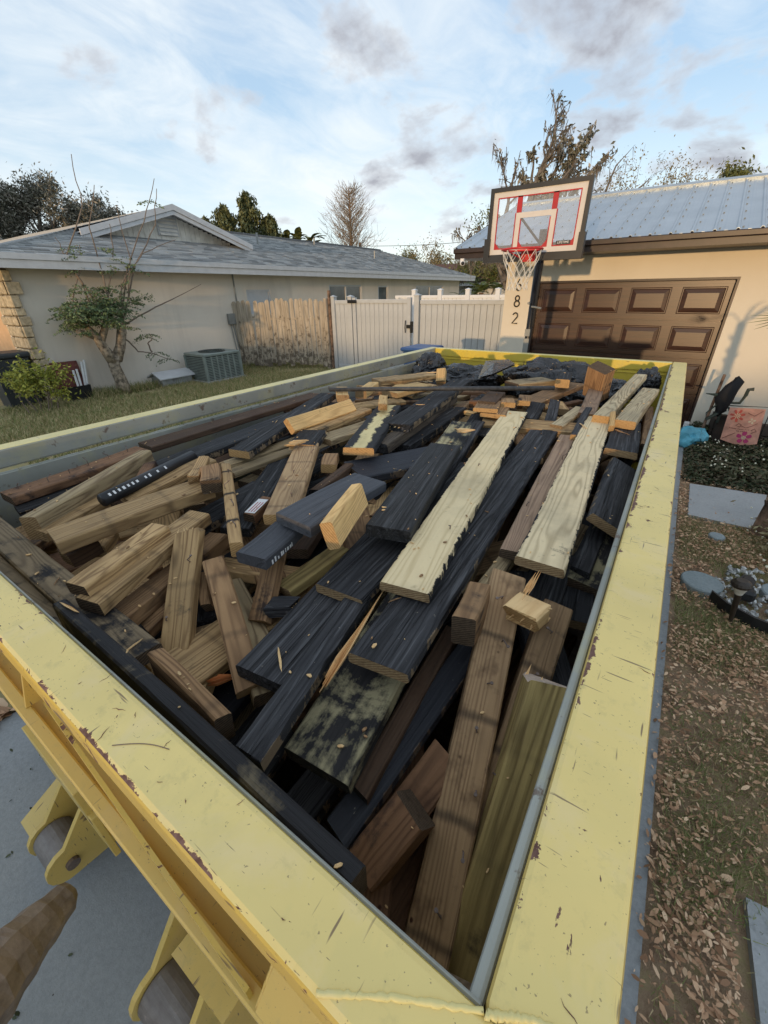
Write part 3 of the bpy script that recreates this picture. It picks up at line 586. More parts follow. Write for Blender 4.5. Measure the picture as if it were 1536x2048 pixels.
# stone corner pier
col = thing('stone_pier', 'cream stone veneer pier on the front corner of the neighbour house', 'stone pier', (-11.1, 3.4, 0))
obj('core', BX(-11.62, HX + 0.05, HY0 - 0.10, HY0 - 0.003, 0, 2.47), M['mortar'], col)
zz = 0.0
while zz < 2.40:
    h = random.uniform(0.13, 0.24); h = min(h, 2.455 - zz); xx = -11.62
    while xx < HX + 0.03:
        w_ = min(random.uniform(0.16, 0.34), HX + 0.06 - xx)
        if w_ < 0.06: break
        obj('stone', BX(xx + 0.008, xx + w_ - 0.008, HY0 - 0.10 - random.uniform(0.03, 0.07), HY0 - 0.10, zz + 0.008, zz + h - 0.008, bev=0.018), M['stone_cream'], col); xx += w_
    obj('stone', BX(HX + 0.05, HX + 0.05 + random.uniform(0.02, 0.05), HY0 - 0.12, HY0 + random.uniform(0.02, 0.12), zz + 0.008, zz + h - 0.008, bev=0.012), M['stone_cream'], col)
    zz += h
# meter box, conduits, streak
mt = thing('meter_box', 'small grey electrical box with two conduits on the beige house wall behind the fence', 'meter box', (HX, 8.3, 0))
obj('box', BX(HX + 0.0, HX + 0.10, 8.2, 8.42, 1.22, 1.50, bev=0.01), M['meter_grey'], mt)
for yy in (8.27, 8.36):
    g = Geo(); g.tube([(HX + 0.04, yy, 1.22), (HX + 0.04, yy + 0.05, 0.6), (HX + 0.04, yy + 0.1, 0.1)], 0.014, 8); g.out('conduit', M['meter_grey'], mt)
g = Geo(); g.tube([(HX + 0.02, 8.62, 2.48), (HX + 0.02, 8.62, 0.3)], 0.02, 6); g.out('cable', M['meter_grey'], mt)
# air conditioner
ac = thing('air_conditioner', 'pale green outdoor air conditioning unit on the grass by the beige wall', 'air conditioner', (-10.0, 6.9, 0))
ax0, ax1, ay0, ay1, az = -10.55, -9.6, 6.05, 7.35, 0.70
ax0, ax1, ay0, ay1 = -10.45, -9.62, 6.35, 7.45
obj('body', BX(ax0 + 0.03, ax1 - 0.03, ay0 + 0.03, ay1 - 0.03, 0.04, 0.62), M['ac_dark'], ac); obj('base_pad', BX(ax0 - 0.05, ax1 + 0.05, ay0 - 0.05, ay1 + 0.05, -0.02, 0.05), M['pet_grey'], ac)
obj('top_panel', BX(ax0, ax1, ay0, ay1, 0.62, 0.69, bev=0.015), M['ac_green'], ac)
for (x, y) in ((ax0 + .02, ay0 + .02), (ax1 - .02, ay0 + .02), (ax0 + .02, ay1 - .02), (ax1 - .02, ay1 - .02)): obj('corner_post', BX(x - 0.03, x + 0.03, y - 0.03, y + 0.03, 0.05, 0.63), M['ac_green'], ac)
for k in range(6):
    y = ay0 + 0.05 + k * (ay1 - ay0 - 0.1) / 6; w_ = (ay1 - ay0 - 0.1) / 6
    g = Geo(); g.box(ax1 - 0.032, ax1 - 0.008, y + w_ - 0.02, y + w_ + 0.02, 0.05, 0.62)
    for j in range(14): z = 0.07 + j * 0.039; g.box(ax1 - 0.03, ax1 - 0.014, y + 0.02, y + w_ - 0.02, z, z + 0.018)
    g.out('grille_panel', M['ac_green'], ac)
g = Geo(); 
for j in range(14): z = 0.07 + j * 0.039; g.box(ax0 + 0.06, ax1 - 0.06, ay0 + 0.012, ay0 + 0.03, z, z + 0.018)
g.out('grille_panel', M['ac_green'], ac)
g = Geo(); cx, cy = (ax0 + ax1) / 2, (ay0 + ay1) / 2
g.tube([(cx, cy, 0.690), (cx, cy, 0.696)], 0.33, 28); g.out('fan_opening', M['black_plastic'], ac)
g = Geo()
for r_ in (0.08, 0.14, 0.20, 0.26, 0.33): g.tube([(cx + r_ * math.cos(a * PI / 12), cy + r_ * math.sin(a * PI / 12), 0.706) for a in range(25)], 0.005, 4, cap=False)
for a in range(8): g.tube([(cx, cy, 0.706), (cx + 0.33 * math.cos(a * PI / 4), cy + 0.33 * math.sin(a * PI / 4), 0.706)], 0.004, 4)
g.out('fan_guard', M['ac_dark'], ac)
# little dog house
ph = thing('pet_house', 'low grey pet shelter with a pitched roof left of the air conditioner', 'pet house', (-10.45, 5.9, 0))
g = Geo(); g.prism([(-10.68, 5.5, 0), (-10.22, 5.5, 0), (-10.22, 5.5, 0.20), (-10.45, 5.5, 0.30), (-10.68, 5.5, 0.20)], (0, 0.80, 0)); g.out('body', M['pet_grey'], ph)
for s in (-1, 1):
    g = Geo(); g.prism([(-10.45, 5.42, 0.335), (-10.45 + s * 0.30, 5.42, 0.20), (-10.45 + s * 0.30, 5.42, 0.175), (-10.45, 5.42, 0.305)], (0, 0.95, 0)); g.out('roof_panel', M['white_trim'], ph)
# red panel, planter with white tubes, dark bin
pn = obj('leaning_panel', BX(-0.30, 0.30, -0.015, 0.015, 0, 0.52, bev=0.005), M['red_panel']); pn.matrix_world = Matrix.Translation((-10.70, 3.72, 0.26)) @ Matrix.Rotation(math.radians(80), 4, 'Z') @ Matrix.Rotation(math.radians(-12), 4, 'X'); tag(pn, 'reddish brown panel leaning on the beige wall behind the yellow green bush', 'panel')
pl = thing('planter_box', 'black planter box at the foot of the beige wall beside the yellow green bush', 'planter', (-10.6, 3.8, 0))
g = Geo(); a0 = [(-10.76, 3.58), (-10.42, 3.58), (-10.42, 4.02), (-10.76, 4.02)]
cx, cy = -10.59, 3.80
for i in range(4):
    (x0, y0), (x1, y1) = a0[i], a0[(i + 1) % 4]; s = 0.88
    b0, b1 = (cx + (x0 - cx) * s, cy + (y0 - cy) * s), (cx + (x1 - cx) * s, cy + (y1 - cy) * s)
    g.quad((b0[0], b0[1], 0), (b1[0], b1[1], 0), (x1, y1, 0.3), (x0, y0, 0.3))
    q = 0.9; g.quad((x0, y0, 0.3), (x1, y1, 0.3), (cx + (x1 - cx) * q, cy + (y1 - cy) * q, 0.3), (cx + (x0 - cx) * q, cy + (y0 - cy) * q, 0.3))
g.out('body', M['black_plastic'], pl); obj('soil_fill', BX(cx - 0.15, cx + 0.15, cy - 0.19, cy + 0.19, 0.02, 0.26), M['soil'], pl)
for i, (dy, lean, h) in enumerate(((0.0, 0.02, 0.42), (0.06, 0.03, 0.44), (0.13, 0.10, 0.62), (0.17, 0.12, 0.66))):
    g = Geo(); g.tube([(cx + 0.04, cy + 0.02 + dy, 0.18), (cx - 0.06, cy + 0.05 + dy + lean, 0.28 + h * 0.75)], 0.024, 8)
    tag(g.out('white_tube', M['white_pipe']), ['shortest white tube standing in the black planter', 'second short white tube standing in the black planter', 'long white tube leaning in the black planter', 'longest white tube at the right end of the black planter'][i], 'tube', 'white tubes in the planter')
wb = thing('wheelie_bin', 'dark grey wheeled rubbish bin at the left edge of the photo behind the bush', 'bin', (-11.15, 2.95, 0))
g = Geo(); g.prism([(-11.42, 2.68, 0), (-10.92, 2.68, 0), (-10.92, 3.2, 0), (-11.42, 3.2, 0)], (0, 0, 0.92)); 
for i in range(4, 8): x, y, z = g.V[i]; g.V[i] = (x + 0.05 * (1 if x > -11.15 else -1), y + 0.05 * (1 if y > 2.95 else -1), z)
g.out('body', M['bin_dark'], wb); obj('lid', BX(-11.50, -10.84, 2.60, 3.30, 0.925, 1.03, bev=0.035, seg=2), M['bin_dark'], wb)
for yy in (2.74, 3.14):
    g = Geo(); g.tube([(-11.45, yy - 0.03, 0.1), (-11.45, yy + 0.03, 0.1)], 0.10, 14); g.out('wheel', M['black_plastic'], wb)

# ================================================================ FENCES
wf = thing('wooden_fence', 'old weathered cream picket fence between the beige house and the vinyl gate', 'fence', (-9.7, 9.0, 0))
A = Vector((-10.86, 8.42, 0)); B_ = Vector((-8.42, 9.58, 0)); dr = (B_ - A).normalized(); Lf = (B_ - A).length; nr = Vector((dr.y, -dr.x, 0))
pm = []
for v_ in range(5):
    g = Geo(); w_ = 0.128; r_ = random.Random(v_)
    g.prism([(0, 0, r_.uniform(0.0, 0.08)), (w_, 0, r_.uniform(0.0, 0.05)), (w_, 0, 1.70), (w_ - 0.03, 0, 1.76), (0.03, 0, 1.76 + r_.uniform(-.02, .01)), (0, 0, 1.70)], (0, 0.016, 0))
    me = bpy.data.meshes.new('picket'); me.from_pydata(g.V, [], g.F); me.materials.append(M['old_fence']); pm.append(me)
ang = math.atan2(dr.y, dr.x); t = 0.0; i = 0
while t < Lf - 0.1:
    o = link('picket', pm[i % 5], wf); p = A + dr * t + nr * random.uniform(-0.006, 0.010)
    o.location = Vector(p) - wf.location + Vector((0, 0, random.uniform(0.02, 0.10) + (0.03 if 8 < i < 18 else 0)))
    o.rotation_euler = (random.uniform(-.012, .012), random.uniform(-.012, .012) + (0.05 if i in (4, 5) else 0), ang + random.uniform(-.03, .03)); t += 0.139 + random.uniform(0, .006); i += 1
for z in (0.35, 1.35):
    g = Geo(); p, q = A - nr * 0.05, B_ - nr * 0.05; g.tube([p + Vector((0, 0, z)), q + Vector((0, 0, z))], 0.045, 4); g.out('rail', M['old_fence'], wf)
for nm, px, py, h, s in (('post', -8.36, 9.60, 1.86, 0.055), ('post', -8.26, 9.64, 2.05, 0.035)):
    obj(nm, BX(px - s, px + s, py - s, py + s, 0, h, bev=0.008), M['old_fence'] if s > 0.05 else M['bark_brown'], wf)
def vinyl_fence(label, Y, X0, X1, mat, posts, z1=1.80, base=(0, 0, 0), name='vinyl_fence', pw=0.152, rails=(0.06, 1.72), ptop=1.93, rh=0.09, post_w=0.065):
    t_ = thing(name, label, 'fence', ((X0 + X1) / 2, Y, 0))
    x = X0; me = None
    n = max(1, round((X1 - X0) / pw)); w_ = (X1 - X0) / n
    me = bpy.data.meshes.new('board'); g = Geo()
    g.prism([(0.003, 0, 0), (0.010, -0.008, 0), (w_ - 0.010, -0.008, 0), (w_ - 0.003, 0, 0), (w_ - 0.003, 0.016, 0), (0.003, 0.016, 0)], (0, 0, rails[1] - rails[0] - rh)); me.from_pydata(g.V, [], g.F); me.materials.append(M[mat])
    for k in range(n): link('board', me, t_, loc=(X0 + k * w_, Y, rails[0] + rh))
    for z in rails: obj('rail', BX(X0, X1, Y - 0.028, Y + 0.03, z, z + rh, bev=0.006), M[mat], t_)
    for px in posts:
        p_ = obj('post', BX(px - post_w, px + post_w, Y - post_w, Y + post_w, 0, ptop, bev=0.005), M[mat], t_)
        g = Geo(); c = post_w + 0.012; g.add([(px - c, Y - c, ptop), (px + c, Y - c, ptop), (px + c, Y + c, ptop), (px - c, Y + c, ptop), (px - c, Y - c, ptop + .02), (px + c, Y - c, ptop + .02), (px + c, Y + c, ptop + .02), (px - c, Y + c, ptop + .02), (px, Y, ptop + 0.055)], [(0, 3, 2, 1), (0, 1, 5, 4), (1, 2, 6, 5), (2, 3, 7, 6), (3, 0, 4, 7), (4, 5, 8), (5, 6, 8), (6, 7, 8), (7, 4, 8)]); g.out('post_cap', M[mat], p_)
    return t_
vf1 = vinyl_fence('narrow white vinyl fence section, greyed for shade, between the picket fence and the gate', 9.72, -8.12, -7.66, 'vinyl_white_shaded', (-8.18, -7.58), ptop=1.88)
gate = vinyl_fence('white vinyl gate, greyed for shade, with black hinge and latch', 9.70, -7.38, -5.78, 'vinyl_white_shaded', (), name='vinyl_gate', rails=(0.10, 1.74)); gate['category'] = 'gate'
for x in (-7.44, -5.74): obj('frame', BX(x - 0.055, x + 0.055, 9.66, 9.75, 0.08, 1.87, bev=0.008), M['vinyl_white_shaded'], gate)
obj('hinge', BX(-7.62, -7.34, 9.60, 9.665, 1.74, 1.82, bev=0.015), M['black_metal'], gate)
g = Geo(); g.tube([(-5.80, 9.62, 1.08), (-5.80, 9.60, 1.2), (-5.80, 9.62, 1.36)], 0.014, 6); g.box(-5.78, -5.62, 9.62, 9.66, 1.18, 1.26); g.box(-5.66, -5.60, 9.61, 9.66, 1.08, 1.34); g.out('latch', M['black_metal'], gate)
vf2 = vinyl_fence('wide white vinyl fence section, greyed for shade, between the gate and the garage wall', 9.72, -5.44, -2.80, 'vinyl_white_shaded', (-5.52,), ptop=1.90)
vf3 = vinyl_fence('bright white vinyl fence with small post caps farther back behind the nearer fence', 14.2, -9.0, -2.9, 'vinyl_white', [-8.2 + k * 1.02 for k in range(6)], ptop=2.02, rails=(0.06, 1.78), post_w=0.075)

# ================================================================ GARAGE
gar = thing('garage', 'cream stucco garage with metal roof and brown panelled door at the end of the driveway', 'garage', (-1, 8, 0))
DX0, DX1, DZ = -2.23, 0.485, 2.12; GX0, GX1, WY = -2.77, 6.0, 8.0
g = Geo(); g.box(GX0, DX0, WY, WY + 0.2, 0, 2.5); g.box(DX0, DX1, WY, WY + 0.2, DZ, 2.5); g.box(DX1, GX1, WY, WY + 0.2, 0, 2.5); g.box(GX0, GX0 + 0.2, WY + 0.2, 12.6, 0, 2.5); g.box(GX0 + .2, GX1, 12.4, 12.6, 0, 2.5)
g.prism([(GX0, WY + 0.0, 2.5), (GX0, 12.6, 2.5), (GX0, 10.3, 3.42)], (0.2, 0, 0)); g.out('wall', M['garage_stucco'], gar)
fr = Geo(); fr.box(DX0, DX0 + 0.03, WY + 0.0, WY + 0.14, 0, DZ - 0.03); fr.box(DX1 - 0.03, DX1, WY + 0.0, WY + 0.14, 0, DZ - 0.03); fr.box(DX0, DX1, WY + 0.0, WY + 0.14, DZ - 0.03, DZ); fr.out('door_frame', M['dark_fascia'], gar)
door = obj('garage_door', BX(DX0 + 0.03, DX1 - 0.03, WY + 0.13, WY + 0.16, 0, DZ - 0.03), M['door_brown'], gar)
dw = (DX1 - DX0 - 0.06); sh_ = (DZ - 0.03) / 4
g = Geo(); g.box(0, dw, -0.035, 0, 0.012, sh_ - 0.012); g.box(0, dw, -0.045, -0.035, 0.03, 0.05); g.box(0, dw, -0.045, -0.035, sh_ - 0.05, sh_ - 0.03)
sm = bpy.data.meshes.new('door_section'); sm.from_pydata(g.V, [], g.F); sm.materials.append(M['door_brown'])
pw_, ph_ = dw / 4 - 0.13, sh_ - 0.17
def frus(g, x0, x1, z0, z1, y0, ins, y1):
    V = [(x0, y0, z0), (x1, y0, z0), (x1, y0, z1), (x0, y0, z1), (x0 + ins, y1, z0 + ins), (x1 - ins, y1, z0 + ins), (x1 - ins, y1, z1 - ins), (x0 + ins, y1, z1 - ins)]
    g.add(V, [(0, 1, 5, 4), (1, 2, 6, 5), (2, 3, 7, 6), (3, 0, 4, 7), (4, 5, 6, 7)])
g = Geo()
V = []
for (i_, yv) in ((0, -0.002), (0.010, -0.009), (0.020, -0.009), (0.030, 0.000), (0.080, -0.012)): V.append((i_, yv))
rings = [[(a, yv, a), (pw_ - a, yv, a), (pw_ - a, yv, ph_ - a), (a, yv, ph_ - a)] for a, yv in V]
for r1, r2 in zip(rings, rings[1:]):
    for k in range(4): g.add([r1[k], r1[(k + 1) % 4], r2[(k + 1) % 4], r2[k]], [(0, 1, 2, 3)])
g.add(rings[-1], [(0, 1, 2, 3)])
pme = bpy.data.meshes.new('raised_panel'); pme.from_pydata(g.V, [], g.F); pme.materials.append(M['door_brown'])
for s in range(4):
    link('door_section', sm, door, loc=(DX0 + 0.03, WY + 0.13, s * sh_))
    for k in range(4): link('raised_panel', pme, door, loc=(DX0 + 0.03 + (k + 0.5) * dw / 4 - pw_ / 2, WY + 0.094, s * sh_ + 0.085))
# roof
FY, FZ, KY, KZ = 7.35, 2.62, 10.1, 3.50; X0r, X1r = -3.45, 6.4
g = Geo(); g.prism([(X0r, FY, FZ - 0.03), (X0r, KY, KZ - 0.03), (X0r, 12.9, FZ - 0.03)], (X1r - X0r, 0, 0)); g.out('roof_deck', M['dark_fascia'], gar)
obj('fascia', BX(X0r - 0.02, X1r, FY - 0.03, FY, 2.46, 2.595), M['dark_fascia'], gar); obj('soffit', BX(X0r, X1r, FY, WY, 2.462, 2.475), M['dark_fascia'], gar)
obj('gutter', BX(X0r - 0.03, X1r, FY - 0.075, FY - 0.031, 2.535, 2.605, bev=0.01), M['dark_fascia'], gar)
g = Geo(); g.prism([(X0r - 0.03, FY, FZ + 0.01), (X0r - 0.03, KY, KZ + 0.01), (X0r - 0.03, KY, KZ - 0.16), (X0r - 0.03, FY, FZ - 0.16)], (0.028, 0, 0)); g.out('rake_board', M['dark_fascia'], gar)
def rp(x0, ribs, w=0.23):
    g = Geo(); sl = (KZ - FZ) / (KY - FY); L0_, L1_ = FY - 0.06, KY - 0.02
    prof = []
    for r_ in range(ribs):
        b = r_ * w; prof += [(b, 0.0), (b + 0.012, 0.019), (b + 0.032, 0.019), (b + 0.044, 0.0), (b + 0.115, 0.0), (b + 0.12, 0.003), (b + 0.15, 0.003), (b + 0.155, 0.0)]
    prof.append((ribs * w, 0.0)); n = len(prof)
    V = [(x0 + a, L0_, FZ + (L0_ - FY) * sl + h + 0.004) for a, h in prof] + [(x0 + a, L1_, FZ + (L1_ - FY) * sl + h + 0.004) for a, h in prof]
    g.add(V, [(i, i + 1, i + 1 + n, i + n) for i in range(n - 1)])
    V2 = [(x, y, z - 0.003) for x, y, z in V]; g.add(V2 + V, [(i + 1, i, i + 2 * n, i + 1 + 2 * n) for i in range(n - 1)])
    o = g.out('roof_panel', M['metal_roof'], gar)
    s = Geo()
    for r_ in range(ribs):
        for j in range(8):
            yy = L0_ + 0.08 + j * 0.37; zz = FZ + (yy - FY) * sl; s.tube([(x0 + r_ * w + 0.07, yy, zz), (x0 + r_ * w + 0.07, yy, zz + 0.018)], 0.010, 6)
    tag(s.out('screws', M['meter_grey'], o), kind='stuff')
x = X0r
while x < X1r - 0.3: rp(x, 3); x += 0.69
g = Geo(); g.tube([(X0r - 0.02, KY, KZ + 0.012), (X1r, KY, KZ + 0.012)], 0.05, 6); g.out('ridge_cap', M['metal_roof'], gar)
def house_digit(ch, z, label):
    """slim house number digit built from tube strokes"""
    x0 = -2.535; y = 7.985; h = 0.165; r_ = 0.0115; g = Geo()
    def arc(cx, cz, rx, rz, a0, a1, n=18): return [(cx + rx * math.cos(math.radians(a0 + (a1 - a0) * i / n)), y, cz + rz * math.sin(math.radians(a0 + (a1 - a0) * i / n))) for i in range(n + 1)]
    if ch == '6':
        g.tube(arc(x0, z - 0.04, 0.043, 0.045, 0, 360, 24), r_, 6); g.tube([(x0 - 0.043, y, z - 0.035), (x0 - 0.03, y, z + 0.02), (x0 + 0.005, y, z + 0.088)], r_, 6)
    elif ch == '8':
        g.tube(arc(x0, z - 0.042, 0.044, 0.044, 0, 360, 24), r_, 6); g.tube(arc(x0, z + 0.044, 0.035, 0.038, 0, 360, 24), r_, 6)
    else:
        g.tube(arc(x0, z + 0.04, 0.042, 0.044, 165, -35, 18) + [(x0 - 0.047, y, z - 0.085), (x0 + 0.05, y, z - 0.085)], r_, 6)
    g.out('house_number', M['black_metal'], gar)['label'] = label
house_digit('6', 2.075, 'black digit 6, upper of the house numbers'); house_digit('8', 1.825, 'black digit 8, middle house number'); house_digit('2', 1.555, 'black digit 2, lowest house number')
sc_ = thing('security_camera', 'small white round security camera under the left corner of the garage eave', 'camera', (-3.25, 7.2, 2.45))
bm = bmesh.new(); bmesh.ops.create_uvsphere(bm, u_segments=16, v_segments=10, radius=0.045, matrix=Matrix.Translation((-3.3, 7.28, 2.40))); obj('housing', bm, M['white_plain'], sc_, True)
bm = bmesh.new(); bmesh.ops.create_uvsphere(bm, u_segments=12, v_segments=8, radius=0.028, matrix=Matrix.Translation((-3.285, 7.252, 2.395))); obj('lens', bm, M['black_plastic'], sc_, True)
obj('mount', BX(-3.33, -3.27, 7.25, 7.31, 2.43, 2.462), M['white_plain'], sc_)

# ================================================================ BASKETBALL HOOP
bb = thing('basketball_hoop', 'basketball hoop with clear framed backboard, red rim and white net in front of the garage', 'basketball hoop', (-1.7, 6.2, 0))
bx0, bx1, bz0, bz1, by = -2.36, -1.205, 2.33, 3.08, 5.90
g = Geo(); g.box(bx0, bx1, by, by + 0.05, bz0, bz0 + 0.065); g.box(bx0, bx1, by, by + 0.05, bz1 - 0.045, bz1); g.box(bx0, bx0 + 0.045, by, by + 0.05, bz0 + 0.065, bz1 - 0.045); g.box(bx1 - 0.045, bx1, by, by + 0.05, bz0 + 0.065, bz1 - 0.045)
g.box(bx0 - 0.02, bx0 + 0.05, by - 0.025, by + 0.06, bz0 - 0.02, bz0 + 0.24); g.box(bx1 - 0.05, bx1 + 0.02, by - 0.025, by + 0.06, bz0 - 0.02, bz0 + 0.24); g.box(bx0 + 0.05, bx1 - 0.05, by - 0.025, by + 0.055, bz0 - 0.02, bz0 + 0.04); g.out('frame', M['frame_black'], bb)
ix0, ix1, iz0, iz1 = bx0 + 0.045, bx1 - 0.045, bz0 + 0.065, bz1 - 0.045
brd = obj('backboard', BX(ix0, ix1, by + 0.02, by + 0.028, iz0, iz1), M['clear_board'], bb)
g = Geo(); w_ = 0.055; yy0, yy1 = by + 0.012, by + 0.019
g.box(ix0, ix1, yy0, yy1, iz0, iz0 + w_); g.box(ix0, ix1, yy0, yy1, iz1 - w_, iz1); g.box(ix0, ix0 + w_, yy0, yy1, iz0 + w_, iz1 - w_); g.box(ix1 - w_, ix1, yy0, yy1, iz0 + w_, iz1 - w_)
sx0, sx1, sz1 = -2.02, -1.55, iz0 + 0.42; 
g.box(sx0, sx1, yy0, yy1, sz1 - w_, sz1); g.box(sx0, sx0 + w_, yy0, yy1, iz0 + w_, sz1 - w_); g.box(sx1 - w_, sx1, yy0, yy1, iz0 + w_, sz1 - w_); g.out('white_border', M['print_white'], brd)
g = Geo(); r_ = 0.012; y0_, y1_ = by + 0.010, by + 0.0185
jx0, jx1, jz0, jz1 = ix0 + w_, ix1 - w_, iz0 + w_, iz1 - w_
g.box(sx0 + 0.0, sx0 + 0.06, y0_, y1_, sz1 + 0.001, jz1); g.box(sx1 - 0.06, sx1, y0_, y1_, sz1 + 0.001, jz1)
for (a, b, c, d) in ((jx0, jx1, jz1 - r_, jz1), (jx0, jx0 + r_, jz0, jz1 - r_), (jx1 - r_, jx1, jz0, jz1 - r_), (jx0 + r_, sx0, jz0, jz0 + r_), (sx1, jx1 - r_, jz0, jz0 + r_), (sx0 - r_, sx0, jz0 + r_, sz1), (sx1, sx1 + r_, jz0 + r_, sz1), (sx0 + w_, sx1 - w_, jz0, jz0 + r_), (sx0 + w_, sx0 + w_ + r_, jz0 + r_, sz1 - w_ - r_), (sx1 - w_ - r_, sx1 - w_, jz0 + r_, sz1 - w_ - r_)): g.box(a, b, y0_, y1_, c, d)
for (x, s) in ((jx0 + r_, 1), (jx1 - r_, -1), (sx0 + w_ + r_, 1), (sx1 - w_ - r_, -1)): g.prism([(x, y0_, jz0 + r_), (x + s * 0.05, y0_, jz0 + r_), (x, y0_, jz0 + r_ + 0.06)], (0, 0.0085, 0))
g.out('red_trim', M['print_red'], brd)
obj('logo_plate', BX(-1.50, -1.34, by + 0.004, by + 0.011, jz0 + 0.012, jz0 + 0.052), M['frame_black'], brd)
me = text_geo('LIFETIME', 0.034, 0.001, Matrix.Translation((-1.42, by + 0.002, jz0 + 0.032)) @ Matrix.Rotation(PI / 2, 4, 'X')); me.materials.clear(); me.materials.append(M['white_plain']); link('lettering', me, brd)
RCX, RCY, RZ_ = -1.80, 5.62, 2.415; RR = 0.228
g = Geo(); g.tube([(RCX + RR * math.cos(2 * PI * k / 32), RCY + RR * math.sin(2 * PI * k / 32), RZ_) for k in range(33)], 0.012, 8, cap=False)
rim = g.out('rim', M['rim_red'], bb, True)
g = Geo(); g.prism([(RCX - 0.10, by, RZ_ + 0.02), (RCX + 0.10, by, RZ_ + 0.02), (RCX + 0.07, by - 0.06, RZ_ + 0.015), (RCX - 0.07, by - 0.06, RZ_ + 0.015)], (0, 0, -0.13)); g.prism([(RCX - 0.06, by - 0.05, RZ_ + 0.01), (RCX + 0.06, by - 0.05, RZ_ + 0.01), (RCX + 0.12, by - 0.17, RZ_ + 0.01), (RCX - 0.12, by - 0.17, RZ_ + 0.01)], (0, 0, -0.02)); 
for s in (-1, 1): g.tube([(RCX + s * 0.05, by - 0.03, RZ_ - 0.09), (RCX + s * 0.16, RCY - 0.02 + 0.0, RZ_ - 0.01)], 0.008, 6)
g.out('rim_bracket', M['rim_red'], bb)
g = Geo(); n = 12; lv = [(0.225, 0.0), (0.20, -0.09), (0.165, -0.17), (0.135, -0.24), (0.118, -0.30), (0.112, -0.36), (0.12, -0.41)]
for k in range(n):
    for s in (1, -1):
        pts = []
        for j, (r_, dz) in enumerate(lv):
            a = 2 * PI * (k + s * j * 0.5) / n + (0.02 * math.sin(j * 3 + k)); pts.append((RCX + r_ * math.cos(a), RCY + r_ * math.sin(a), RZ_ - 0.012 + dz))
        g.tube(pts, 0.0036, 4)
g.out('net', M['net_white'], bb)
g = Geo()
for s in (-1, 1): g.tube([(-1.78 + s * 0.20, by + 0.05, 2.78), (-1.76 + s * 0.03, by + 0.34, 2.52)], 0.014, 6); g.tube([(-1.78 + s * 0.16, by + 0.05, 2.46), (-1.76 + s * 0.03, by + 0.34, 2.40)], 0.014, 6)
g.tube([(-1.76, by + 0.34, 2.30), (-1.76, by + 0.34, 2.62)], 0.035, 8); g.out('support_arms', M['pole_black'], bb)
g = Geo(); g.tube([(-1.76, by + 0.34, 2.66), (-1.765, by + 0.36, 1.2), (-1.77, by + 0.36, 0.02)], 0.045, 14); pole = g.out('pole', M['pole_black'], bb, True)
g = Geo(); g.tube([(-1.70, by + 0.27, 2.34), (-1.71, by + 0.27, 1.55)], 0.020, 8); g.out('lift_rod', M['pole_black'], bb)
g = Geo(); g.tube([(-1.75, by + 0.25, 1.80), (-1.62, by + 0.25, 1.78)], 0.012, 6); g.tube([(-1.79, by + 0.29, 1.84), (-1.79, by + 0.23, 1.84)], 0.016, 8); g.out('crank_handle', M['meter_grey'], bb)
obj('sticker', BX(-1.805, -1.735, by + 0.300, by + 0.306, 1.18, 1.40), M['meter_grey'], pole); obj('sticker', BX(-1.805, -1.735, by + 0.300, by + 0.306, 1.43, 1.52), M['meter_grey'], pole)
obj('base', BX(-2.05, -1.45, 5.75, 6.85, 0.0, 0.16, bev=0.04, seg=2), M['black_plastic'], bb)
# blue recycling bin behind the container
rb = thing('recycling_bin', 'recycling bin with a blue lid just behind the far left corner of the yellow container', 'bin', (-3.65, 6.55, 0))
g = Geo(); g.prism([(-3.80, 6.40, 0), (-3.42, 6.40, 0), (-3.42, 6.80, 0), (-3.80, 6.80, 0)], (0, 0, 1.10))
for i in range(4, 8): x, y, z = g.V[i]; g.V[i] = (x + 0.06 * (1 if x > -3.62 else -1), y + 0.06 * (1 if y > 6.6 else -1), z)
g.out('body', M['bin_blue'], rb); obj('lid', BX(-3.90, -3.36, 6.28, 6.90, 1.102, 1.17, bev=0.035, seg=2), M['bin_blue'], rb)

# ================================================================ GARDEN ON THE RIGHT
bed = thing('planter_border', 'dark weathered timber planter against the cream garage wall behind the pink garden flag', 'planter', (0.9, 7.6, 0))
obj('front_timber', BX(0.72, 2.6, 7.42, 7.52, 0, 0.17, bev=0.01), M['planter_dark'], bed); obj('front_timber', BX(0.72, 2.6, 7.425, 7.515, 0.175, 0.33, bev=0.01), M['planter_dark'], bed); obj('side_timber', BX(0.72, 0.80, 7.53, 7.98, 0, 0.33, bev=0.01), M['planter_dark'], bed)
obj('block', BX(0.74, 0.90, 7.30, 7.41, 0.0, 0.42, bev=0.012), M['planter_dark'], bed)
fl = thing('garden_flag', 'small pink and orange garden flag with flowers standing in the ivy bed', 'flag', (1.0, 6.9, 0))
fy = 7.0
def FP(u, v):   # cloth surface of the flag: u across 0..1, v up 0..1
    x = 0.79 + 0.36 * u + 0.05 * (1 - v) - 0.02 * (1 - v) * (1 - u); z = 0.16 + 0.44 * v + 0.02 * u; y = fy + 0.035 * math.sin(3.0 * u + 1.5 * (1 - v)) * (1.15 - v) 
    return Vector((x, y, z - 0.04 * math.sin(PI * u) * (1 - v)))
g = Geo(); NU, NV = 14, 16
V = [FP(i / NU, j / NV) for j in range(NV + 1) for i in range(NU + 1)]; V += [v + Vector((0, 0.004, 0)) for v in V]; N_ = (NU + 1) * (NV + 1)
F = [(j * (NU + 1) + i, j * (NU + 1) + i + 1, (j + 1) * (NU + 1) + i + 1, (j + 1) * (NU + 1) + i) for j in range(NV) for i in range(NU)]; F += [tuple(a + N_ for a in f[::-1]) for f in F]
g.add(V, F); cloth = g.out('cloth', M['flag_peach'], fl, True)
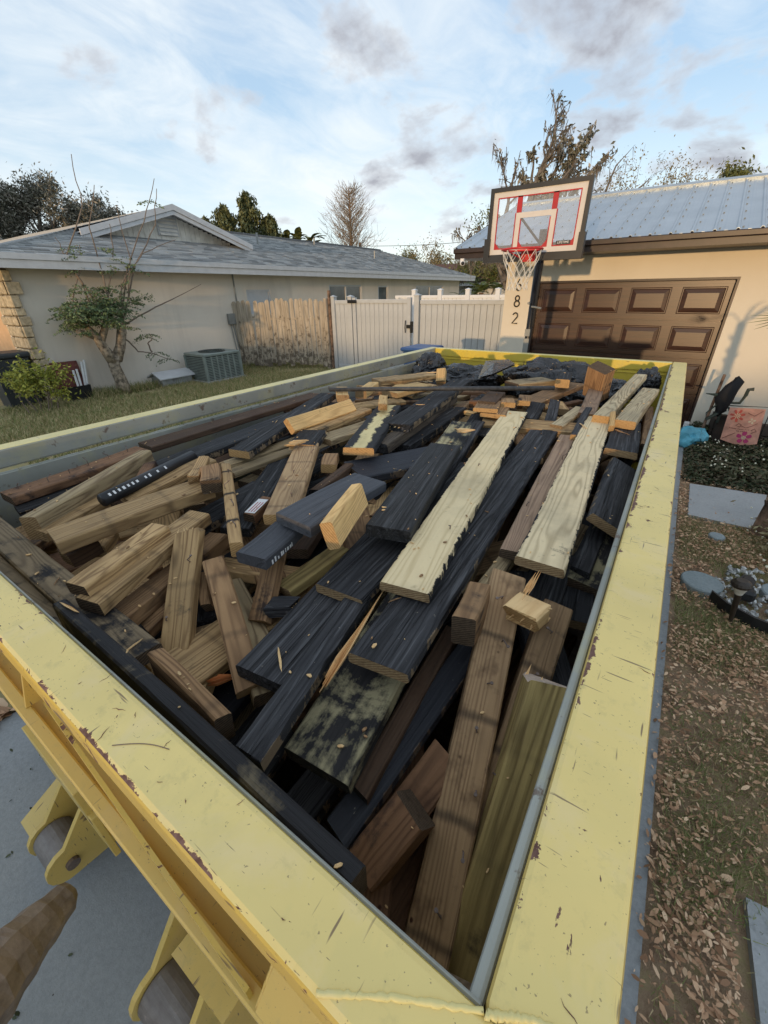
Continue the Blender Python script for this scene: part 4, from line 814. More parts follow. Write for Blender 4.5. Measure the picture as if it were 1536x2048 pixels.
def fmark(mat, poly, dy=-0.004):
    g = Geo(); g.prism([FP(u, v) + Vector((0, dy, 0)) for u, v in poly], (0, 0.001, 0)); g.out('flower_print', M[mat], cloth)
def petals(cu_, cv, r, n, mat, w=0.5, asp=0.82, dy=-0.004):
    for k in range(n):
        a = 2 * PI * k / n + 0.3; p = []
        for (rr, off) in ((0.08, 0), (0.6, -w), (0.95, -w * 0.6), (1.0, 0), (0.95, w * 0.6), (0.6, w)): p.append((cu_ + r * rr * math.cos(a + off * 0.55), cv + r * rr * asp * math.sin(a + off * 0.55)))
        fmark(mat, p, dy)
petals(0.28, 0.78, 0.22, 7, 'flag_red'); petals(0.28, 0.78, 0.10, 8, 'flag_cream', 0.3, dy=-0.006)
petals(0.62, 0.20, 0.21, 5, 'flag_magenta', 0.9); petals(0.62, 0.20, 0.07, 5, 'flag_cream', 0.8, dy=-0.006)
petals(0.72, 0.66, 0.10, 4, 'flag_cream', 0.9)
for pts in ([(0.32, 0.5), (0.38, 0.57), (0.46, 0.55), (0.44, 0.48), (0.38, 0.49)], [(0.46, 0.52), (0.6, 0.47), (0.75, 0.52), (0.88, 0.60)], [(0.55, 0.88), (0.75, 0.80), (0.95, 0.95)], [(0.05, 0.06), (0.22, 0.2), (0.36, 0.30)], [(0.78, 0.32), (0.9, 0.38), (0.84, 0.45), (0.76, 0.40)]):
    g = Geo(); g.tube([FP(u, v) + Vector((0, -0.004, 0)) for u, v in pts], 0.0035, 4); g.out('scroll_print', M['flag_brown'], cloth)
g = Geo()
for v0, u0, u1 in ((0.42, 0.15, 0.72), (0.365, 0.38, 0.66)):
    u = u0
    while u < u1: g.box(FP(u, v0).x, FP(u + 0.028, v0).x, FP(u, v0).y - 0.006, FP(u, v0).y - 0.004, FP(u, v0).z - 0.004, FP(u, v0).z + 0.004); u += 0.045 + 0.02 * (random.random() < .25)
g.out('verse_print', M['flag_brown'], cloth)
g = Geo(); g.tube([(1.21, fy + 0.03, 0), (1.205, fy + 0.03, 0.645), (0.78, fy + 0.01, 0.62)], 0.006, 6); g.out('stake', M['black_metal'], fl)
od = thing('garden_ornament', 'dark garden ornament with draped black cloth by the cream wall left of the flag', 'ornament', (0.75, 7.25, 0))
g = Geo(); rr = [(0.70, 0.42, 0.03), (0.74, 0.52, 0.06), (0.72, 0.66, 0.10), (0.755, 0.80, 0.085), (0.80, 0.90, 0.055), (0.77, 0.95, 0.02)]
g.tube([(x, 7.25, z) for x, z, r_ in rr], [r_ for _, _, r_ in rr], 12)
for i in range(len(g.V)): v = Vector(g.V[i]); g.V[i] = tuple(v + Vector((noise.noise(v * 22) * 0.03, noise.noise(v * 22 + Vector((5, 5, 5))) * 0.03, 0)))
g.out('cloth', M['cloth_black'], od, True)
g = Geo(); g.tube([(0.74, 7.25, 0.33), (0.74, 7.25, 0.6), (0.9, 7.25, 0.62), (0.93, 7.25, 0.72)], 0.018, 6); g.tube([(0.93, 7.25, 0.72), (0.935, 7.25, 0.80), (0.99, 7.25, 0.81)], 0.022, 6); g.tube([(0.50, 7.22, 0.71), (0.62, 7.23, 0.70), (0.78, 7.25, 0.69)], [0.006, 0.02, 0.012], 6)
g.tube([(0.70, 7.25, 0.62), (0.58, 7.22, 0.45), (0.60, 7.22, 0.36), (0.78, 7.25, 0.52)], [0.012, 0.008, 0.02, 0.03], 6); g.tube([(0.80, 7.25, 0.55), (0.88, 7.22, 0.45), (0.97, 7.25, 0.50)], [0.01, 0.045, 0.01], 6); g.out('frame', M['ornament_green'], od)
g = Geo(); g.tube([(0.60, 7.28, 0.02), (0.635, 7.3, 0.96)], 0.018, 8); tag(g.out('wooden_stake', M['bark_brown']), 'thin brown wooden stake beside the dark garden ornament', 'stake')
lowpot = obj('white_pot', BX(0.40, 0.47, 7.75, 7.85, 0, 0.16, bev=0.01), M['white_plain']); tag(lowpot, 'small white pot behind the cyan plastic bag at the corner of the garage door', 'pot')
def crumple(name, label, cat, c, s, mat, seed, amp=0.35, sub=4, flat=0.0, thing_parent=None):
    bm = bmesh.new(); bmesh.ops.create_icosphere(bm, subdivisions=sub, radius=1.0); off = Vector((seed * 3.1, seed * 1.7, seed))
    for v in bm.verts:
        p = v.co.copy(); r_ = 1 + amp * 0.9 * noise.noise(p * 1.3 + off)
        q = p * 2.2 + off + Vector((noise.noise(p * 3 + off), noise.noise(p * 3 - off), noise.noise(p * 3.3))) * 0.6
        ridge = 1 - abs(noise.noise(q)) * 2.6; r_ += amp * 0.40 * ridge + amp * 0.17 * (1 - abs(noise.noise(q * 2.0)) * 3)
        p = p * r_; 
        if p.z < -flat and flat: p.z = -flat
        v.co = Vector((p.x * s[0], p.y * s[1], p.z * s[2])) + Vector(c)
    o = obj(name, bm, M[mat], None, mat == 'bag_plastic')
    return tag(o, label, cat)
crumple('plastic_bag', 'crumpled cyan plastic bag on the ground where the ivy bed meets the driveway', 'bag', (0.50, 7.05, 0.13), (0.15, 0.17, 0.14), 'cyan_plastic', 3, 0.45, 3)
# solar light, pebbles and edging
so = thing('solar_light', 'solar path light with brown cap and white collar beside the pebble bed', 'path light', (0.78, 3.0, 0))
for (nm, prof, mt_) in (('stake', [(0.0, 0.012), (0.24, 0.020)], 'solar_brown'), ('diffuser', [(0.24, 0.022), (0.26, 0.028), (0.30, 0.046)], 'solar_white'), ('cap', [(0.30, 0.052), (0.315, 0.056), (0.33, 0.050), (0.345, 0.03)], 'solar_brown')):
    g = Geo(); g.tube([(0.775 - z * 0.12, 3.0, z) for z, r_ in prof], [r_ for z, r_ in prof], 16); g.out(nm, M[mt_], so)
s2 = thing('spotlight', 'small black garden spotlight tipped among the pebbles', 'spotlight', (0.86, 3.42, 0))
obj('body', BX(0.82, 0.91, 3.26, 3.36, 0.03, 0.12, bev=0.02), M['black_plastic'], s2); g = Geo(); g.tube([(0.85, 3.40, 0.10), (0.85, 3.37, 0.15)], [0.05, 0.045], 14); g.tube([(0.85, 3.375, 0.1505), (0.85, 3.365, 0.162)], [0.030, 0.028], 12); g.out('lamp_head', M['solar_brown'], s2)
ed = thing('garden_edging', 'black plastic edging strip along the front of the pebble bed', 'edging', (0.8, 3.1, 0))
g = Geo(); ep = [(0.66, 3.20), (0.74, 3.10), (0.88, 3.02), (1.05, 2.98), (1.35, 2.98)]
for (a, b) in zip(ep, ep[1:]): g.prism([(a[0], a[1], 0), (b[0], b[1], 0), (b[0], b[1] + 0.02, 0), (a[0], a[1] + 0.02, 0)], (0, 0, 0.085))
g.out('strip', M['black_plastic'], ed)
def ico_pts(sub=1):
    bm = bmesh.new(); bmesh.ops.create_icosphere(bm, subdivisions=sub, radius=1.0); V = np.array([v.co[:] for v in bm.verts]); F = np.array([[v.index for v in f.verts] for f in bm.faces]); bm.free(); return V, F
IV, IF = ico_pts(1)
P_ = []
for k in range(260):
    x, y = random.uniform(0.68, 1.3), random.uniform(3.03, 3.80)
    if y < 3.2 - (x - .66) * 0.6 or (x - 0.615) ** 2 + (y - 3.38) ** 2 < 0.02 or y > 3.85 - (x - 0.8) ** 2 or (x < 0.78 and y > 3.55): continue
    s = random.uniform(0.012, 0.032); R_ = np.array(Matrix.Rotation(random.uniform(0, 6), 3, Vector((random.random(), random.random(), random.random())).normalized()))
    P_.append(((IV * np.array([s, s * random.uniform(.6, 1), s * .6]) * (1 + rng.uniform(-.15, .15, (len(IV), 1)))) @ R_.T + [x, y, 0.015])[IF].reshape(-1, 3))
tag(npmesh('pebbles', np.concatenate(P_), 3, M['pebble']), 'white and dark pebbles filling the bed behind the black edging', 'pebbles', kind='stuff')

def leaf_quads(centers, size, rng_, aspect=2.2, flat=0.5, up=None, jitter=0.35):
    """diamond leaves: (n*4,3) array"""
    n = len(centers); a = rng_.normal(size=(n, 3)); 
    if up is not None: a = a * [1, 1, flat]
    else: a[:, 2] *= 1.0
    a /= np.linalg.norm(a, axis=1, keepdims=True) + 1e-9
    b = rng_.normal(size=(n, 3)); 
    if up is not None: b = np.cross(a, np.array([0, 0, 1.0]) + rng_.normal(size=(n, 3)) * jitter)
    b -= a * (a * b).sum(1, keepdims=True); b /= np.linalg.norm(b, axis=1, keepdims=True) + 1e-9
    s = (size * rng_.uniform(0.6, 1.25, n))[:, None] if np.isscalar(size) else (size * rng_.uniform(0.7, 1.2, n))[:, None]
    L = a * s; B2 = b * s / aspect; c = centers
    return np.stack([c - L, c - B2 * 0.9 + L * 0.1, c + L, c + B2 * 0.9 + L * 0.1], 1).reshape(-1, 3)
# leaf litter and grass of the right-hand yard
n = 70000; X_ = rng.uniform(0.40, 2.1, n); Y_ = rng.uniform(-0.4, 5.9, n) 
keep = ~((X_ > 0.52) & (X_ < 1.22) & (Y_ > 4.6) & (Y_ < 5.55) & (rng.random(n) > 0.03)) & ~((X_ < 0.435) & (rng.random(n) > 0.15)) & ~(((X_ - 0.615) ** 2 + (Y_ - 3.38) ** 2 < 0.02)) & ~((X_ > .7) & (Y_ > 3.1) & (Y_ < 3.8)) & ~((X_ > 0.70) & (Y_ > 0.5) & (Y_ < 1.33))
den_ = np.array([noise.noise(Vector((x * 2.2, y * 2.2, 0))) for x, y in zip(X_, Y_)]); keep &= (rng.random(n) < 0.62 + den_ * 1.0)
cc = np.stack([X_, Y_, rng.uniform(0.0, 0.02, n)], 1)[keep]
def litter(cc, size, rng_):
    n = len(cc); th = rng_.uniform(0, 2 * PI, n); a = np.stack([np.cos(th), np.sin(th), rng_.normal(size=n) * 0.22], 1); b = np.stack([-np.sin(th), np.cos(th), rng_.normal(size=n) * 0.45], 1)
    s = (size * rng_.uniform(0.6, 1.3, n))[:, None]; w = s * rng_.uniform(0.30, 0.48, n)[:, None]; up = np.array([0, 0, 1.0]) * w * 0.35
    L = a * s; B2 = b * w
    tip, tail, l1, l2, r1, r2 = cc + L, cc - L, cc + L * .35 + B2 + up, cc - L * .45 + B2 * .9 + up, cc + L * .35 - B2 + up, cc - L * .45 - B2 * .9 + up
    return np.stack([tail, r2, r1, tip, l1, l2], 1).reshape(-1, 3)
tag(npmesh('leaf_litter', litter(cc + [0, 0, 0.005], 0.0130 * (0.35 + 1.1 * rng.random(len(cc)) ** 1.5), rng), 6, M['leaf_litter']), 'fallen brown oak leaves scattered over the thin grass on the right', 'fallen leaves', kind='stuff')
def blades(x0, x1, y0, y1, n, h, w, name, mats, label, dens=None, thr=0.0, mi_p=0.5, z=0.0):
    X = rng.uniform(x0, x1, n); Y = rng.uniform(y0, y1, n)
    if dens: 
        d = np.array([noise.noise(Vector((x * dens, y * dens, 3))) for x, y in zip(X, Y)]); k = d + rng.normal(size=n) * 0.12 > thr; X, Y = X[k], Y[k]; n = len(X)
    th = rng.uniform(0, 2 * PI, n); d1 = np.stack([np.cos(th), np.sin(th), np.zeros(n)], 1) * w; lean = np.stack([rng.normal(size=n), rng.normal(size=n), np.zeros(n)], 1) * h * 0.55
    hh = rng.uniform(0.5, 1.2, n) * h; B0 = np.stack([X, Y, np.full(n, z)], 1); T_ = B0 + lean + np.stack([np.zeros(n), np.zeros(n), hh], 1)
    V = np.stack([B0 - d1, B0 + d1, T_], 1).reshape(-1, 3)
    return tag(npmesh(name, V, 3, [M[m_] for m_ in mats], mi=(rng.random(n) > mi_p).astype(np.int32)), label, 'grass', kind='stuff')
blades(0.46, 2.1, -0.4, 4.6, 110000, 0.034, 0.0017, 'grass', ['grass_dry', 'grass_green'], 'thin patchy grass between the fallen leaves on the right', 1.6, -0.1)
blades(0.46, 2.1, -0.4, 4.6, 26000, 0.046, 0.0022, 'grass_tufts', ['grass_green', 'grass_green'], 'greener grass tufts between the fallen leaves on the right', 2.2, 0.22)
blades(-11.0, -4.4, 1.6, 9.9, 110000, 0.075, 0.006, 'lawn_grass', ['grass_dry', 'grass_green'], 'dry green lawn strip between the container and the beige house', 0.7, -0.35, 0.62)
blades(-10.9, -10.2, 3.9, 9.0, 6000, 0.20, 0.007, 'tall_grass', ['grass_dry', 'grass_green'], 'taller weeds growing along the foot of the beige wall', 1.6, -0.1, 0.5)
# twigs, bark chips near front left and on the driveway
n = 700; cc = np.stack([rng.uniform(-4.4, -2.45, n), rng.uniform(-0.9, 0.25, n), rng.uniform(0, 0.02, n)], 1)
tag(npmesh('bark_mulch', litter(cc, 0.05, rng), 6, M['leaf_litter']), 'brown bark chips and leaves beside the front left of the driveway', 'mulch', kind='stuff')
n = 80; cc = np.stack([rng.uniform(-2.45, 0.1, n), rng.uniform(-0.9, 0.2, n), np.full(n, 0.004)], 1)
tag(npmesh('driveway_debris', litter(cc, 0.010, rng), 6, M['ivy']), 'small dark specks of debris on the concrete driveway', 'debris', kind='stuff')
# ivy bed with white flowers
n = 21000; X_ = rng.uniform(0.46, 2.6, n); Y_ = rng.uniform(5.62, 7.98, n); H_ = np.array([0.04 + 0.16 * max(0, 0.55 + noise.noise(Vector((x * 3, y * 3, 1)))) for x, y in zip(X_, Y_)]) * np.clip((Y_ - 5.55) * 2, 0.15, 1) * np.clip((X_ - 0.42) * 6, 0.2, 1)
cc = np.stack([X_, Y_, H_ * rng.random(n) ** 0.5], 1); V = leaf_quads(cc, 0.030, rng, 1.8, 0.45, True)
tag(npmesh('ivy', V, 4, M['ivy']), 'dark ground cover plants filling the bed under the cream garage wall', 'ground cover', kind='stuff')
def ball_cloud(centers, r0, r1, name, mat, label, cat):
    P_ = []
    for c in centers: s = random.uniform(r0, r1); P_.append((IV * s + np.array(c))[IF].reshape(-1, 3))
    return tag(npmesh(name, np.concatenate(P_), 3, M[mat]), label, cat, kind='stuff')
fc = []
for k in range(70):
    a = random.random()
    if a < 0.35: x, y = random.gauss(0.78, 0.08), random.gauss(6.35, 0.25); z = 0.13
    elif a < 0.7: x, y = random.gauss(1.06, 0.05), random.gauss(4.3, 0.45); z = 0.05
    else: x, y = random.uniform(0.5, 1.4), random.uniform(5.7, 7.3); z = 0.14
    fc.append((x, y, z + random.uniform(0, 0.04)))
ball_cloud(fc, 0.007, 0.015, 'white_flowers', 'flower_white', 'tiny white flowers dotted over the ivy bed and the path edge', 'flowers')
sb = crumple  # alias used for bags below
# small shrub at the right edge beside the path
n = 900; cc = np.stack([rng.normal(1.20, 0.10, n), rng.normal(4.25, 0.22, n), np.abs(rng.normal(0.10, 0.09, n))], 1); V = leaf_quads(cc, 0.028, rng, 3.0)
sh = thing('border_shrub', 'low shrub with small pale leaves at the right edge beside the garden path', 'shrub', (1.2, 4.25, 0)); npmesh('foliage', V, 4, M['leaf_tan'], sh)
pp = thing('palm_tree', 'slender palm with a rough trunk at the right edge beside the path slab', 'palm', (1.11, 4.55, 0))
g = Geo(); p0 = Vector((0.70, 4.55, 1.78)); P3 = [Vector((1.09, 4.55, 0)), Vector((1.08, 4.55, 0.25)), Vector((1.10, 4.55, 0.6)), Vector((1.11, 4.55, 1.1)), Vector((1.09, 4.55, 1.75))]
g.tube(P3, [0.095, 0.075, 0.06, 0.055, 0.05], 10)
for j in range(26):
    z = 0.03 + j * 0.06; a = j * 2.4; g.tube([(1.09 + 0.055 * math.cos(a), 4.55 + 0.055 * math.sin(a), z), (1.09 + 0.095 * math.cos(a), 4.55 + 0.095 * math.sin(a), z + 0.07)], [0.022, 0.006], 5)
g.out('trunk', M['bark_brown'], pp)
g = Geo()
for k in range(9):
    a = math.radians(140 + k * 11); L_ = random.uniform(0.20, 0.30); p1 = p0 + Vector((math.cos(a) * L_, 0.02 * k, math.sin(a) * L_ * 0.55)); g.tube([p0, (p0 + p1) / 2 + Vector((0, 0, 0.012)), p1], [0.003, 0.005, 0.0008], 4)
g.tube([(1.09, 4.55, 1.74), (0.95, 4.55, 1.86), (0.70, 4.55, 1.78)], [0.012, 0.009, 0.004], 6)
for k in range(8):
    a = k * 0.8; q = Vector((1.09, 4.55, 1.74)); t_ = q + Vector((0.5 * abs(math.cos(a)) + .1, 0.5 * math.sin(a), 0.25)); g.tube([q, (q + t_) / 2 + Vector((0, 0, .1)), t_], [0.010, 0.008, 0.002], 4)
g.out('fronds', M['palm_green'], pp)

st = thing('unseen_shade_shrubs', 'low line of shrubs added out of view behind the camera to shade the lower scene', 'shade blocker', (0, -40, 0)); st['kind'] = 'stuff'  # added foliage row, never in view, keeps the low sun off lower parts
rg = np.random.default_rng(17); n = 16000; xx = rg.uniform(-34, 44, n); hh = np.array([3.35 + .22 * noise.noise(Vector((x * .35, 2, 7))) for x in xx]); npmesh('foliage', leaf_quads(np.stack([xx, -40 + rg.normal(size=n) * 1.0, hh * rg.random(n) ** .7], 1), .32, rg, 1.5), 4, M['leaf_olive'], st)

# ================================================================ YELLOW ROLL-OFF CONTAINER
RT = 1.45
con = thing('dumpster', 'large yellow steel roll off container with scratched rails, full of scrap wood', 'dumpster', (-1.1, 2.2, 0))
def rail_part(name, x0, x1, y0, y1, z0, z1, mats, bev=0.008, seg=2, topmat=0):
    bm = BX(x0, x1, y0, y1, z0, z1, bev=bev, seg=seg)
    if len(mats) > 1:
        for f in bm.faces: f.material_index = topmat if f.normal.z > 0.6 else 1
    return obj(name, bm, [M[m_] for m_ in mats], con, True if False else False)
XL, XR = -2.285, 0.108; YF, YB = 0.054, 4.36
r1 = rail_part('front_rail', XL, XR, YF, 0.132, RT - 0.075, RT, ['front_rail_yellow', 'edge_yellow'])
r2 = rail_part('right_rail', 0.008, XR, 0.1325, YB, RT - 0.08, RT, ['right_rail_yellow', 'body_yellow'])
r3 = rail_part('left_rail', XL, XL + 0.085, 0.1325, YB, RT - 0.08, RT, ['rail_yellow', 'grey_steel'])
r4 = rail_part('back_rail', XL + 0.086, 0.007, YB - 0.075, YB, RT - 0.08, RT, ['rail_yellow', 'inner_yellow'])
# inner grey lips and walls
obj('right_lip', BX(-0.007, 0.007, 0.133, YB - 0.08, RT - 0.055, RT - 0.012, bev=0.005, seg=2), M['grey_steel'], con)
obj('right_wall', BX(0.0085, 0.028, 0.133, YB - 0.08, 0.30, RT - 0.081), M['grey_steel'], con)
obj('left_wall', BX(XL + 0.075, XL + 0.098, 0.133, YB - 0.08, 0.30, RT - 0.095, bev=0.003), M['grey_steel'], con)
obj('back_wall', BX(XL + 0.09, 0.005, YB - 0.070, YB - 0.050, 0.30, RT - 0.081), M['inner_yellow'], con)
obj('front_wall', BX(XL + 0.01, XR - 0.01, 0.085, 0.105, 0.25, RT - 0.076), M['body_yellow'], con)
obj('front_lip', BX(XL + 0.09, 0.006, 0.1325, 0.1375, RT - 0.05, RT - 0.008, bev=0.002), M['grey_steel'], con)
obj('floor', BX(XL + 0.02, XR - 0.02, 0.11, YB - 0.02, 0.24, 0.29), M['rusty_steel'], con)
def bead(name, pts, r, mat, parent, n=60, seed=0):
    P3 = []; pts = [Vector(p) for p in pts]
    for i in range(n + 1):
        t = i / n * (len(pts) - 1); k = min(int(t), len(pts) - 2); p = pts[k].lerp(pts[k + 1], t - k); P3.append(p + Vector((noise.noise(Vector((i * .7, seed, 0))), noise.noise(Vector((i * .7, seed, 9))), 0)) * r * 0.5)
    g = Geo(); g.tube(P3, [r * (0.75 + 0.5 * random.random()) for _ in P3], 8); return g.out(name, M[mat], parent, True)
bead('corner_weld', [(0.010, 0.130, RT - 0.001), (0.045, 0.150, RT - 0.001), (0.106, 0.165, RT - 0.001)], 0.0035, 'rail_yellow', con, 40, 1)
bead('corner_weld', [(-0.12, 0.058, RT - 0.0005), (-0.06, 0.095, RT - 0.0005), (0.008, 0.131, RT - 0.0005)], 0.0028, 'rail_yellow', con, 40, 2)
bead('wall_weld', [(XL + 0.088, 0.14, RT - 0.094), (XL + 0.088, 4.28, RT - 0.094)], 0.004, 'grey_steel', con, 160, 3)
bead('wall_weld', [(XL + 0.10, 4.285, RT - 0.10), (0.0, 4.285, RT - 0.10)], 0.003, 'inner_yellow', con, 80, 4)
# scratches gouged through the paint on the flat of the rails
g = Geo()
for k in range(24):
    if random.random() < 0.55: x, y = random.uniform(-1.2, 0.08), random.uniform(0.062, 0.125)
    else: x, y = random.uniform(0.03, 0.10), random.uniform(0.15, 3.5)
    a = random.uniform(0, PI); L_ = random.uniform(0.002, 0.012); z = RT + 0.0005; px = [(-1, 0), (-.5, random.uniform(-.2, .2)), (0, random.uniform(-.25, .25)), (.5, random.uniform(-.2, .2)), (1, 0)]
    P_ = [(x + (u * math.cos(a) - v_ * math.sin(a)) * L_, y + (u * math.sin(a) + v_ * math.cos(a)) * L_, z) for u, v_ in px]; g.tube(P_, [0.0001, 0.0004 * random.random() + .0002, 0.0006 * random.random() + .0002, 0.0003, 0.0001], 4)
tag(g.out('scratches', M['rust_chip'], r1), kind='stuff')
g = Geo(); g.tube([(-0.51 + 0.010 * math.sin(j / 12 * 2.2) * 0 + 0.006 * j, 0.071 + 0.0034 * j + 0.006 * math.sin(j / 12 * PI) , RT + 0.0008) for j in range(13)], 0.0006, 4); tag(g.out('bent_wire', M['rusty_steel']), 'thin curved brown wire lying on the front rail', 'wire')
# front structure below the rail
obj('lower_flange', BX(-2.3, -0.02, 0.026, 0.050, 1.175, 1.205, bev=0.003), M['body_yellow'], con)
obj('flange_web', BX(-2.3, -0.02, 0.046, 0.084, 1.10, 1.174, bev=0.002), M['body_yellow'], con)
obj('lower_beam', BX(-2.3, 0.0, 0.056, 0.084, 0.90, 1.10, bev=0.003), M['body_yellow'], con)
for x in (-0.99, -1.75):
    g = Geo(); g.prism([(x, 0.040, 1.206), (x, 0.084, 1.37), (x, 0.084, 1.206)], (0.008, 0, 0)); g.out('gusset', M['body_yellow'], con)
g = Geo(); g.prism([(-0.215, 0.028, 1.245), (-0.02, 0.030, 1.245), (-0.02, 0.084, 1.30), (-0.215, 0.084, 1.30)], (0, 0, -0.01)); g.prism([(-0.215, 0.0285, 1.235), (-0.215, 0.084, 1.29), (-0.215, 0.084, 1.206), (-0.215, 0.030, 1.206)], (0.006, 0, 0)); g.out('cover_plate', M['body_yellow'], con)
bead('cover_weld', [(-0.217, 0.032, 1.243), (-0.217, 0.083, 1.298)], 0.0025, 'body_yellow', con, 20, 6)
g = Geo(); a, b = Vector((-0.80, 0.055, 1.345)), Vector((-0.24, 0.032, 1.235)); g.prism([a, a + Vector((0, 0.006, 0.0)), b + Vector((0, 0.006, 0)), b], (0, 0, -0.03)); g.out('diagonal_brace', M['edge_yellow'], con)
# hanging brackets and rollers
obj('bracket_plate', BX(-1.30, -0.97, 0.022, 0.045, 0.66, 0.90, bev=0.002), M['body_yellow'], con)
obj('bracket_plate', BX(-1.22, -0.95, 0.024, 0.040, 0.60, 0.80, bev=0.002), M['body_yellow'], con)
g = Geo(); g.prism([(-0.52, 0.0, 0.86), (-0.33, 0.0, 0.96), (-0.33, 0.08, 0.96), (-0.52, 0.08, 0.86)], (0, 0, -0.25)); g.out('bracket_plate', M['body_yellow'], con)
def roller(X, Y, Z, r, hl, pl_):
    for sx in (-hl - 0.02, hl):
        prof = [(0.09, 0.34), (-0.0, 0.28)] ; P3 = [(X + sx, 0.083, Z + 0.26)]
        for k in range(9): a = math.radians(90 + k * 22.5); P3.append((X + sx, Y + r * 1.18 * math.cos(a), Z + r * 1.18 * math.sin(a)))
        P3.append((X + sx, 0.083, Z - 0.10)); g = Geo(); g.prism(P3, (0.018, 0, 0)); g.out('roller_bracket', M['body_yellow'], con)
    g = Geo(); g.tube([(X - hl, Y, Z), (X - hl + 0.004, Y, Z), (X + hl - 0.005, Y, Z), (X + hl - 0.001, Y, Z)], [r * .96, r, r, r * .96], 28); rl = g.out('roller', M['roller_steel'], con, False)
    for sx in (-hl - 0.036, hl + 0.019): g = Geo(); g.tube([(X + sx, Y, Z), (X + sx + 0.015, Y, Z)], 0.022, 12); g.out('axle_end', M['rusty_steel'], rl)
roller(-1.46, -0.065, 0.16, 0.066, 0.07, 0); roller(-0.71, -0.05, 0.18, 0.074, 0.085, 0)
g = Geo(); g.prism([(-1.66, -0.12, 0.10), (-1.56, -0.12, 0.10), (-1.56, 0.083, 0.20), (-1.66, 0.083, 0.20)], (0, 0, 0.09)); g.out('guide_channel', M['body_yellow'], con)
hb = thing('steel_prong', 'rusty brown tapered steel prong sticking in from the lower left corner above the concrete', 'steel bar', (-1.0, -0.3, 0))
g = Geo(); P3 = []; R3 = []
a, b = Vector((-0.99, -0.085, 0.58)), Vector((-0.86, -0.40, 0.70))
for k in range(22):
    t = k / 21; P3.append(a.lerp(b, t)); R3.append((0.030 if k == 0 else 0.036 + 0.088 * t) * (1 + 0.03 * math.sin(k * 1.7)))
g.tube(P3, R3, 10)
for i in range(len(g.V)): v_ = Vector(g.V[i]); g.V[i] = tuple(v_ + Vector((noise.noise(v_ * 30), noise.noise(v_ * 30 + Vector((3, 3, 3))), noise.noise(v_ * 28))) * 0.004)
g.out('prong', M['weathered_prong'], hb, False)
g = Geo(); g.tube([(-0.86, -0.40, 0.66), (-0.86, -0.52, 0.40), (-0.86, -0.60, 0.0)], [0.05, 0.05, 0.06], 10); g.out('support', M['body_yellow'], hb)

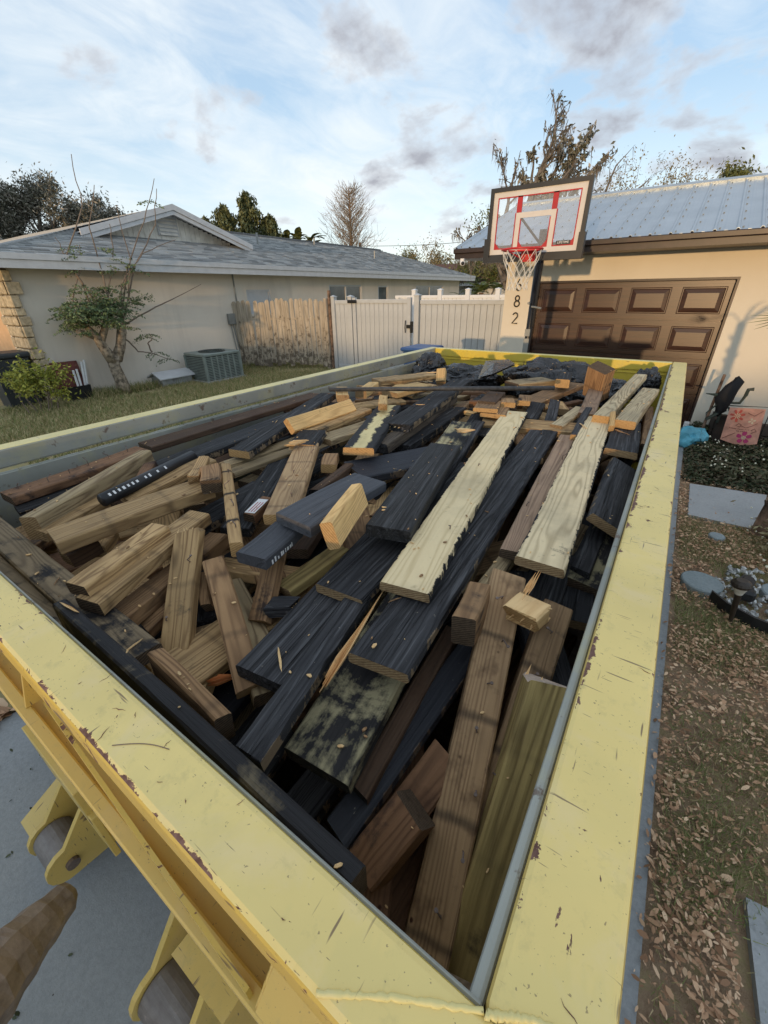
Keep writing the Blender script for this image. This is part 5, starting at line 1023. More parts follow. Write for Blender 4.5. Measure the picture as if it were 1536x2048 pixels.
# ================================================================ SCRAP WOOD
BOARDS = [
    ('deck_board', 'largest pale yellow deck board with chipped black edges, lying on top of the pile', 'pale_edge', 'end_tan', [-0.464, 0.659, 1.37], [-0.1566, 0.9875, 0.0182], [0.9877, 0.1566, 0.0028], 1.656, 0.132, 0.028),
    ('deck_board', 'pale deck board with dark knots and swirling grain, right of the largest pale board', 'pale_knot', 'end_tan', [-0.215, 0.931, 1.38], [-0.066, 0.9977, 0.0134], [0.9978, 0.0659, 0.0037], 1.513, 0.128, 0.028),
    ('plank', 'long black painted plank with tan cut end lying right beside the largest pale board', 'black', 'end_tan', [-0.414, 0.471, 1.33], [-0.0699, 0.9975, 0.0135], [0.9976, 0.0698, 0.001], 1.851, 0.138, 0.03),
    ('plank', 'black plank with tan cut end below the short thick charcoal board', 'black', 'end_tan', [-0.648, 0.617, 1.315], [-0.0521, 0.9985, 0.0149], [0.9986, 0.0521, 0.002], 0.681, 0.157, 0.03),
    ('plank', 'wide black plank with a dark square end, right of the wide leaning two by six', 'black', 'black', [-0.642, 0.342, 1.27], [-0.1208, 0.9918, 0.0421], [0.9927, 0.1206, 0.0059], 0.366, 0.136, 0.04),
    ('plank', 'long narrow cracked black plank running along the left edge of the largest pale board', 'black', 'black', [-0.479, 0.213, 1.285], [-0.1799, 0.9827, 0.044], [0.9837, 0.1799, 0.0048], 1.937, 0.063, 0.038),
    ('board', 'short thick charcoal board with square black end lying left of the largest pale board', 'charcoal', 'charcoal', [-0.622, 0.819, 1.405], [-0.2405, 0.9706, 0.0], [0.9706, 0.2405, 0.0], 0.765, 0.138, 0.04),
    ('board', 'pale stained board end sticking out behind the short thick charcoal board', 'mottled', 'end_tan', [-0.84, 1.648, 1.36], [-0.2106, 0.9769, 0.0376], [0.9775, 0.2109, -0.0054], 0.389, 0.138, 0.028),
    ('wood_shard', 'small pale wood shard lying on the stained board end behind the charcoal board', 'fresh', 'fresh', [-0.774, 1.781, 1.4], [0.8524, 0.5202, 0.0525], [-0.5206, 0.8538, -0.0079], 0.09, 0.065, 0.012),
    ('plank', 'black plank end with jagged tip behind the pale shard near the middle of the pile', 'black', 'black', [-0.861, 1.959, 1.342], [-0.21, 0.9763, 0.0517], [0.9771, 0.2114, -0.0232], 0.345, 0.186, 0.03),
    ('board', 'wide board mottled black and cream with a dirty front end, under the long black plank', 'striped', 'charcoal', [-0.442, 0.284, 1.221], [-0.1052, 0.9854, 0.1339], [0.9942, 0.1071, -0.0071], 0.257, 0.156, 0.045),
    ('plank', 'smooth bluish black plank running down into the gap left of the brown nailed post', 'black_smooth', 'black', [-0.326, 0.263, 1.12], [0.1017, 0.9832, 0.1514], [0.9948, -0.1005, -0.0158], 0.459, 0.063, 0.038),
    ('lumber', 'brown square timber with white flecks at its upper end near the front rail', 'brown', 'end_dark', [-0.266, 0.257, 1.105], [0.3203, 0.7504, 0.5781], [0.9451, -0.2951, -0.1405], 0.129, 0.075, 0.085),
    ('lumber', 'reddish brown timber behind the square timber, left of the nailed post', 'brown', 'end_dark', [-0.255, 0.35, 1.09], [0.2351, 0.8769, 0.4191], [0.9527, -0.1225, -0.2782], 0.166, 0.075, 0.04),
    ('lumber', 'long black beam with a worn tan edge lying along the inside of the front rail', 'black_worn', 'end_dark', [-0.169, 0.16, 1.335], [-0.9997, 0.0185, 0.0165], [0.0186, 0.9998, 0.0106], 0.918, 0.031, 0.08),
    ('plank', 'wide weathered plank with black stains along the left end of the front rail', 'weathered_black', 'end_dark', [-0.813, 0.194, 1.3], [-0.9997, 0.0179, 0.0149], [0.018, 0.9998, 0.007], 2.027, 0.081, 0.035),
    ('plank', 'grey weathered plank wedged between the front rail and the wide stained plank', 'weathered_black', 'end_dark', [-0.873, 0.165, 1.27], [-0.9998, 0.002, 0.0217], [0.0019, 1.0, -0.0041], 1.375, 0.06, 0.035),
    ('lumber', 'brown two by four with a burnt band and white scrape beside the long black beam', 'brown_tan', 'end_dark', [-0.526, 0.216, 1.31], [-0.987, 0.0291, 0.1579], [0.0331, 0.9992, 0.0226], 0.224, 0.03, 0.09),
    ('lumber', 'wide brown two by six leaning down to the front, left of the wide black plank', 'brown_tan', 'end_tan', [-0.619, 0.313, 1.22], [-0.8436, 0.4463, 0.2986], [0.4647, 0.8854, -0.0104], 0.401, 0.061, 0.036),
    ('lumber', 'tan streaked two by four with a splintered top end pointing at the front rail', 'tan', 'end_tan', [-0.885, 0.279, 1.193], [-0.5773, 0.6258, 0.5244], [0.7924, 0.5844, 0.175], 0.366, 0.078, 0.038),
    ('lumber', 'long tan two by four with a sawn line, in the middle of the left group', 'tan', 'end_dark', [-1.08, 0.219, 1.345], [-0.32, 0.9463, 0.0457], [0.9473, 0.3205, -0.0034], 0.434, 0.084, 0.04),
    ('lumber', 'tan two by four with swirling grain at its far end, topmost of the left group', 'tan', 'end_dark', [-1.115, 0.223, 1.375], [-0.3101, 0.95, 0.0361], [0.9507, 0.31, 0.01], 0.287, 0.07, 0.036),
    ('lumber', 'brown timber lying just under the long sawn two by four of the left group', 'brown_tan', 'end_tan', [-1.055, 0.24, 1.274], [-0.1829, 0.9791, 0.0886], [0.9831, 0.1818, 0.0204], 0.403, 0.071, 0.05),
    ('lumber', 'short brown timber end with a dark nick left of the tan streaked two by four', 'brown_tan', 'end_tan', [-1.052, 0.314, 1.222], [0.004, 0.9762, 0.2166], [0.9979, 0.01, -0.0637], 0.127, 0.077, 0.04),
    ('lumber', 'long tan timber with a black burnt side running towards the small chopped blocks', 'tan', 'end_tan', [-1.493, 0.321, 1.36], [0.2198, 0.9742, 0.0515], [0.9755, -0.2199, -0.0037], 0.481, 0.122, 0.045),
    ('lumber', 'tan plank tucked behind the long timber with the black burnt side', 'tan', 'end_tan', [-1.581, 0.572, 1.35], [-0.02, 0.9954, 0.0938], [0.9998, 0.0198, 0.0029], 0.375, 0.097, 0.03),
    ('lumber', 'grey brown two by four on edge with rough bark side near the left wall', 'weathered', 'end_tan', [-1.599, 0.289, 1.385], [-0.4381, 0.8985, 0.0263], [0.8989, 0.4379, 0.012], 0.583, 0.057, 0.085),
    ('lumber', 'short tan lumber piece right below the rough edged two by four', 'tan', 'end_tan', [-1.583, 0.297, 1.34], [-0.3438, 0.9391, 0.0], [0.9391, 0.3438, 0.0], 0.246, 0.07, 0.038),
    ('plank', 'rusty brown nailed plank lying against the left wall of the container', 'brown', 'end_dark', [-2.013, 0.344, 1.345], [-0.0675, 0.9973, 0.0279], [0.9977, 0.0674, 0.0046], 0.546, 0.11, 0.035),
    ('plank', 'black plank directly below the rusty brown plank on the left wall', 'black', 'black', [-1.993, 0.356, 1.31], [0.0856, 0.9961, 0.0218], [0.9963, -0.0856, 0.0003], 0.46, 0.158, 0.035),
    ('wood_block', 'reddish brown wood block beside the far end of the rough edged two by four', 'brown', 'end_dark', [-1.661, 0.685, 1.367], [-0.7033, 0.7014, 0.116], [0.7109, 0.695, 0.1074], 0.11, 0.051, 0.04),
    ('wood_block', 'chopped tan block with splinters on the far end of the long tan timber', 'brown_tan', 'end_dark', [-1.265, 0.719, 1.43], [-0.8254, 0.5646, 0.0], [0.5646, 0.8254, 0.0], 0.143, 0.07, 0.055),
    ('wood_block', 'small pale tan block left of the splintered chopped block', 'tan', 'end_tan', [-1.373, 0.738, 1.42], [-0.6957, 0.7183, 0.0], [0.7183, 0.6957, 0.0], 0.195, 0.043, 0.04),
    ('lumber', 'slim tan two by four with black joist marks beside the white labelled offcut', 'banded', 'end_orange', [-0.894, 0.546, 1.39], [-0.8174, 0.5745, 0.0434], [0.5752, 0.818, 0.0047], 0.578, 0.037, 0.05),
    ('lumber', 'short dark offcut with a white paper label stapled on its top', 'brown', 'end_dark', [-1.086, 0.739, 1.34], [-0.375, 0.927, 0.0], [0.927, 0.375, 0.0], 0.138, 0.045, 0.04),
    ('lumber', 'pinkish tan two by six with a tan end, left above the faded black offcut', 'pink_tan', 'end_orange', [-0.935, 0.705, 1.395], [-0.5864, 0.81, 0.0079], [0.81, 0.5864, 0.0055], 0.671, 0.106, 0.038),
    ('board', 'faded black offcut with rounded edges resting on the pinkish tan two by six', 'black_faded', 'black_faded', [-0.876, 0.693, 1.43], [-0.0058, 0.9996, -0.0267], [1.0, 0.0058, -0.0026], 0.383, 0.175, 0.036),
    ('board', 'faded black offcut with white print on its side, just below the other faded offcut', 'black_faded', 'black_faded', [-0.853, 0.535, 1.385], [-0.2104, 0.9776, 0.0], [0.9776, 0.2104, 0.0], 0.179, 0.101, 0.036),
    ('wood_block', 'pale block tilted on its edge with an orange sawn end, left of the charcoal board', 'fresh_tan', 'end_orange', [-0.624, 0.676, 1.48], [-0.3219, 0.9468, 0.0], [0.2816, 0.0957, -0.9548], 0.251, 0.079, 0.038),
    ('board', 'broad smooth black board lying crosswise behind the tilted pale block', 'black_smooth', 'end_dark', [-1.136, 1.323, 1.345], [0.4979, 0.8672, 0.0], [0.8672, -0.4979, 0.0], 0.45, 0.309, 0.036),
    ('board', 'short black board with a broad cream streak and orange end', 'cream_streak', 'end_orange', [-1.095, 1.301, 1.41], [-0.377, 0.9261, 0.0136], [0.9262, 0.3771, -0.0036], 0.716, 0.138, 0.036),
    ('plank', 'black plank pointing to the black bin bags with a torn pale tip', 'black', 'black', [-1.152, 1.67, 1.418], [-0.1209, 0.9922, 0.0291], [0.9925, 0.1203, 0.0212], 1.091, 0.177, 0.035),
    ('lumber', 'dark weathered two by four running beside the black plank with the torn tip', 'dark_weathered', 'black', [-1.066, 1.492, 1.379], [-0.0939, 0.9948, 0.0383], [0.995, 0.0925, 0.0376], 0.95, 0.075, 0.05),
    ('lumber', 'black rough timber lying lowest of the three slanting towards the bin bags', 'black', 'black', [-1.07, 1.655, 1.328], [0.0024, 0.9981, 0.0613], [0.9993, -0.0047, 0.0363], 0.683, 0.102, 0.05),
    ('plank', 'black rough plank with an orange sawn end near the left wall', 'black', 'end_orange', [-1.538, 1.037, 1.395], [-0.314, 0.949, 0.0286], [0.9493, 0.3144, -0.0085], 1.034, 0.111, 0.035),
    ('plank', 'long black split plank with a torn tan tip left of the orange ended plank', 'black', 'end_tan', [-1.803, 0.802, 1.359], [-0.0435, 0.9987, 0.0268], [0.999, 0.0433, 0.0095], 1.155, 0.198, 0.035),
    ('plank', 'dark brown board running under the left wall ledge behind the black planks', 'dark_brown', 'end_dark', [-2.077, 0.917, 1.365], [0.0062, 0.9999, 0.0125], [1.0, -0.0063, 0.0048], 1.223, 0.127, 0.03),
    ('lumber', 'tan two by six standing on edge with round knot holes near the left wall', 'fresh_tan', 'end_orange', [-1.476, 1.351, 1.47], [0.0264, 0.9997, 0.0], [0.6181, -0.0163, -0.7859], 0.478, 0.076, 0.038),
    ('lumber', 'thin tan strip in front of the two by six with knot holes', 'tan', 'end_orange', [-1.463, 1.425, 1.4], [0.0476, 0.9986, 0.0217], [0.9988, -0.0477, 0.0065], 0.474, 0.082, 0.03),
    ('board', 'weathered grey board with an oval knot behind the cream streaked board', 'weathered', 'end_tan', [-1.361, 1.41, 1.385], [0.1643, 0.9863, 0.014], [0.9864, -0.1644, 0.0078], 0.391, 0.119, 0.03),
    ('board', 'broken black board stub with a pale torn tip above the pinkish tan two by six', 'black', 'fresh', [-1.346, 1.215, 1.406], [-0.4508, 0.8924, 0.0212], [0.8923, 0.4511, -0.0136], 0.192, 0.135, 0.03),
    ('wood_shard', 'flat pale splinter of fresh wood on the broken black stub', 'fresh', 'fresh', [-1.281, 1.149, 1.425], [0.4143, 0.9101, 0.0], [-0.9101, 0.4143, 0.0], 0.114, 0.049, 0.012),
    ('strip', 'pale yellow strip of wood running under the broken black stub', 'weathered', 'end_tan', [-1.559, 0.999, 1.345], [0.1187, 0.9926, 0.024], [0.9929, -0.1189, 0.006], 0.425, 0.072, 0.025),
    ('strip', 'second pale strip in front of the first one near the slim banded two by four', 'weathered', 'end_tan', [-1.478, 0.971, 1.335], [0.1458, 0.989, 0.0256], [0.9893, -0.1459, 0.0049], 0.397, 0.069, 0.025),
    ('plank', 'wide deeply grained black plank behind the white labelled offcut', 'black', 'black', [-1.123, 0.665, 1.311], [-0.5009, 0.8647, 0.0375], [0.8649, 0.5017, -0.0153], 0.912, 0.108, 0.035),
    ('plank', 'black plank low between the tan timbers of the left group', 'black', 'black', [-1.344, 0.51, 1.27], [-0.0296, 0.9978, 0.0598], [0.9995, 0.0299, -0.0035], 0.498, 0.131, 0.035),
    ('wood_block', 'small brown block with a sawn end beside the crosswise black board', 'brown_tan', 'end_orange', [-1.109, 1.167, 1.37], [-0.5588, 0.8285, 0.037], [0.8287, 0.5596, -0.0144], 0.122, 0.066, 0.04),
    ('strip', 'dark slim batten left of the crosswise black board', 'dark_brown', 'black', [-1.014, 0.994, 1.35], [-0.1635, 0.9864, 0.0189], [0.9865, 0.1633, 0.0127], 0.277, 0.039, 0.03),
    ('lumber', 'tan two by four lying crosswise near the back left corner', 'tan', 'end_tan', [-1.682, 2.493, 1.43], [0.4437, 0.8962, 0.0], [-0.8962, 0.4437, 0.0], 0.503, 0.221, 0.035),
    ('lumber', 'second tan crosswise two by four in front of the first near the back left', 'fresh_tan', 'end_tan', [-1.413, 2.277, 1.42], [0.1877, 0.9822, 0.0], [-0.9822, 0.1877, 0.0], 0.357, 0.175, 0.035),
    ('wood_block', 'tan block at the left end of the crosswise lumber near the back left corner', 'fresh_tan', 'end_tan', [-1.613, 2.189, 1.43], [-0.3299, 0.944, 0.0], [-0.944, -0.3299, 0.0], 0.307, 0.075, 0.05),
    ('wood_block', 'upright pale block beside the left bin bag', 'fresh_tan', 'end_tan', [-1.367, 2.69, 1.433], [-0.354, 0.7666, 0.5358], [0.9352, 0.2841, 0.2115], 0.125, 0.067, 0.04),
    ('wood_block', 'pale square block lying beside the left wall behind the knot holed lumber', 'fresh_tan', 'end_tan', [-1.672, 1.959, 1.44], [-0.6486, 0.7611, 0.0], [0.7611, 0.6486, 0.0], 0.251, 0.077, 0.045),
    ('wood_block', 'pale broken block sitting on the long dark pipe', 'fresh_tan', 'end_tan', [-1.251, 1.8, 1.475], [-0.5402, 0.8416, 0.0], [0.8416, 0.5402, 0.0], 0.198, 0.049, 0.04),
    ('lumber', 'weathered brown beam lying crosswise in front of the big bin bag', 'weathered', 'end_dark', [-0.805, 2.876, 1.43], [0.5452, 0.8383, 0.0], [-0.8383, 0.5452, 0.0], 0.324, 0.213, 0.04),
    ('wood_block', 'black sided block with an orange end on the crosswise beam', 'black', 'end_orange', [-0.616, 2.965, 1.475], [-0.1623, 0.9867, 0.0], [0.9867, 0.1623, 0.0], 0.321, 0.092, 0.055),
    ('post', 'stout brown post end standing up in front of the back wall', 'brown_tan', 'end_dark', [-0.396, 3.063, 1.414], [0.0407, -0.3694, 0.9284], [0.8772, -0.4316, -0.2102], 0.2, 0.133, 0.09),
    ('board', 'grey brown board leaning on the stout standing post', 'weathered_pink', 'end_dark', [-0.354, 2.408, 1.41], [-0.0919, 0.9945, 0.0506], [0.9958, 0.0919, 0.002], 0.693, 0.087, 0.03),
    ('plank', 'wide brown plank lying crosswise under the leaning grey brown board', 'brown_tan', 'end_dark', [-0.589, 2.629, 1.381], [0.1909, 0.9814, 0.0192], [-0.981, 0.1914, -0.0319], 0.721, 0.204, 0.035),
    ('lumber', 'light weathered two by six near the back right, left of its twin', 'weathered_pale', 'end_orange', [-0.267, 2.304, 1.435], [0.0605, 0.9977, 0.0301], [0.9982, -0.0606, 0.0013], 1.165, 0.078, 0.04),
    ('lumber', 'light weathered two by six with an orange end, nearest the right rail at the back', 'weathered_pale', 'end_orange', [-0.159, 2.228, 1.445], [0.0596, 0.998, 0.0192], [0.9982, -0.0597, 0.0061], 0.796, 0.093, 0.04),
    ('wood_block', 'small upright sliver between the two light weathered two by sixes', 'fresh_tan', 'end_orange', [-0.172, 2.162, 1.429], [-0.1355, 0.9721, 0.1915], [0.9905, 0.1281, 0.0504], 0.16, 0.025, 0.03),
    ('board', 'black board with a tan cut end under the light weathered pair near the right rail', 'black', 'end_tan', [-0.146, 1.904, 1.4], [-0.0672, 0.9977, 0.0093], [0.9977, 0.0673, -0.0075], 0.485, 0.128, 0.03),
    ('lumber', 'brown lumber on edge between the black board and the right rail', 'brown_tan', 'end_dark', [-0.023, 2.085, 1.389], [-0.0546, 0.9984, 0.0147], [0.9982, 0.0542, 0.0243], 0.714, 0.042, 0.09),
    ('board', 'black board with a tan sawn end leaning on the right wall', 'black', 'end_tan', [-0.087, 1.282, 1.39], [-0.023, 0.9997, 0.0], [0.9002, 0.0207, -0.4349], 0.565, 0.115, 0.032),
    ('board', 'dark board with tan worn stripes under the one leaning on the right wall', 'striped', 'end_dark', [-0.114, 1.094, 1.265], [0.109, 0.9882, 0.1074], [0.9846, -0.0925, -0.1482], 0.323, 0.139, 0.035),
    ('board', 'black board end with tan edge in the gap below the dark striped board', 'black', 'end_tan', [-0.109, 0.975, 1.199], [-0.1011, 0.9727, 0.209], [0.9949, 0.098, 0.0248], 0.198, 0.11, 0.035),
    ('plank', 'pinkish brown plank with a bent nail between the black plank and the knotty pale board', 'weathered_pink', 'end_dark', [-0.276, 1.0, 1.345], [-0.0855, 0.9962, 0.0178], [0.9963, 0.0855, 0.0009], 1.124, 0.074, 0.03),
    ('strip', 'hairy grey splintered strip slanting up to the knotty pale board', 'weathered', 'end_dark', [-0.295, 0.824, 1.285], [0.0545, 0.9943, 0.0912], [0.9984, -0.0553, 0.0065], 0.55, 0.046, 0.035),
    ('wood_block', 'thick square block with a rough end beside the top of the brown nailed post', 'brown_tan', 'end_dark', [-0.262, 0.65, 1.37], [-0.1077, 0.9904, 0.0862], [0.9942, 0.1068, 0.0159], 0.121, 0.053, 0.09),
    ('lumber', 'long brown post with rusty nails and black joist marks in front of the gap', 'nailed', 'end_dark', [-0.132, 0.231, 0.995], [-0.1548, 0.8429, 0.5154], [0.9608, 0.2499, -0.12], 0.737, 0.085, 0.08),
    ('lumber', 'reddish brown timber with bent nails right behind the long nailed post', 'nailed', 'end_dark', [-0.099, 0.37, 1.037], [-0.0204, 0.8532, 0.5211], [0.9723, 0.1382, -0.1883], 0.573, 0.07, 0.06),
    ('beam', 'big olive brown beam with a white broken end leaning on the right rail', 'olive', 'end_white', [-0.07, 0.247, 0.958], [-0.0121, 0.7319, 0.6813], [0.967, 0.182, -0.1784], 0.523, 0.095, 0.09),
    ('wood_block', 'splintered pale block with torn fibres between the two nailed posts', 'fresh', 'end_orange', [-0.177, 0.768, 1.361], [0.2833, 0.9557, 0.0795], [0.959, -0.2828, -0.0172], 0.054, 0.08, 0.05),
    ('wood_shard', 'thin pinkish splinter rising from the splintered pale block', 'fresh', 'fresh', [-0.153, 0.773, 1.381], [0.1314, 0.8862, 0.4443], [0.9899, -0.0934, -0.1066], 0.088, 0.015, 0.01),
    ('wood_shard', 'long pale split splinter along the edge of the narrow cracked black plank', 'fresh', 'fresh', [-0.429, 0.376, 1.3], [-0.1266, 0.9829, 0.1339], [0.9919, 0.1266, 0.0083], 0.299, 0.019, 0.015),
    ('lumber', 'dark brown beam with bolt holes right of the mottled board', 'dark_brown', 'black', [-0.31, 0.325, 1.16], [-0.0377, 0.993, 0.1121], [0.999, 0.04, -0.0178], 0.443, 0.042, 0.05),
    ('plank', 'black plank under the reddish brown timber near the right wall', 'black', 'black', [-0.072, 0.704, 1.202], [-0.4908, 0.8572, 0.1562], [0.8645, 0.5014, -0.0353], 0.372, 0.102, 0.035),
    ('plank', 'black plank below the front end of the knotty pale board', 'black', 'black', [-0.191, 0.905, 1.236], [-0.0607, 0.9854, 0.1593], [0.9979, 0.0633, -0.011], 0.279, 0.112, 0.035),
    ('plank', 'black plank in the shade right of the knotty pale board', 'black', 'black', [-0.098, 1.116, 1.28], [0.0037, 0.9988, 0.0494], [0.9999, -0.0042, 0.01], 1.019, 0.061, 0.035),
    ('board', 'black board stub just behind the far end of the largest pale board', 'black', 'black', [-0.629, 2.306, 1.372], [-0.1178, 0.9915, 0.0543], [0.9913, 0.1207, -0.0522], 0.326, 0.088, 0.03),
    ('board', 'rough black board slanting behind the far end of the long black plank', 'black', 'black', [-0.452, 2.018, 1.351], [-0.1751, 0.9831, 0.0529], [0.9836, 0.177, -0.0349], 0.737, 0.062, 0.03),
    ('board', 'weathered grey board end left of the small black tipped batten at the back', 'weathered_pale', 'end_tan', [-0.451, 2.237, 1.375], [0.0871, 0.9959, 0.0236], [0.9962, -0.0871, -0.0012], 0.422, 0.066, 0.03),
    ('strip', 'black batten with an orange tip leaning left of the knotty pale board', 'black', 'end_orange', [-0.316, 2.06, 1.389], [-0.0517, 0.9963, 0.0693], [0.9964, 0.0468, 0.0702], 0.453, 0.039, 0.03),
    ('wood_block', 'upper of two flat offcuts with orange ends in the middle of the back', 'brown_tan', 'end_orange', [-0.849, 2.144, 1.43], [-0.2447, 0.9696, 0.0], [0.9696, 0.2447, 0.0], 0.2, 0.133, 0.022),
    ('wood_block', 'lower of two flat offcuts with orange ends in the middle of the back', 'brown_tan', 'end_orange', [-0.809, 2.147, 1.405], [-0.2261, 0.9741, 0.0], [0.9741, 0.2261, 0.0], 0.187, 0.142, 0.022),
    ('wood_block', 'tilted offcut with an orange end right of the two flat offcuts', 'brown_tan', 'end_orange', [-0.761, 2.34, 1.43], [-0.3816, 0.9243, 0.0], [0.9243, 0.3816, 0.0], 0.12, 0.082, 0.03),
    ('wood_block', 'small square offcut with an orange end behind the largest pale board', 'brown_tan', 'end_orange', [-0.71, 2.475, 1.42], [-0.236, 0.9718, 0.0], [0.9718, 0.236, 0.0], 0.163, 0.076, 0.03),
    ('wood_block', 'dark reddish block lying behind the two flat offcuts', 'dark_brown', 'end_dark', [-0.875, 2.268, 1.44], [-0.1386, 0.9904, 0.0], [0.9904, 0.1386, 0.0], 0.28, 0.103, 0.07),
    ('lumber', 'dark brown triangular stub under the long tan timber of the left group', 'dark_brown', 'end_tan', [-1.503, 0.324, 1.28], [0.0631, 0.9925, 0.1049], [0.998, -0.0624, -0.01], 0.092, 0.077, 0.05),
    ('lumber', 'small grey tan stub beside the dark brown triangular stub', 'tan', 'end_tan', [-1.485, 0.355, 1.268], [-0.7461, 0.6633, -0.0574], [0.6658, 0.7442, -0.0534], 0.132, 0.096, 0.04),
    ('board', 'streaked brown board dropping behind the white printed offcut', 'brown_tan', 'end_tan', [-0.789, 0.482, 1.209], [-0.4481, 0.7704, 0.4535], [0.8844, 0.3081, 0.3505], 0.224, 0.065, 0.035),
    ('board', 'olive tan bowed board left of the wide black plank', 'olive', 'end_tan', [-0.811, 0.617, 1.243], [0.1864, 0.9687, 0.164], [0.9771, -0.2002, 0.0718], 0.228, 0.068, 0.035),
    ('wood_block', 'charred stub with a pale torn side beside the streaked brown board', 'black', 'black', [-0.761, 0.559, 1.26], [0.8393, 0.5437, 0.0], [0.5437, -0.8393, 0.0], 0.067, 0.053, 0.04),
    ('lumber', 'short brown two by four end between the tan streaked one and the wide leaning one', 'brown_tan', 'end_dark', [-0.907, 0.427, 1.246], [-0.7911, 0.5361, 0.2946], [0.6066, 0.7498, 0.2644], 0.115, 0.029, 0.04),
    ('wood_block', 'dark brown block deep in the hole left of the leaning two by six', 'brown_tan', 'end_dark', [-0.947, 0.388, 1.1], [-0.6589, 0.7523, 0.0], [0.7523, 0.6589, 0.0], 0.076, 0.074, 0.05),
    ('wood_block', 'charred block above the dark hole left of the wide leaning two by six', 'black', 'black', [-0.945, 0.405, 1.187], [-0.7286, 0.6742, 0.1205], [0.6837, 0.7264, 0.0693], 0.105, 0.076, 0.04),
    ('wood_block', 'pale green tan hexagonal looking offcut behind the burnt banded two by four', 'tan', 'end_tan', [-0.759, 0.266, 1.178], [-0.558, 0.8162, 0.1495], [0.8298, 0.5498, 0.0956], 0.082, 0.048, 0.05),
    ('wood_shard', 'orange brown torn splinter left of the leaning two by six', 'orange', 'orange', [-0.721, 0.31, 1.211], [0.7578, 0.6381, 0.136], [0.6507, -0.7545, -0.0854], 0.067, 0.021, 0.02),
    ('lumber', 'tan plank hidden under the timbers beside the long black beam', 'tan', 'end_tan', [-0.826, 0.237, 1.227], [-0.9955, 0.0169, 0.093], [0.0455, 0.948, 0.3149], 0.247, 0.019, 0.035),
]

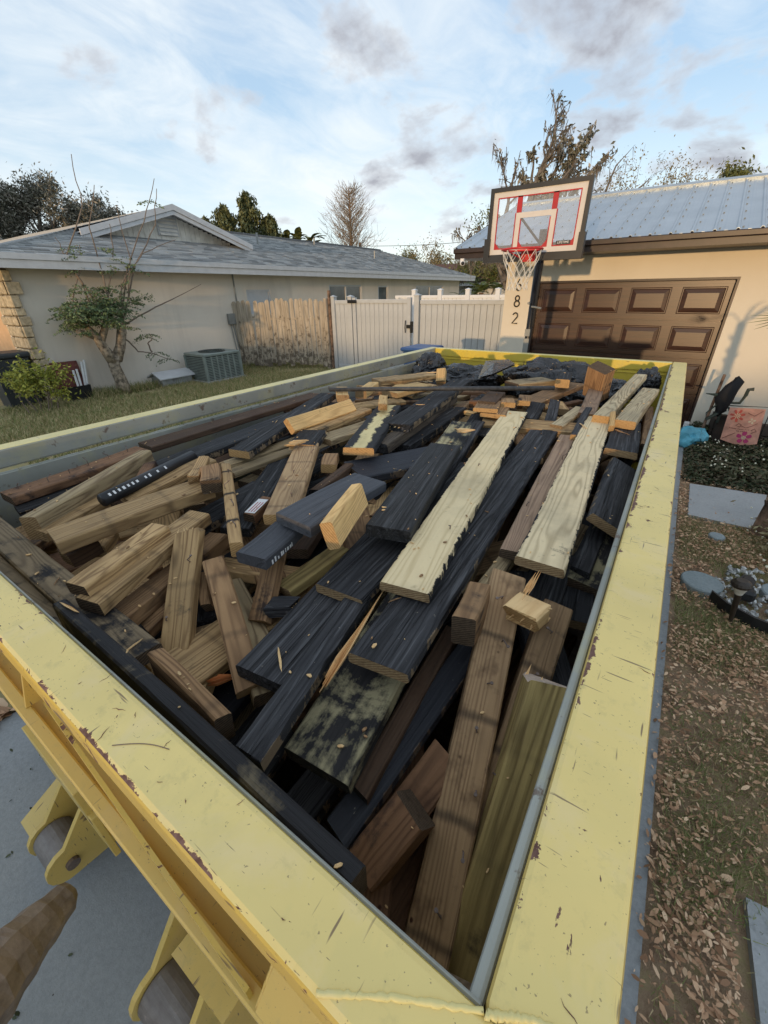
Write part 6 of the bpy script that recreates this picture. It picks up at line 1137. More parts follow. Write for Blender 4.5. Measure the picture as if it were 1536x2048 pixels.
FILL_LABELS = {
    11: 'very dark brown scrap board left of the black board with a tan sawn end',
    16: 'black scrap board behind the long brown post with rusty nails and black joist marks',
    18: 'smooth black scrap board right of the long black beam with a worn tan edge',
    29: 'very dark brown scrap board left of the pinkish brown plank with a bent nail',
    30: 'brown scrap board right of the pale deck board with dark knots and swirling grain',
    40: 'tan scrap board left of the streaked brown board',
    42: 'weathered scrap board half buried left of the middle of the pile',
    43: 'pinkish tan scrap board behind the low black plank of the left group',
    45: 'dark red brown scrap board left of the pinkish brown plank with a bent nail',
    47: 'pinkish tan scrap board right of the long black painted plank with tan cut end',
    51: 'weathered scrap board right of the small brown block with a sawn end',
    56: 'brown scrap board behind the black board with a tan sawn end',
    65: 'dark red brown scrap board in front of the reddish brown timber with bent nails',
    66: 'smooth black scrap board in front of the wide brown two by six',
    68: 'very dark brown scrap board behind the long pale split splinter',
    70: 'pinkish tan scrap board behind the hairy grey splintered strip',
    71: 'tan scrap board behind the streaked brown board',
    73: 'very dark brown scrap board in front of the small brown block with a sawn end',
    82: 'pinkish tan scrap board behind the pale deck board with dark knots and swirling grain',
    92: 'weathered scrap board left of the light weathered two by six with an orange end',
    94: 'dark red brown scrap board left of the dark brown triangular stub',
    95: 'brown scrap board behind the wide brown two by six',
    96: 'tan scrap board in front of the small grey tan stub',
    98: 'smooth black scrap board right of the short brown timber end with a dark nick',
    100: 'smooth black scrap board behind the olive tan bowed board',
    104: 'black scrap board left of the dark slim batten',
    105: 'pinkish tan scrap board left of the broad smooth black board',
    107: 'tan scrap board in front of the second pale strip',
    108: 'smooth black scrap board right of the pinkish brown plank with a bent nail',
    124: 'black scrap board left of the biggest black bin bag',
    128: 'tan scrap board in front of the long tan two by four with a sawn line',
    130: 'pinkish tan scrap board behind the wide weathered plank with black stains',
    131: 'tan scrap board left of the olive tan bowed board',
    132: 'weathered scrap board right of the wide brown two by six',
    135: 'tan scrap board behind the long tan two by four with a sawn line',
    137: 'pinkish tan scrap board right of the long tan timber with a black burnt side',
    138: 'weathered scrap board behind the low black plank of the left group',
    139: 'pinkish tan scrap board behind the faded black offcut with white print on its side',
    142: 'tan scrap board in front of the long tan timber with a black burnt side',
    146: 'brown scrap board behind the wide black plank with a dark square end',
    147: 'brown scrap board behind the wide weathered plank with black stains',
    149: 'brown scrap board left of the faded black offcut with white print on its side',
    150: 'tan scrap board behind the brown two by four with a burnt band and white scrape',
    151: 'tan scrap board right of the long tan timber with a black burnt side',
    153: 'brown scrap board right of the long tan two by four with a sawn line',
    156: 'pinkish tan scrap board right of the wide weathered plank with black stains',
    162: 'black scrap board behind the dark brown beam with bolt holes',
    163: 'black scrap board in front of the long narrow cracked black plank',
    164: 'black scrap board in front of the long black painted plank with tan cut end',
    165: 'brown scrap board in front of the long pale split splinter',
    166: 'dark red brown scrap board in front of the reddish brown timber',
    168: 'dark red brown scrap board in front of the long narrow cracked black plank',
    169: 'small black scrap board behind the dark brown beam with bolt holes',
    170: 'black scrap board right of the long black beam with a worn tan edge',
    171: 'dark red brown scrap board in front of the smooth bluish black plank',
    172: 'weathered scrap board half buried in the front hollow of the pile',
    173: 'black scrap board deep in the hollow right of the long black beam',
    175: 'weathered scrap board behind the long pale split splinter',
    176: 'very dark brown scrap board left of the pale yellow strip of wood',
    177: 'very dark brown scrap board in front of the faded black offcut with rounded edges',
    178: 'tan scrap board left of the short thick charcoal board with square black end',
    179: 'black scrap board right of the pinkish tan two by six with a tan end',
    180: 'weathered scrap board in front of the pale deck board with dark knots and swirling grain',
    181: 'black scrap board right of the faded black offcut with rounded edges',
    182: 'black scrap board in front of the weathered grey board with an oval knot',
    183: 'weathered scrap board right of the long black painted plank with tan cut end',
    187: 'brown scrap board in front of the broad smooth black board',
    189: 'brown scrap board behind the largest pale yellow deck board with chipped black edges',
    190: 'weathered scrap board in front of the weathered grey board with an oval knot',
    193: 'very dark brown scrap board right of the pale yellow strip of wood',
    194: 'black scrap board right of the pale yellow strip of wood',
    196: 'tan scrap board behind the weathered grey board with an oval knot',
    197: 'black scrap board behind the long black painted plank with tan cut end',
    200: 'very dark brown scrap board in front of the black rough timber',
    201: 'brown scrap board in front of the black rough timber',
    203: 'brown scrap board right of the tan two by six',
    204: 'brown scrap board behind the pinkish brown plank with a bent nail',
    205: 'tan scrap board behind the largest pale yellow deck board with chipped black edges',
    208: 'tan scrap board left of the black plank end with jagged tip',
    211: 'black scrap board left of the pale broken block',
    212: 'black scrap board right of the weathered grey board end',
    213: 'weathered scrap board left of the long thin dark grey pipe',
    215: 'weathered scrap board right of the dark weathered two by four',
    217: 'very dark brown scrap board in front of the upright pale block',
    218: 'dark red brown scrap board right of the dark brown board',
    221: 'brown scrap board behind the long black painted plank with tan cut end',
    222: 'tan scrap board behind the short black board with a broad cream streak and orange end',
    225: 'black scrap board behind the short black board with a broad cream streak and orange end',
    226: 'tan scrap board left of the weathered grey board end',
    229: 'pale yellow scrap board right of the black rough timber',
    230: 'brown scrap board right of the pale broken block',
    231: 'weathered scrap board behind the pale deck board with dark knots and swirling grain',
    232: 'brown scrap board left of the long thin dark grey pipe',
    233: 'very dark brown scrap board in front of the tilted offcut with an orange end',
    235: 'dark red brown scrap board left of the small square offcut with an orange end',
    236: 'tan scrap board in front of the black board stub',
    237: 'brown scrap board right of the black rough timber',
    239: 'weathered scrap board left of the upper of two flat offcuts with orange ends',
    240: 'black scrap board left of the dark reddish block',
    241: 'dark red brown scrap board right of the weathered grey board end',
    242: 'tan scrap board right of the rough black board',
    243: 'dark red brown scrap board in front of the biggest black bin bag',
    245: 'pinkish tan scrap board left of the long thin dark grey pipe',
    246: 'pale yellow scrap board in front of the tan two by four',
    247: 'pinkish tan scrap board right of the tan two by four',
    248: 'dark red brown scrap board right of the long thin dark grey pipe',
    249: 'dark red brown scrap board left of the dark reddish block',
    250: 'weathered scrap board in front of the tan two by four',
    259: 'brown scrap board behind the tilted offcut with an orange end',
    260: 'black scrap board in front of the biggest black bin bag',
    265: 'dark red brown scrap board right of the dark reddish block',
}
def board_mesh(name, L, w, t, mats, seed, ragged=0.0, warp=0.004, tear=0.0, cup=0.0):
    r_ = random.Random(seed); n = max(3, min(44, int(L / 0.045))); c = min(0.0045, t * 0.2)
    sec = [(-w / 2 + c, 0), (w / 2 - c, 0), (w / 2, -c), (w / 2, -t + c), (w / 2 - c, -t), (-w / 2 + c, -t), (-w / 2, -t + c), (-w / 2, -c)]
    b1, b2 = r_.uniform(-warp, warp), r_.uniform(-warp, warp); sk = r_.uniform(-0.006, 0.006)
    V, F, MI = [], [], []
    for i in range(n + 1):
        u = i / n; x = u * L; end = i in (0, n)
        for k, (y, z) in enumerate(sec):
            jx = 0; jy = jz = 0
            if end: jx = (sk * (y / (w / 2)) + (r_.uniform(-tear, tear) if tear else r_.uniform(-.0008, .0008))) 
            if ragged and k in (1, 2, 0, 7): jy = -math.copysign(abs(r_.gauss(0, ragged)), y); jz = -abs(r_.gauss(0, ragged * 0.4))
            V.append((x + jx, y + jy + b1 * math.sin(PI * u), z + jz + b2 * math.sin(PI * u)))
    for i in range(n):
        for k in range(8):
            k2 = (k + 1) % 8; F.append((i * 8 + k2, i * 8 + k, (i + 1) * 8 + k, (i + 1) * 8 + k2)); MI.append(0)
    F.append(tuple(range(8))); MI.append(1); F.append(tuple(n * 8 + k for k in range(8))[::-1]); MI.append(1)
    me = bpy.data.meshes.new(name); me.from_pydata(V, [], F)
    for m_ in mats: me.materials.append(m_)
    me.polygons.foreach_set('material_index', MI); me.update(); return me
def place(o, org, u, v):
    u = Vector(u).normalized(); v = Vector(v); v = (v - u * v.dot(u)).normalized(); nrm = v.cross(u) * -1
    nrm = u.cross(v)
    if nrm.z < 0: v = -v; nrm = -nrm
    o.matrix_world = Matrix(((u.x, v.x, nrm.x, org[0]), (u.y, v.y, nrm.y, org[1]), (u.z, v.z, nrm.z, org[2]), (0, 0, 0, 1)))
CAT = {'deck_board': 'board', 'plank': 'plank', 'board': 'board', 'lumber': 'lumber', 'wood_block': 'wood block', 'wood_shard': 'wood shard', 'strip': 'wood strip', 'beam': 'beam', 'post': 'post'}
GRP = 'scrap boards piled in the yellow container'
byl = {}
EXT = {'wide board mottled': 0.45, 'wide black plank with a dark square': 0.5, 'black plank with tan cut end below': 0.3, 'smooth bluish black': 0.3, 'pale stained board': 0.0}
CAPW = {'broad smooth black': 0.20}
for i, (k_, lab, mt_, em, L0, u, v, L, w, t) in enumerate(BOARDS):
    for a_, e_ in EXT.items():
        if lab.startswith(a_): L += e_
    cap = next((c_ for a_, c_ in CAPW.items() if lab.startswith(a_)), 0.15)
    org = Vector(L0) + Vector(v) * w / 2
    w = min(w, cap)
    if k_ == 'wood_shard':
        r_ = random.Random(i); g = Geo(); nb = 5
        for q in range(nb):      # a bundle of straight tapering fibres
            y0 = (q / (nb - 1) - .5) * w * 0.8; s0, s1 = L * r_.uniform(0, .25), L * r_.uniform(.65, 1.0); hw = w / nb * 0.75
            if q == nb // 2: s0, s1 = 0, L
            z0 = -r_.uniform(0, .4) * t; k0 = r_.uniform(-.15, .15) * w
            V = [(s0, y0 - hw * .4, z0), (s0, y0 + hw * .4, z0 - t * .3), (s0 + (s1 - s0) * .3, y0 + hw, z0 + t * .1), (s1, y0 * .4 + k0, z0), (s0 + (s1 - s0) * .35, y0 - hw, z0)]; n5 = len(V)
            V2 = [(x_, y_ * .95, z_ - t * (.5 if j_ in (2, 4) else .25)) for j_, (x_, y_, z_) in enumerate(V)]; g.add(V + V2, [(0, 1, 2, 3, 4), (9, 8, 7, 6, 5)] + [(j_, j_ + 5, (j_ + 1) % 5 + 5, (j_ + 1) % 5) for j_ in range(5)])
        me = bpy.data.meshes.new('wood_shard'); me.from_pydata(g.V, [], g.F); me.materials.append(M[mt_])
    else:
        torn = 'torn' in lab or 'splinter' in lab or 'jagged' in lab or 'broken' in lab
        me = board_mesh(k_, L, w, t, [M[mt_], M[em]], i, ragged=0.0018 if mt_ in ('pale_edge', 'pale_knot', 'mottled', 'striped', 'black', 'cream_streak') else 0.0006, tear=0.016 if torn else 0.0)
    o = bpy.data.objects.new(k_, me); C.objects.link(o); place(o, org, u, v); tag(o, lab, CAT[k_], GRP); byl[lab] = (o, L, w, t)
    if k_ != 'wood_shard' and torn:
        r_ = random.Random(i + 500); g = Geo()
        for q in range(9):
            far = 'top end' in lab or 'torn tip' in lab or r_.random() < .4; xe = L if far else 0.0; sg = 1 if far else -1; y0 = r_.uniform(-.46, .46) * w; z0 = -r_.uniform(.05, .9) * t; ln = .005 + .028 * r_.random() ** 2; h_ = r_.uniform(.0012, .004)
            if z0 > -h_: z0 = -h_
            g.add([(xe - sg * .006, y0 - h_, z0), (xe - sg * .006, y0 + h_, z0), (xe - sg * .006, y0, z0 - h_ * 1.5), (xe + sg * ln, y0 + r_.uniform(-.006, .006), z0 + r_.uniform(-.004, .006))], [(0, 1, 3), (1, 2, 3), (2, 0, 3), (0, 2, 1)])
        me2 = bpy.data.meshes.new('torn_fibres'); me2.from_pydata(g.V, [], g.F); me2.materials.append(M['fresh']); c2 = bpy.data.objects.new('torn_fibres', me2); C.objects.link(c2); c2.parent = o; c2['kind'] = 'stuff'
def find(s): return next(v for k, v in byl.items() if k.startswith(s))
# paper label, print marks and nails: parts of their boards
def sub(o, name, bm_or_geo, mat):
    me = bpy.data.meshes.new(name)
    if isinstance(bm_or_geo, Geo): me.from_pydata(bm_or_geo.V, [], bm_or_geo.F)
    else: bm_or_geo.to_mesh(me); bm_or_geo.free()
    me.materials.append(M[mat]); c = bpy.data.objects.new(name, me); C.objects.link(c); c.parent = o; return c
o, L, w, t = find('short dark offcut with a white paper'); lb = sub(o, 'paper_label', BX(0.008, L - 0.025, -w * 0.42, w * 0.42, 0.0005, 0.0016), 'white_plain')
g = Geo()
for j in range(3): g.box(0.016, L - 0.05, -w * 0.30 + j * w * 0.22, -w * 0.30 + j * w * 0.22 + 0.003, 0.0018, 0.0022)
c = bpy.data.objects.new('printed_lines', bpy.data.meshes.new('printed_lines')); c.data.from_pydata(g.V, [], g.F); c.data.materials.append(M['print_red']); C.objects.link(c); c.parent = lb
o, L, w, t = find('faded black offcut with white print'); g = Geo(); x = 0.02; sgn = -1
r_ = random.Random(5)
for j in range(9):
    hh = r_.uniform(0.008, 0.016); g.box(x, x + r_.uniform(0.003, 0.007), -w / 2 - 0.0009, -w / 2 - 0.0002, -t + 0.006, -t + 0.006 + hh); g.box(x, x + 0.006, w / 2 + 0.0002, w / 2 + 0.0009, -t + 0.006, -t + 0.006 + hh); x += r_.uniform(0.008, 0.015)
sub(o, 'print_marks', g, 'white_plain')
for lab, n_ in (('long brown post', 7), ('reddish brown timber with', 5), ('rusty brown nailed', 6), ('pinkish brown plank', 2), ('largest pale yellow', 3), ('slim tan two', 4), ('tan streaked', 2), ('pinkish tan two by six', 3)):
    o, L, w, t = find(lab); r_ = random.Random(n_)
    for j in range(n_):
        g = Geo(); x = L * (j + 0.6) / (n_ + 0.3); y = r_.uniform(-w * .35, w * .35); a = r_.uniform(0, 6); h = r_.uniform(0.012, 0.04)
        g.tube([(x, y, -0.005), (x, y, h * 0.5), (x + h * 0.5 * math.cos(a), y + h * 0.5 * math.sin(a), h * 0.8)], 0.0016, 5); g.tube([(x + h * 0.5 * math.cos(a), y + h * 0.5 * math.sin(a), h * 0.8), (x + h * 0.5 * math.cos(a) + .001, y + h * 0.5 * math.sin(a), h * 0.8 + 0.002)], 0.004, 6); sub(o, 'nail', g, 'rusty_steel')
# long dark pipe and printed pipe lying in the pile
g = Geo(); g.tube([(-1.78, 2.02, 1.452), (-1.2, 2.30, 1.468), (-0.55, 2.66, 1.475)], 0.013, 10); tag(g.out('pipe', M['pipe_grey'], None, True), 'long thin dark grey pipe lying crosswise over the back of the pile', 'pipe')
pa, pb = Vector((-1.52, 0.50, 1.375)), Vector((-1.62, 0.92, 1.385))
pt = thing('pipe', 'black pipe with white printed marks beside the rough edged two by four', 'pipe', pa); g = Geo(); g.tube([pa, pb], 0.024, 14); g.out('tube', M['pipe_black'], pt, True)
g = Geo(); d = (pb - pa).normalized(); sdv = d.cross(Vector((0, 0, 1))).normalized()
for j in range(14):
    if j in (7, 10, 12): continue
    p = pa + d * (0.02 + j * 0.019); q = (sdv * 0.75 + Vector((0, 0, 0.66))).normalized(); tq = d.cross(q).normalized(); c0 = p + q * 0.0246; w2 = random.uniform(0.003, 0.005); h2 = random.uniform(0.004, 0.007)
    g.prism([c0 - d * w2 - tq * h2, c0 + d * w2 - tq * h2, c0 + d * w2 + tq * h2, c0 - d * w2 + tq * h2], q * 0.0008)
tag(g.out('print_marks', M['white_plain'], pt), kind='stuff')
# buried boards that fill the depth of the container
FM = ['black', 'brown_tan', 'tan', 'weathered', 'brown', 'black_smooth', 'dark_brown', 'pink_tan', 'weathered_black', 'fresh_tan']
DESC = {'black': 'black', 'brown_tan': 'brown', 'tan': 'tan', 'weathered': 'weathered', 'brown': 'dark red brown', 'black_smooth': 'smooth black', 'dark_brown': 'very dark brown', 'pink_tan': 'pinkish tan', 'weathered_black': 'stained grey', 'fresh_tan': 'pale yellow'}
fr_ = random.Random(21)
FI = -1; DEEP = {}
def filler(x, y, z, ang, L, w, t, mt_, pitch=0.0, tier='deep'):
    global FI
    FI += 1
    me = board_mesh('scrap_board', L, w, t, [M[mt_], M['end_dark' if tier == 'deep' else fr_.choice(['end_tan', 'end_dark', 'end_tan', 'end_orange'])]], fr_.randint(0, 9999), ragged=0.0008)
    u = Vector((math.cos(ang) * math.cos(pitch), math.sin(ang) * math.cos(pitch), math.sin(pitch))); v = Vector((-math.sin(ang), math.cos(ang), fr_.uniform(-.2, .2)))
    o = bpy.data.objects.new('scrap_board', me); place(o, Vector((x, y, z)) - u * L / 2, u, v)
    if FILL_LABELS is None or FI in FILL_LABELS:
        C.objects.link(o); tag(o, FILL_LABELS[FI] if FILL_LABELS else f"{DESC[mt_]} scrap board", 'board', 'buried scrap boards in the container')
        if not FILL_LABELS: o['fi'] = FI
    else:                    # wholly hidden: joined into the body of buried scrap
        me.transform(o.matrix_world); DEEP.setdefault(mt_, Geo()).add([v_.co[:] for v_ in me.vertices], [tuple(p.vertices) for p in me.polygons]); bpy.data.objects.remove(o); bpy.data.meshes.remove(me)
def fit(x, y, L, ang):
    ex, ey = abs(math.cos(ang)) * L / 2 + 0.03, abs(math.sin(ang)) * L / 2 + 0.03
    return min(max(x, -2.17 + ex), -0.03 - ex), min(max(y, 0.17 + ey), 4.22 - ey)
for lay, (zl, nn) in enumerate(((0.62, 16), (0.82, 22), (0.96, 26), (1.07, 30), (1.15, 34))):
    for k in range(nn):
        y = 0.3 + 3.8 * ((k + fr_.random()) / nn); x = fr_.uniform(-2.1, -0.1); ang = PI / 2 + fr_.gauss(0.12 if x > -1 else 0.1, 0.35) if fr_.random() < 0.75 else fr_.uniform(0, PI)
        L = fr_.uniform(0.45, 1.3); x, y = fit(x, y, L, ang)
        z = zl + (0.04 if y > 1.2 else 0) - (0.10 if (y < 0.75 and x > -0.9) else 0); filler(x, y, z, ang, L, fr_.choice([0.14, 0.14, 0.09]), fr_.choice([0.038, 0.038, 0.028]), fr_.choice(FM[:8]), fr_.uniform(-.05, .05))
for k in range(34):
    y = fr_.uniform(0.32, 1.5); x = fr_.uniform(-2.0, -0.75); ang = PI / 2 + fr_.gauss(0.2, 0.6); L = fr_.uniform(0.25, 0.7); x, y = fit(x, y, L, ang)
    filler(x, y, fr_.uniform(1.17, 1.235), ang, L, fr_.choice([0.09, 0.09, 0.14]), 0.038, fr_.choice(['brown_tan', 'tan', 'tan', 'weathered', 'pink_tan', 'black']), fr_.uniform(-.05, .05))
for k in range(12):
    y = fr_.uniform(0.35, 0.9); x = fr_.uniform(-0.8, -0.1); ang = PI / 2 + fr_.gauss(0.0, 0.5); L = fr_.uniform(0.3, 0.6); x, y = fit(x, y, L, ang)
    filler(x, y, fr_.uniform(1.0, 1.08), ang, L, fr_.choice([0.09, 0.14]), 0.038, fr_.choice(['brown_tan', 'brown', 'weathered', 'tan', 'black']), fr_.uniform(-.05, .05))
for k in range(44):      # middle, just under the named boards
    y = 0.9 + 2.2 * ((k + fr_.random()) / 44); x = fr_.uniform(-2.1, -0.1); ang = PI / 2 + fr_.gauss(0.12, 0.25); L = fr_.uniform(0.5, 1.1); x, y = fit(x, y, L, ang)
    filler(x, y, 1.235 + 0.03 * (y > 1.8), ang, L, fr_.choice([0.14, 0.09]), 0.038, fr_.choice(['black', 'black', 'brown_tan', 'tan', 'weathered', 'dark_brown']), fr_.uniform(-.02, .02))
for k in range(58):      # back, jumble of short pieces
    y = 1.95 + 1.95 * ((k + fr_.random()) / 58); x = fr_.uniform(-2.1, -0.12); ang = fr_.uniform(-0.5, 0.5) if fr_.random() < 0.45 else PI / 2 + fr_.gauss(0, .4); L = fr_.uniform(0.18, 0.65); x, y = fit(x, y, L, ang)
    filler(x, y, fr_.uniform(1.31, 1.385) - (0.0 if y < 3.0 else 0.09), ang, L, fr_.choice([0.09, 0.14, 0.04]), fr_.choice([0.038, 0.025]), fr_.choice(['brown_tan', 'tan', 'fresh_tan', 'weathered', 'black', 'brown', 'dark_brown', 'pink_tan']), fr_.uniform(-.06, .06), 'top')
if DEEP:
    gg = Geo(); mats_ = []
    for k_, g_ in DEEP.items(): gg.add(g_.V, g_.F, len(mats_)); mats_.append(M[k_])
    tag(gg.out('buried_scrap', mats_), 'mass of scrap boards hidden deep in the yellow container', 'scrap wood', kind='stuff')
# bin bags at the far end
for i, (c, s, lab) in enumerate((((-1.98, 3.78, 1.31), (0.14, 0.20, 0.13), 'small black bin bag in the far left corner of the container'), ((-1.52, 3.58, 1.30), (0.32, 0.22, 0.10), 'flat crumpled black bin bag along the back wall left of centre'),
        ((-0.78, 3.62, 1.33), (0.32, 0.26, 0.15), 'biggest black bin bag heaped against the middle of the back wall'), ((-0.12, 3.90, 1.32), (0.09, 0.20, 0.11), 'black bin bag squeezed in the far right corner of the container'), ((-0.33, 3.55, 1.30), (0.12, 0.20, 0.09), 'low black bin bag between the stout post and the weathered pair of boards'))):
    crumple('bin_bag', lab, 'bin bag', c, s, 'bag_plastic', i + 11, 0.42, 5)['group'] = 'black bin bags at the far end of the container'
g = Geo(); g.add([(-1.17, 3.0, 1.43), (-1.05, 2.95, 1.47), (-1.12, 3.5, 1.50), (-1.35, 3.6, 1.46), (-1.0, 3.3, 1.50), (-1.15, 3.25, 1.50)], [(0, 1, 5), (1, 4, 5), (5, 4, 2), (0, 5, 3), (5, 2, 3)]); V0 = list(g.V); g.add([(x, y, z - 0.012) for x, y, z in V0], [f[::-1] for f in [(0, 1, 5), (1, 4, 5), (5, 4, 2), (0, 5, 3), (5, 2, 3)]]); tag(g.out('plastic_scrap', M['bag_plastic']), 'torn fold of black plastic sheet rising from the flat bin bag', 'plastic sheet')

# splinters, chips and sawdust lying wherever they fell on the pile
bpy.context.view_layer.update(); dg_ = bpy.context.evaluated_depsgraph_get(); cg = Geo(); cr_ = random.Random(99); cmi = []
for k in range(620):
    x, y = cr_.uniform(-2.15, -0.02), 0.15 + 3.5 * cr_.random() ** 1.3; hit, loc, nrm, _, ob, _ = S.ray_cast(dg_, Vector((x, y, 1.75)), Vector((0, 0, -1)))
    if not hit or loc.z < 1.0 or nrm.z < 0.7: continue
    big = cr_.random() < 0.035; L_ = cr_.uniform(0.012, 0.045) if big else 0.002 + 0.006 * cr_.random() ** 2; w_ = L_ * cr_.uniform(0.04, 0.10) if big else L_ * cr_.uniform(0.3, 0.7); a_ = cr_.uniform(0, 2 * PI); dx, dy = math.cos(a_), math.sin(a_)
    p = loc + Vector((0, 0, 0.0015)); q = [p + Vector((dx * s_ * L_ - dy * t_ * w_ * cr_.uniform(.5, 1.3), dy * s_ * L_ + dx * t_ * w_ * cr_.uniform(.5, 1.3), cr_.uniform(0, .15) * L_)) for s_, t_ in ((1, .3), (.4, 1), (-.7, .7), (-1, -.4), (-.2, -1), (.8, -.6))]
    cg.prism(q, (0, 0, 0.0012 + w_ * .3), 0 if cr_.random() < 0.75 else 1)
tag(cg.out('wood_chips', [M['fresh'], M['brown_tan']]), 'pale splinters and chips scattered over the boards of the pile', 'wood chips', kind='stuff')

# ================================================================ TREES
def grow(p, d, L, r, depth, P, segs, tips, rs):
    n = P.get('seg', 4); pts = [p.copy()]; rad = [r]; q = p.copy(); dd = d.copy()
    for i in range(n):
        dd = (dd + Vector((rs.gauss(0, 1), rs.gauss(0, 1), rs.gauss(0, 1))) * P['wig'] + Vector((0, 0, P.get('up', 0.0)))).normalized(); q = q + dd * L / n; pts.append(q.copy()); rad.append(r * (1 - (i + 1) / n * (1 - P['taper'])))
    segs.append((pts, rad, depth))
    if depth == 0: tips += [(pts[k].copy(), dd.copy()) for k in range(1, n + 1)]; return
    if P.get('leafall') and depth <= P['leafall']: tips += [(pts[k].copy(), dd.copy()) for k in range(1, n + 1)]
    m = P['kids'][depth] if isinstance(P['kids'], dict) else P['kids']
    for k in range(m):
        t = rs.uniform(P.get('t0', 0.35), 1.0) if k else 1.0; i = min(n - 1, int(t * n)); base = pts[i].lerp(pts[i + 1], t * n - i) if i < n else pts[-1]
        ax = dd.orthogonal().normalized(); ax.rotate(Matrix.Rotation(rs.uniform(0, 2 * PI), 3, dd)); nd = dd.copy(); nd.rotate(Matrix.Rotation(rs.gauss(P['ang'], P['ang'] * .3) * (0.4 if k == 0 else 1), 3, ax))
        if P.get('droop'): nd = (nd + Vector((0, 0, -P['droop']))).normalized()
        grow(base, nd, L * P['len'] * rs.uniform(.75, 1.15), rad[min(i + 1, n)] * (0.85 if k == 0 else 0.62), depth - 1, P, segs, tips, rs)
def tree(name, label, cat, base, trunks, P, depth, leaf=None, nleaf=0, lsize=0.06, spread=0.25, bark='bark_grey', seed=1, group=None, lasp=2.2, moss=0, side=5, minr=0.004, clusters=0):
    rs = random.Random(seed); rg = np.random.default_rng(seed); t_ = thing(name, label, cat, base, group); segs, tips = [], []
    for (off, d, L, r) in trunks: grow(Vector(base) + Vector(off), Vector(d).normalized(), L, r, depth, P, segs, tips, rs)
    gt, gb = Geo(), Geo()
    for pts, rad, dp in segs: (gt if dp >= depth - 0 else gb).tube(pts, [max(minr, x) for x in rad], side if dp >= depth - 1 else 4 if dp > 0 else 3, cap=False)
    gt.out('trunk', M[bark], t_, True)
    if gb.V: gb.out('branches', M[bark], t_)
    if leaf:
        T_ = np.array([p[:] for p, _ in tips]); idx = rg.integers(0, len(T_), nleaf); cc = T_[idx] + rg.normal(size=(nleaf, 3)) * spread * rg.random((nleaf, 1)); npmesh('crown', leaf_quads(cc, lsize, rg, lasp), 4, M[leaf], t_)
    if moss:
        T_ = np.array([p[:] for pts, _, dp in segs for p in pts]); idx = rg.integers(0, len(T_), moss); c0 = T_[idx]; ln = rg.uniform(0.1, 0.45, moss)[:, None]; w_ = 0.012
        d1 = rg.normal(size=(moss, 3)) * [1, 1, 0]; d1 /= np.linalg.norm(d1, axis=1, keepdims=True); top = c0 + rg.normal(size=(moss, 3)) * 0.03
        tag(npmesh('hanging_moss', np.stack([top - d1 * w_, top + d1 * w_, top - [0, 0, 1] * ln + rg.normal(size=(moss, 3)) * 0.05], 1).reshape(-1, 3), 3, M['moss_grey'], t_), kind='stuff')
    return t_
# pruned moringa in front of the beige wall
mor = thing('pruned_tree', 'small pruned tree with thick trunk, feathery leaves and tall shoots by the beige wall', 'tree', (-10.45, 4.68, 0))
g = Geo(); X = -10.38
g.tube([(X, 4.66, -0.02), (X, 4.64, 0.30), (X, 4.60, 0.62), (X, 4.66, 0.82)], [0.155, 0.125, 0.115, 0.13], 12)
g.tube([(X, 4.62, 0.70), (X, 4.50, 0.98), (X, 4.42, 1.22), (X, 4.30, 1.42)], [0.12, 0.105, 0.085, 0.06], 10); g.tube([(X, 4.68, 0.72), (X + .02, 4.84, 1.00), (X, 4.98, 1.30), (X, 5.02, 1.46)], [0.115, 0.10, 0.095, 0.08], 10)
g.tube([(X, 4.45, 1.10), (X + .02, 4.62, 1.35), (X, 4.72, 1.50)], [0.09, 0.07, 0.06], 8); g.tube([(X, 4.42, 1.2), (X, 4.2, 1.32), (X, 4.08, 1.36)], [0.06, 0.05, 0.035], 8)
for i in range(len(g.V)): v = Vector(g.V[i]); g.V[i] = tuple(v + Vector((noise.noise(v * 9), noise.noise(v * 9 + Vector((4, 4, 4))), 0)) * 0.025)
g.out('trunk', M['bark_pale'], mor, True)
g = Geo(); rs = random.Random(4); tips = []
shoots = [((4.72, 1.5), (4.35, 2.7), (4.95, 3.55), (5.00, 4.35)), ((4.98, 1.4), (5.45, 2.5), (6.05, 3.4), (6.50, 4.20)), ((4.99, 1.4), (5.65, 2.6), (6.25, 3.35), (6.42, 4.0)), ((5.02, 1.4), (5.9, 1.75), (6.5, 1.95), (7.22, 2.22)), ((4.85, 1.4), (4.9, 2.3), (4.9, 3.2), (5.2, 3.9)),
          ((4.6, 1.4), (4.5, 2.1), (4.4, 2.6), (4.3, 3.0)), ((5.0, 1.4), (5.2, 2.2), (5.8, 2.8), (6.6, 3.1)), ((4.7, 1.45), (5.0, 2.2), (5.3, 2.9), (5.35, 3.3)), ((4.3, 1.4), (4.2, 1.9), (4.5, 2.4), (4.7, 2.9)), ((4.98, 1.15), (5.2, 0.85), (5.5, 0.78), (5.8, 0.62)), ((5.5, 0.8), (5.45, 1.0), (5.55, 1.1), (5.5, 1.2)), ((4.95, 1.4), (5.3, 2.0), (5.5, 2.7), (5.45, 3.6))]
for s in shoots:
    xo = rs.uniform(-0.12, 0.25); pts = []
    for a in range(13):
        t = a / 12 * 3; k = min(int(t), 2); f_ = t - k; p, q = s[k], s[k + 1]; pts.append((X + xo * a / 12 + rs.gauss(0, .012), p[0] + (q[0] - p[0]) * f_ + rs.gauss(0, .012), p[1] + (q[1] - p[1]) * f_))
    g.tube(pts, [0.015 * (1 - j / 14) + 0.004 for j in range(13)], 5); tips += [Vector(p) for p in pts[4:]] if s[0][0] < 4.95 else [Vector(pts[-1])]
g.out('shoots', M['twig'], mor)
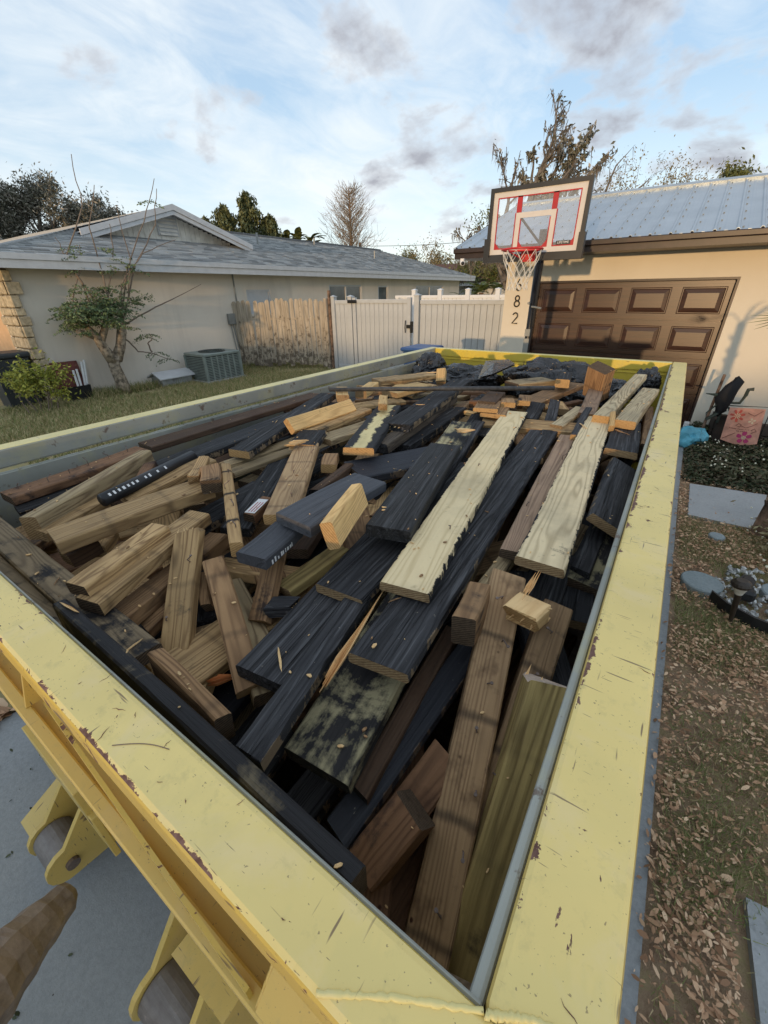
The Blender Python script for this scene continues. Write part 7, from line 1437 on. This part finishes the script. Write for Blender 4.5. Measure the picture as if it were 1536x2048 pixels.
# compound leaves: fronds of small leaflets
rg = np.random.default_rng(3); LQ = []; fg = Geo()
def frond(p, d, L, nl):
    d = d.normalized(); s = d.cross(Vector((0, 0, 1))); s = s.normalized() if s.length > .01 else Vector((1, 0, 0)); q = [p + d * L * t + Vector((0, 0, -L * .35 * t * t)) for t in np.linspace(0, 1, 6)]
    fg.tube(q, [0.004] * 6, 3, cap=False); c = []
    for t in np.linspace(0.2, 1, nl):
        base = p + d * L * t + Vector((0, 0, -L * .35 * t * t))
        for sg in (-1, 1):
            ll = 0.13 * (1.1 - 0.5 * t)
            for b in (0.35, 0.7, 1.0): c.append(base + s * sg * ll * b + d * 0.03 * b + Vector((rs.gauss(0, .01), rs.gauss(0, .01), rs.gauss(0, .012) - 0.02 * b)))
    LQ.append(leaf_quads(np.array([x[:] for x in c]), 0.026, rg, 1.7))
for k in range(210):
    a = rs.uniform(0, 2 * PI); el = rs.uniform(-0.2, 0.7); yy_ = rs.uniform(3.95, 4.95); c = Vector((X + rs.uniform(-.15, .5), yy_, 1.62 + rs.gauss(0, .13) + .28 * (yy_ - 4.0) * rs.random())); frond(c, Vector((math.cos(a), math.sin(a) * 1.2, el)), rs.uniform(0.2, 0.42), 7)
for k in range(44): c = Vector((X + rs.uniform(-.1, .3), rs.uniform(4.3, 5.6), rs.uniform(1.8, 2.9))); a = rs.uniform(0, 2 * PI); frond(c, Vector((math.cos(a), math.sin(a), 0.1)), rs.uniform(0.15, 0.3), 6)
for p in ((X, 5.5, 1.2), (X, 5.8, .62), (X, 5.6, .78), (X, 5.4, 1.15), (X, 6.3, 3.8), (X, 5.6, 2.5)): frond(Vector(p), Vector((0.4, 1, 0)), 0.25, 6); frond(Vector(p), Vector((0.2, -1, -0.1)), 0.2, 6)
npmesh('leaves', np.concatenate(LQ), 4, M['leaf_moringa'], mor); tag(fg.out('leaf_stalks', M['twig'], mor), kind='stuff')
# yellow green bush
bu = tree('bush', 'yellow green leafy bush at the left edge in front of the dark bin', 'bush', (-10.1, 2.82, 0), [((rx, ry, 0), (rx * .8, ry * .8, 1), 0.42, 0.014) for rx, ry in ((0, 0), (.1, .15), (.1, -.15), (0, .25), (-.1, .1), (.15, .3))], dict(wig=.16, taper=.6, kids=3, ang=.55, len=.72, up=.05), 2, 'leaf_yellow', 2300, 0.040, 0.13, 'twig', 5)
# background trees
tree('broad_tree', 'dark feathery windblown tree behind the roof at the left edge', 'tree', (-22.3, 8.6, 0), [((0, 0, 0), (0, .05, 1), 3.2, .28), ((0.3, -1.5, 0), (0, -.1, 1), 3.2, .25), ((0, 1.1, 0), (0, .15, 1), 2.6, .2)], dict(wig=.12, taper=.55, kids=4, ang=.62, len=.62, up=.06), 4, 'leaf_darkgrey', 70000, .085, .26, 'bark_grey', 11, lasp=3.2)
for i, (bx, by_, h, lab) in enumerate(((-25.6, 22.3, 7.6, 'tallest dark green conifer behind the grey roof'), (-27.4, 20.3, 6.2, 'low dark green conifer left of the tallest one behind the roof'), (-24.6, 23.2, 6.4, 'dark green tree right of the tallest conifer behind the roof'), (-26.6, 21.2, 6.9, 'dark green tree between the low conifer and the tallest one'))):
    t_ = thing('conifer', lab, 'tree', (bx, by_, 0), 'evergreens behind the grey roof'); g = Geo(); g.tube([(bx, by_, 0), (bx, by_, h * .97)], [.22, .03], 7); g.out('trunk', M['bark_grey'], t_)
    rg = np.random.default_rng(i + 40); n = 9000; z = h * (0.35 + 0.65 * rg.random(n) ** .8); cr = ((h - z) / h) ** .75 * 2.9 + .15; a = rg.uniform(0, 2 * PI, n); lob = 1 + .35 * np.sin(a * 5 + z * 3.1) + .3 * np.sin(z * 7 + a * 2); rr = cr * lob * rg.random(n) ** .45 * .8; z = z + .25 * np.sin(a * 3 + i) * (rr > .4)
    npmesh('crown', leaf_quads(np.stack([bx + rr * np.cos(a), by_ + rr * np.sin(a), z + rg.normal(size=n) * .08], 1), .13, rg, 2.2, 1.6, True), 4, M['leaf_green'], t_)
for i, (bx, by_) in enumerate(((-23.4, 24.4), (-22.9, 25.2), (-24.0, 24.0))):
    t_ = thing('banana_plant', ['broad leaved banana plant behind the roof right of the conifers', 'rightmost banana plant behind the roof ridge', 'banana plant closest to the conifers behind the roof'][i], 'plant', (bx, by_, 0)); g = Geo(); rs = random.Random(i)
    for k in range(11):
        a = rs.uniform(0, 2 * PI); L = rs.uniform(.9, 1.5); p = Vector((bx, by_, 5.0 + rs.uniform(-.3, .3))); d = Vector((math.cos(a), math.sin(a), rs.uniform(.5, 1.6))).normalized(); s = d.cross(Vector((0, 0, 1))).normalized() * .24; prev = None
        for t in np.linspace(0, 1, 7):
            c = p + d * L * t + Vector((0, 0, -.6 * t * t)); w_ = math.sin(PI * min(1, t * .9 + .08)) ; row = (c - s * w_, c + Vector((0, 0, .03)), c + s * w_)
            if prev: g.quad(prev[0], prev[1], row[1], row[0]); g.quad(prev[1], prev[2], row[2], row[1])
            prev = row
    g.out('leaves', M['leaf_olive'], t_); g = Geo(); g.tube([(bx, by_, 0), (bx, by_, 4.5)], [.16, .1], 7); g.out('stem', M['bark_brown'], t_)
bc = thing('bare_tree', 'tall bare cone shaped cypress tree behind the middle of the roof', 'tree', (-24.4, 31.7, 0)); g = Geo(); rs = random.Random(8); g.tube([(-24.4, 31.7, 0), (-24.4, 31.7, 9.2)], [.28, .03], 7); g.out('trunk', M['bark_brown'], bc); g = Geo()
for k in range(260):
    z = 4.0 + 5.0 * (k / 260) + rs.uniform(-.1, .1); L = (max(0, 9.5 - z) / 5.5) ** .6 * 2.7 * rs.uniform(.7, 1.1) + .15; a = rs.uniform(0, 2 * PI); p = Vector((-24.4, 31.7, z)); d = Vector((math.cos(a), math.sin(a), rs.uniform(.35, .75))).normalized(); pts = [p]
    for j in range(4): d = (d + Vector((rs.gauss(0, .16), rs.gauss(0, .16), .10))).normalized(); pts.append(pts[-1] + d * L / 4)
    g.tube(pts, [.028, .022, .016, .011, .007], 3, cap=False)
    for j in range(5):
        q = pts[rs.randint(1, 4)]; e = (d + Vector((rs.gauss(0, .7), rs.gauss(0, .7), rs.gauss(0, .4)))).normalized(); m_ = q + e * L * .16 + Vector((0, 0, .03)); g.tube([q, m_, m_ + (e + Vector((0, 0, .4))).normalized() * L * .15], [.012, .008, .005], 3, cap=False)
g.out('branches', M['twig_pale'], bc)
dd_ = dict(wig=.10, taper=.5, kids=3, ang=.5, len=.66, up=.05)
for i, (bx, by_, h, mt_, sz, lab) in enumerate(((-19.3, 35.0, 4.9, 'leaf_tan', 1.5, 'pale brown scrubby tree right of the bare cypress'), (-17.4, 36.0, 4.8, 'leaf_tan', 1.5, 'pale treetop left of the power line post behind the far roof'), (-11.9, 27.6, 5.5, 'leaf_olive', 1.3, 'yellow green tree behind the left corner of the garage roof'), (-21.1, 34.0, 4.9, 'leaf_olive', 1.4, 'olive scrub beyond the far end of the grey roof'), (-15.4, 36.6, 4.6, 'leaf_tan', 1.6, 'low pale treetop near the garage roof corner in the distance'),
        (-2.7, 21.8, 5.3, 'leaf_tan', 1.2, 'bare golden brown treetop above the middle of the metal roof'), (-1.5, 22.0, 5.0, 'leaf_tan', 1.1, 'lower golden brown treetop right of the other above the metal roof'), (-0.5, 22.0, 4.7, 'leaf_tan', 1.0, 'faint brown brush above the right part of the metal roof'))):
    near = by_ < 23 and bx > -5
    tree('background_tree', lab, 'tree', (bx, by_, 0), [((0, 0, 0), (0, 0, 1), h * .62, .12)] + ([((rx, 0.2, 0), (rx * .15, 0, 1), h * .60, .07) for rx in (-.7, .6)] if near else [((.8, .3, 0), (.2, 0, 1), h * .56, .1), ((-.7, -.3, 0), (-.2, 0, 1), h * .56, .1)]), dict(wig=.14, taper=.5, kids=4, ang=.6, len=.6 if near else .5, up=.07), 3, mt_, 3600 if near else 5200, .05 if near else .09, .30 if near else .5, 'twig' if near else 'bark_grey', 60 + i, 'distant trees')
tree('mossy_tree', 'big half dead tree hung with grey moss behind the basketball backboard', 'tree', (-5.15, 15.2, 0), [((0, 0, 0), (0.02, 0, 1), 3.4, .30), ((-.15, 0, 2.2), (-.30, -.05, 1), 2.9, .13), ((.1, 0, 2.4), (.35, 0, 1), 2.2, .12), ((-.1, 0, 3.2), (-.12, 0, 1), 2.5, .12), ((-.2, 0, 2.6), (-.9, 0, .6), 1.5, .08), ((-.1, 0, 2.0), (-.7, 0, .8), 1.5, .07), ((.1, 0, 3.0), (.7, 0, .9), 1.3, .07)], dict(wig=.22, taper=.45, kids={3: 5, 2: 5, 1: 4, 4: 3}, ang=.62, len=.42, up=.03), 3, 'leaf_darkgrey', 700, .075, .09, 'bark_grey', 77, lasp=2.0, moss=1800, minr=0.010)
tree('mossy_tree', 'leafy right half crown behind the mossy dead tree above the backboard', 'tree', (-4.6, 15.5, 0), [((0, 0, 0), (0.03, 0, 1), 4.3, .2), ((0, 0, 2.8), (0.4, 0, 1), 2.0, .1), ((0, 0, 3.0), (-0.2, 0, 1), 2.0, .1), ((0, 0, 3.3), (.15, 0, 1), 1.8, .1)], dict(wig=.10, taper=.5, kids={3: 6, 2: 5, 1: 4}, ang=.6, len=.36, up=.04), 3, 'leaf_darkgrey', 3000, .08, .08, 'bark_grey', 79, lasp=2.2, moss=300)
tree('dead_limb', 'bare forked limb rising above the metal roof right of the backboard', 'dead tree', (-3.6, 15.8, 0), [((0, 0, 0), (0.1, 0, 1), 3.9, .14), ((0.35, 0, 3.7), (.75, 0, .45), 1.3, .085), ((.7, 0, 3.8), (.25, 0, 1), 1.25, .05), ((.3, 0, 3.7), (-.2, 0, 1), 1.0, .04)], dict(wig=.12, taper=.4, kids=3, ang=.55, len=.33, up=.02), 2, None, 0, bark='bark_grey', seed=5, moss=60)
tree('leafy_tree', 'olive green tree cut by the right edge above the metal roof', 'tree', (0.75, 18.0, 0), [((0, 0, 0), (0.05, 0, 1), 3.6, .14), ((0, 0, 3.2), (-.4, 0, 1), 1.4, .07)], dict(wig=.14, taper=.5, kids=4, ang=.6, len=.42, up=.05), 3, 'leaf_olive', 4200, .06, .2, 'bark_grey', 31)
# palms and the brown roofed house beyond the fence
for i, (bx, by_, h, lab) in enumerate(((-8.2, 20.4, 1.9, 'feathery palm behind the white fence left of the house numbers'), (-7.5, 20.6, 2.0, 'second feathery palm partly hidden by the garage wall'), (-8.8, 20.2, 1.5, 'lowest palm beyond the white fence next to the far roof end'))):
    t_ = thing('palm', lab, 'palm', (bx, by_, 0), 'palms beyond the white fence'); g = Geo(); g.tube([(bx, by_, 0), (bx, by_, h)], [.14, .11], 8); g.out('trunk', M['bark_brown'], t_); g = Geo(); rs = random.Random(i + 3)
    for k in range(26):
        a = rs.uniform(0, 2 * PI); e = rs.uniform(.25, 1.5); L = rs.uniform(.9, 1.35); d = Vector((math.cos(a), math.sin(a), e)).normalized(); s = d.cross(Vector((0, 0, 1))).normalized()
        for t in np.linspace(.15, 1, 15):
            c = Vector((bx, by_, h)) + d * L * t + Vector((0, 0, -.55 * t * t)); 
            for sg in (-1, 1): q = c + s * sg * .22 * (1.15 - t * .6) + d * .10 - Vector((0, 0, .07)); g.add([c, c + d * .03, q], [(0, 1, 2)])
    g.out('fronds', M['palm_green'], t_)
bh = thing('brown_roof_house', 'distant low house with a brown roof behind the white fence', 'house', (-12, 27, 0)); obj('wall', BX(-16.0, -9.0, 27.5, 33, 0, 2.35), M['white_trim'], bh)
g = Geo(); g.prism([(-16.4, 27.0, 2.35), (-16.4, 30.2, 3.65), (-16.4, 33.5, 2.35)], (8.0, 0, 0)); g.out('roof', M['brown_roof'], bh); obj('fascia', BX(-16.4, -8.4, 26.94, 26.99, 2.25, 2.40), M['white_trim'], bh); obj('window', BX(-13.5, -12.6, 27.45, 27.49, 1.2, 2.0), M['glass_dark'], bh)
g = Geo(); g.tube([(-11.4, 29.0, 3.2), (-11.4, 29.0, 3.75)], .06, 8); g.out('vent_pipe', M['meter_grey'], bh)
pw = thing('power_line', 'thin overhead power line between the far roof and the garage', 'power line', (-19, 35, 0)); g = Geo(); pts = [Vector((-24, 32.4, 5.35)).lerp(Vector((-12, 38.8, 5.9)), t) - Vector((0, 0, .25 * math.sin(PI * t))) for t in np.linspace(0, 1, 12)]; g.tube(pts, .022, 4); g.out('cable', M['black_plastic'], pw); g = Geo(); g.tube([(-12, 38.8, 0), (-12, 38.8, 6.2)], .12, 8); g.tube([(-24, 32.4, 0), (-24, 32.4, 5.6)], .12, 8); g.out('pole', M['bark_brown'], pw)
for me in list(bpy.data.meshes):
    if me.users == 0: bpy.data.meshes.remove(me)
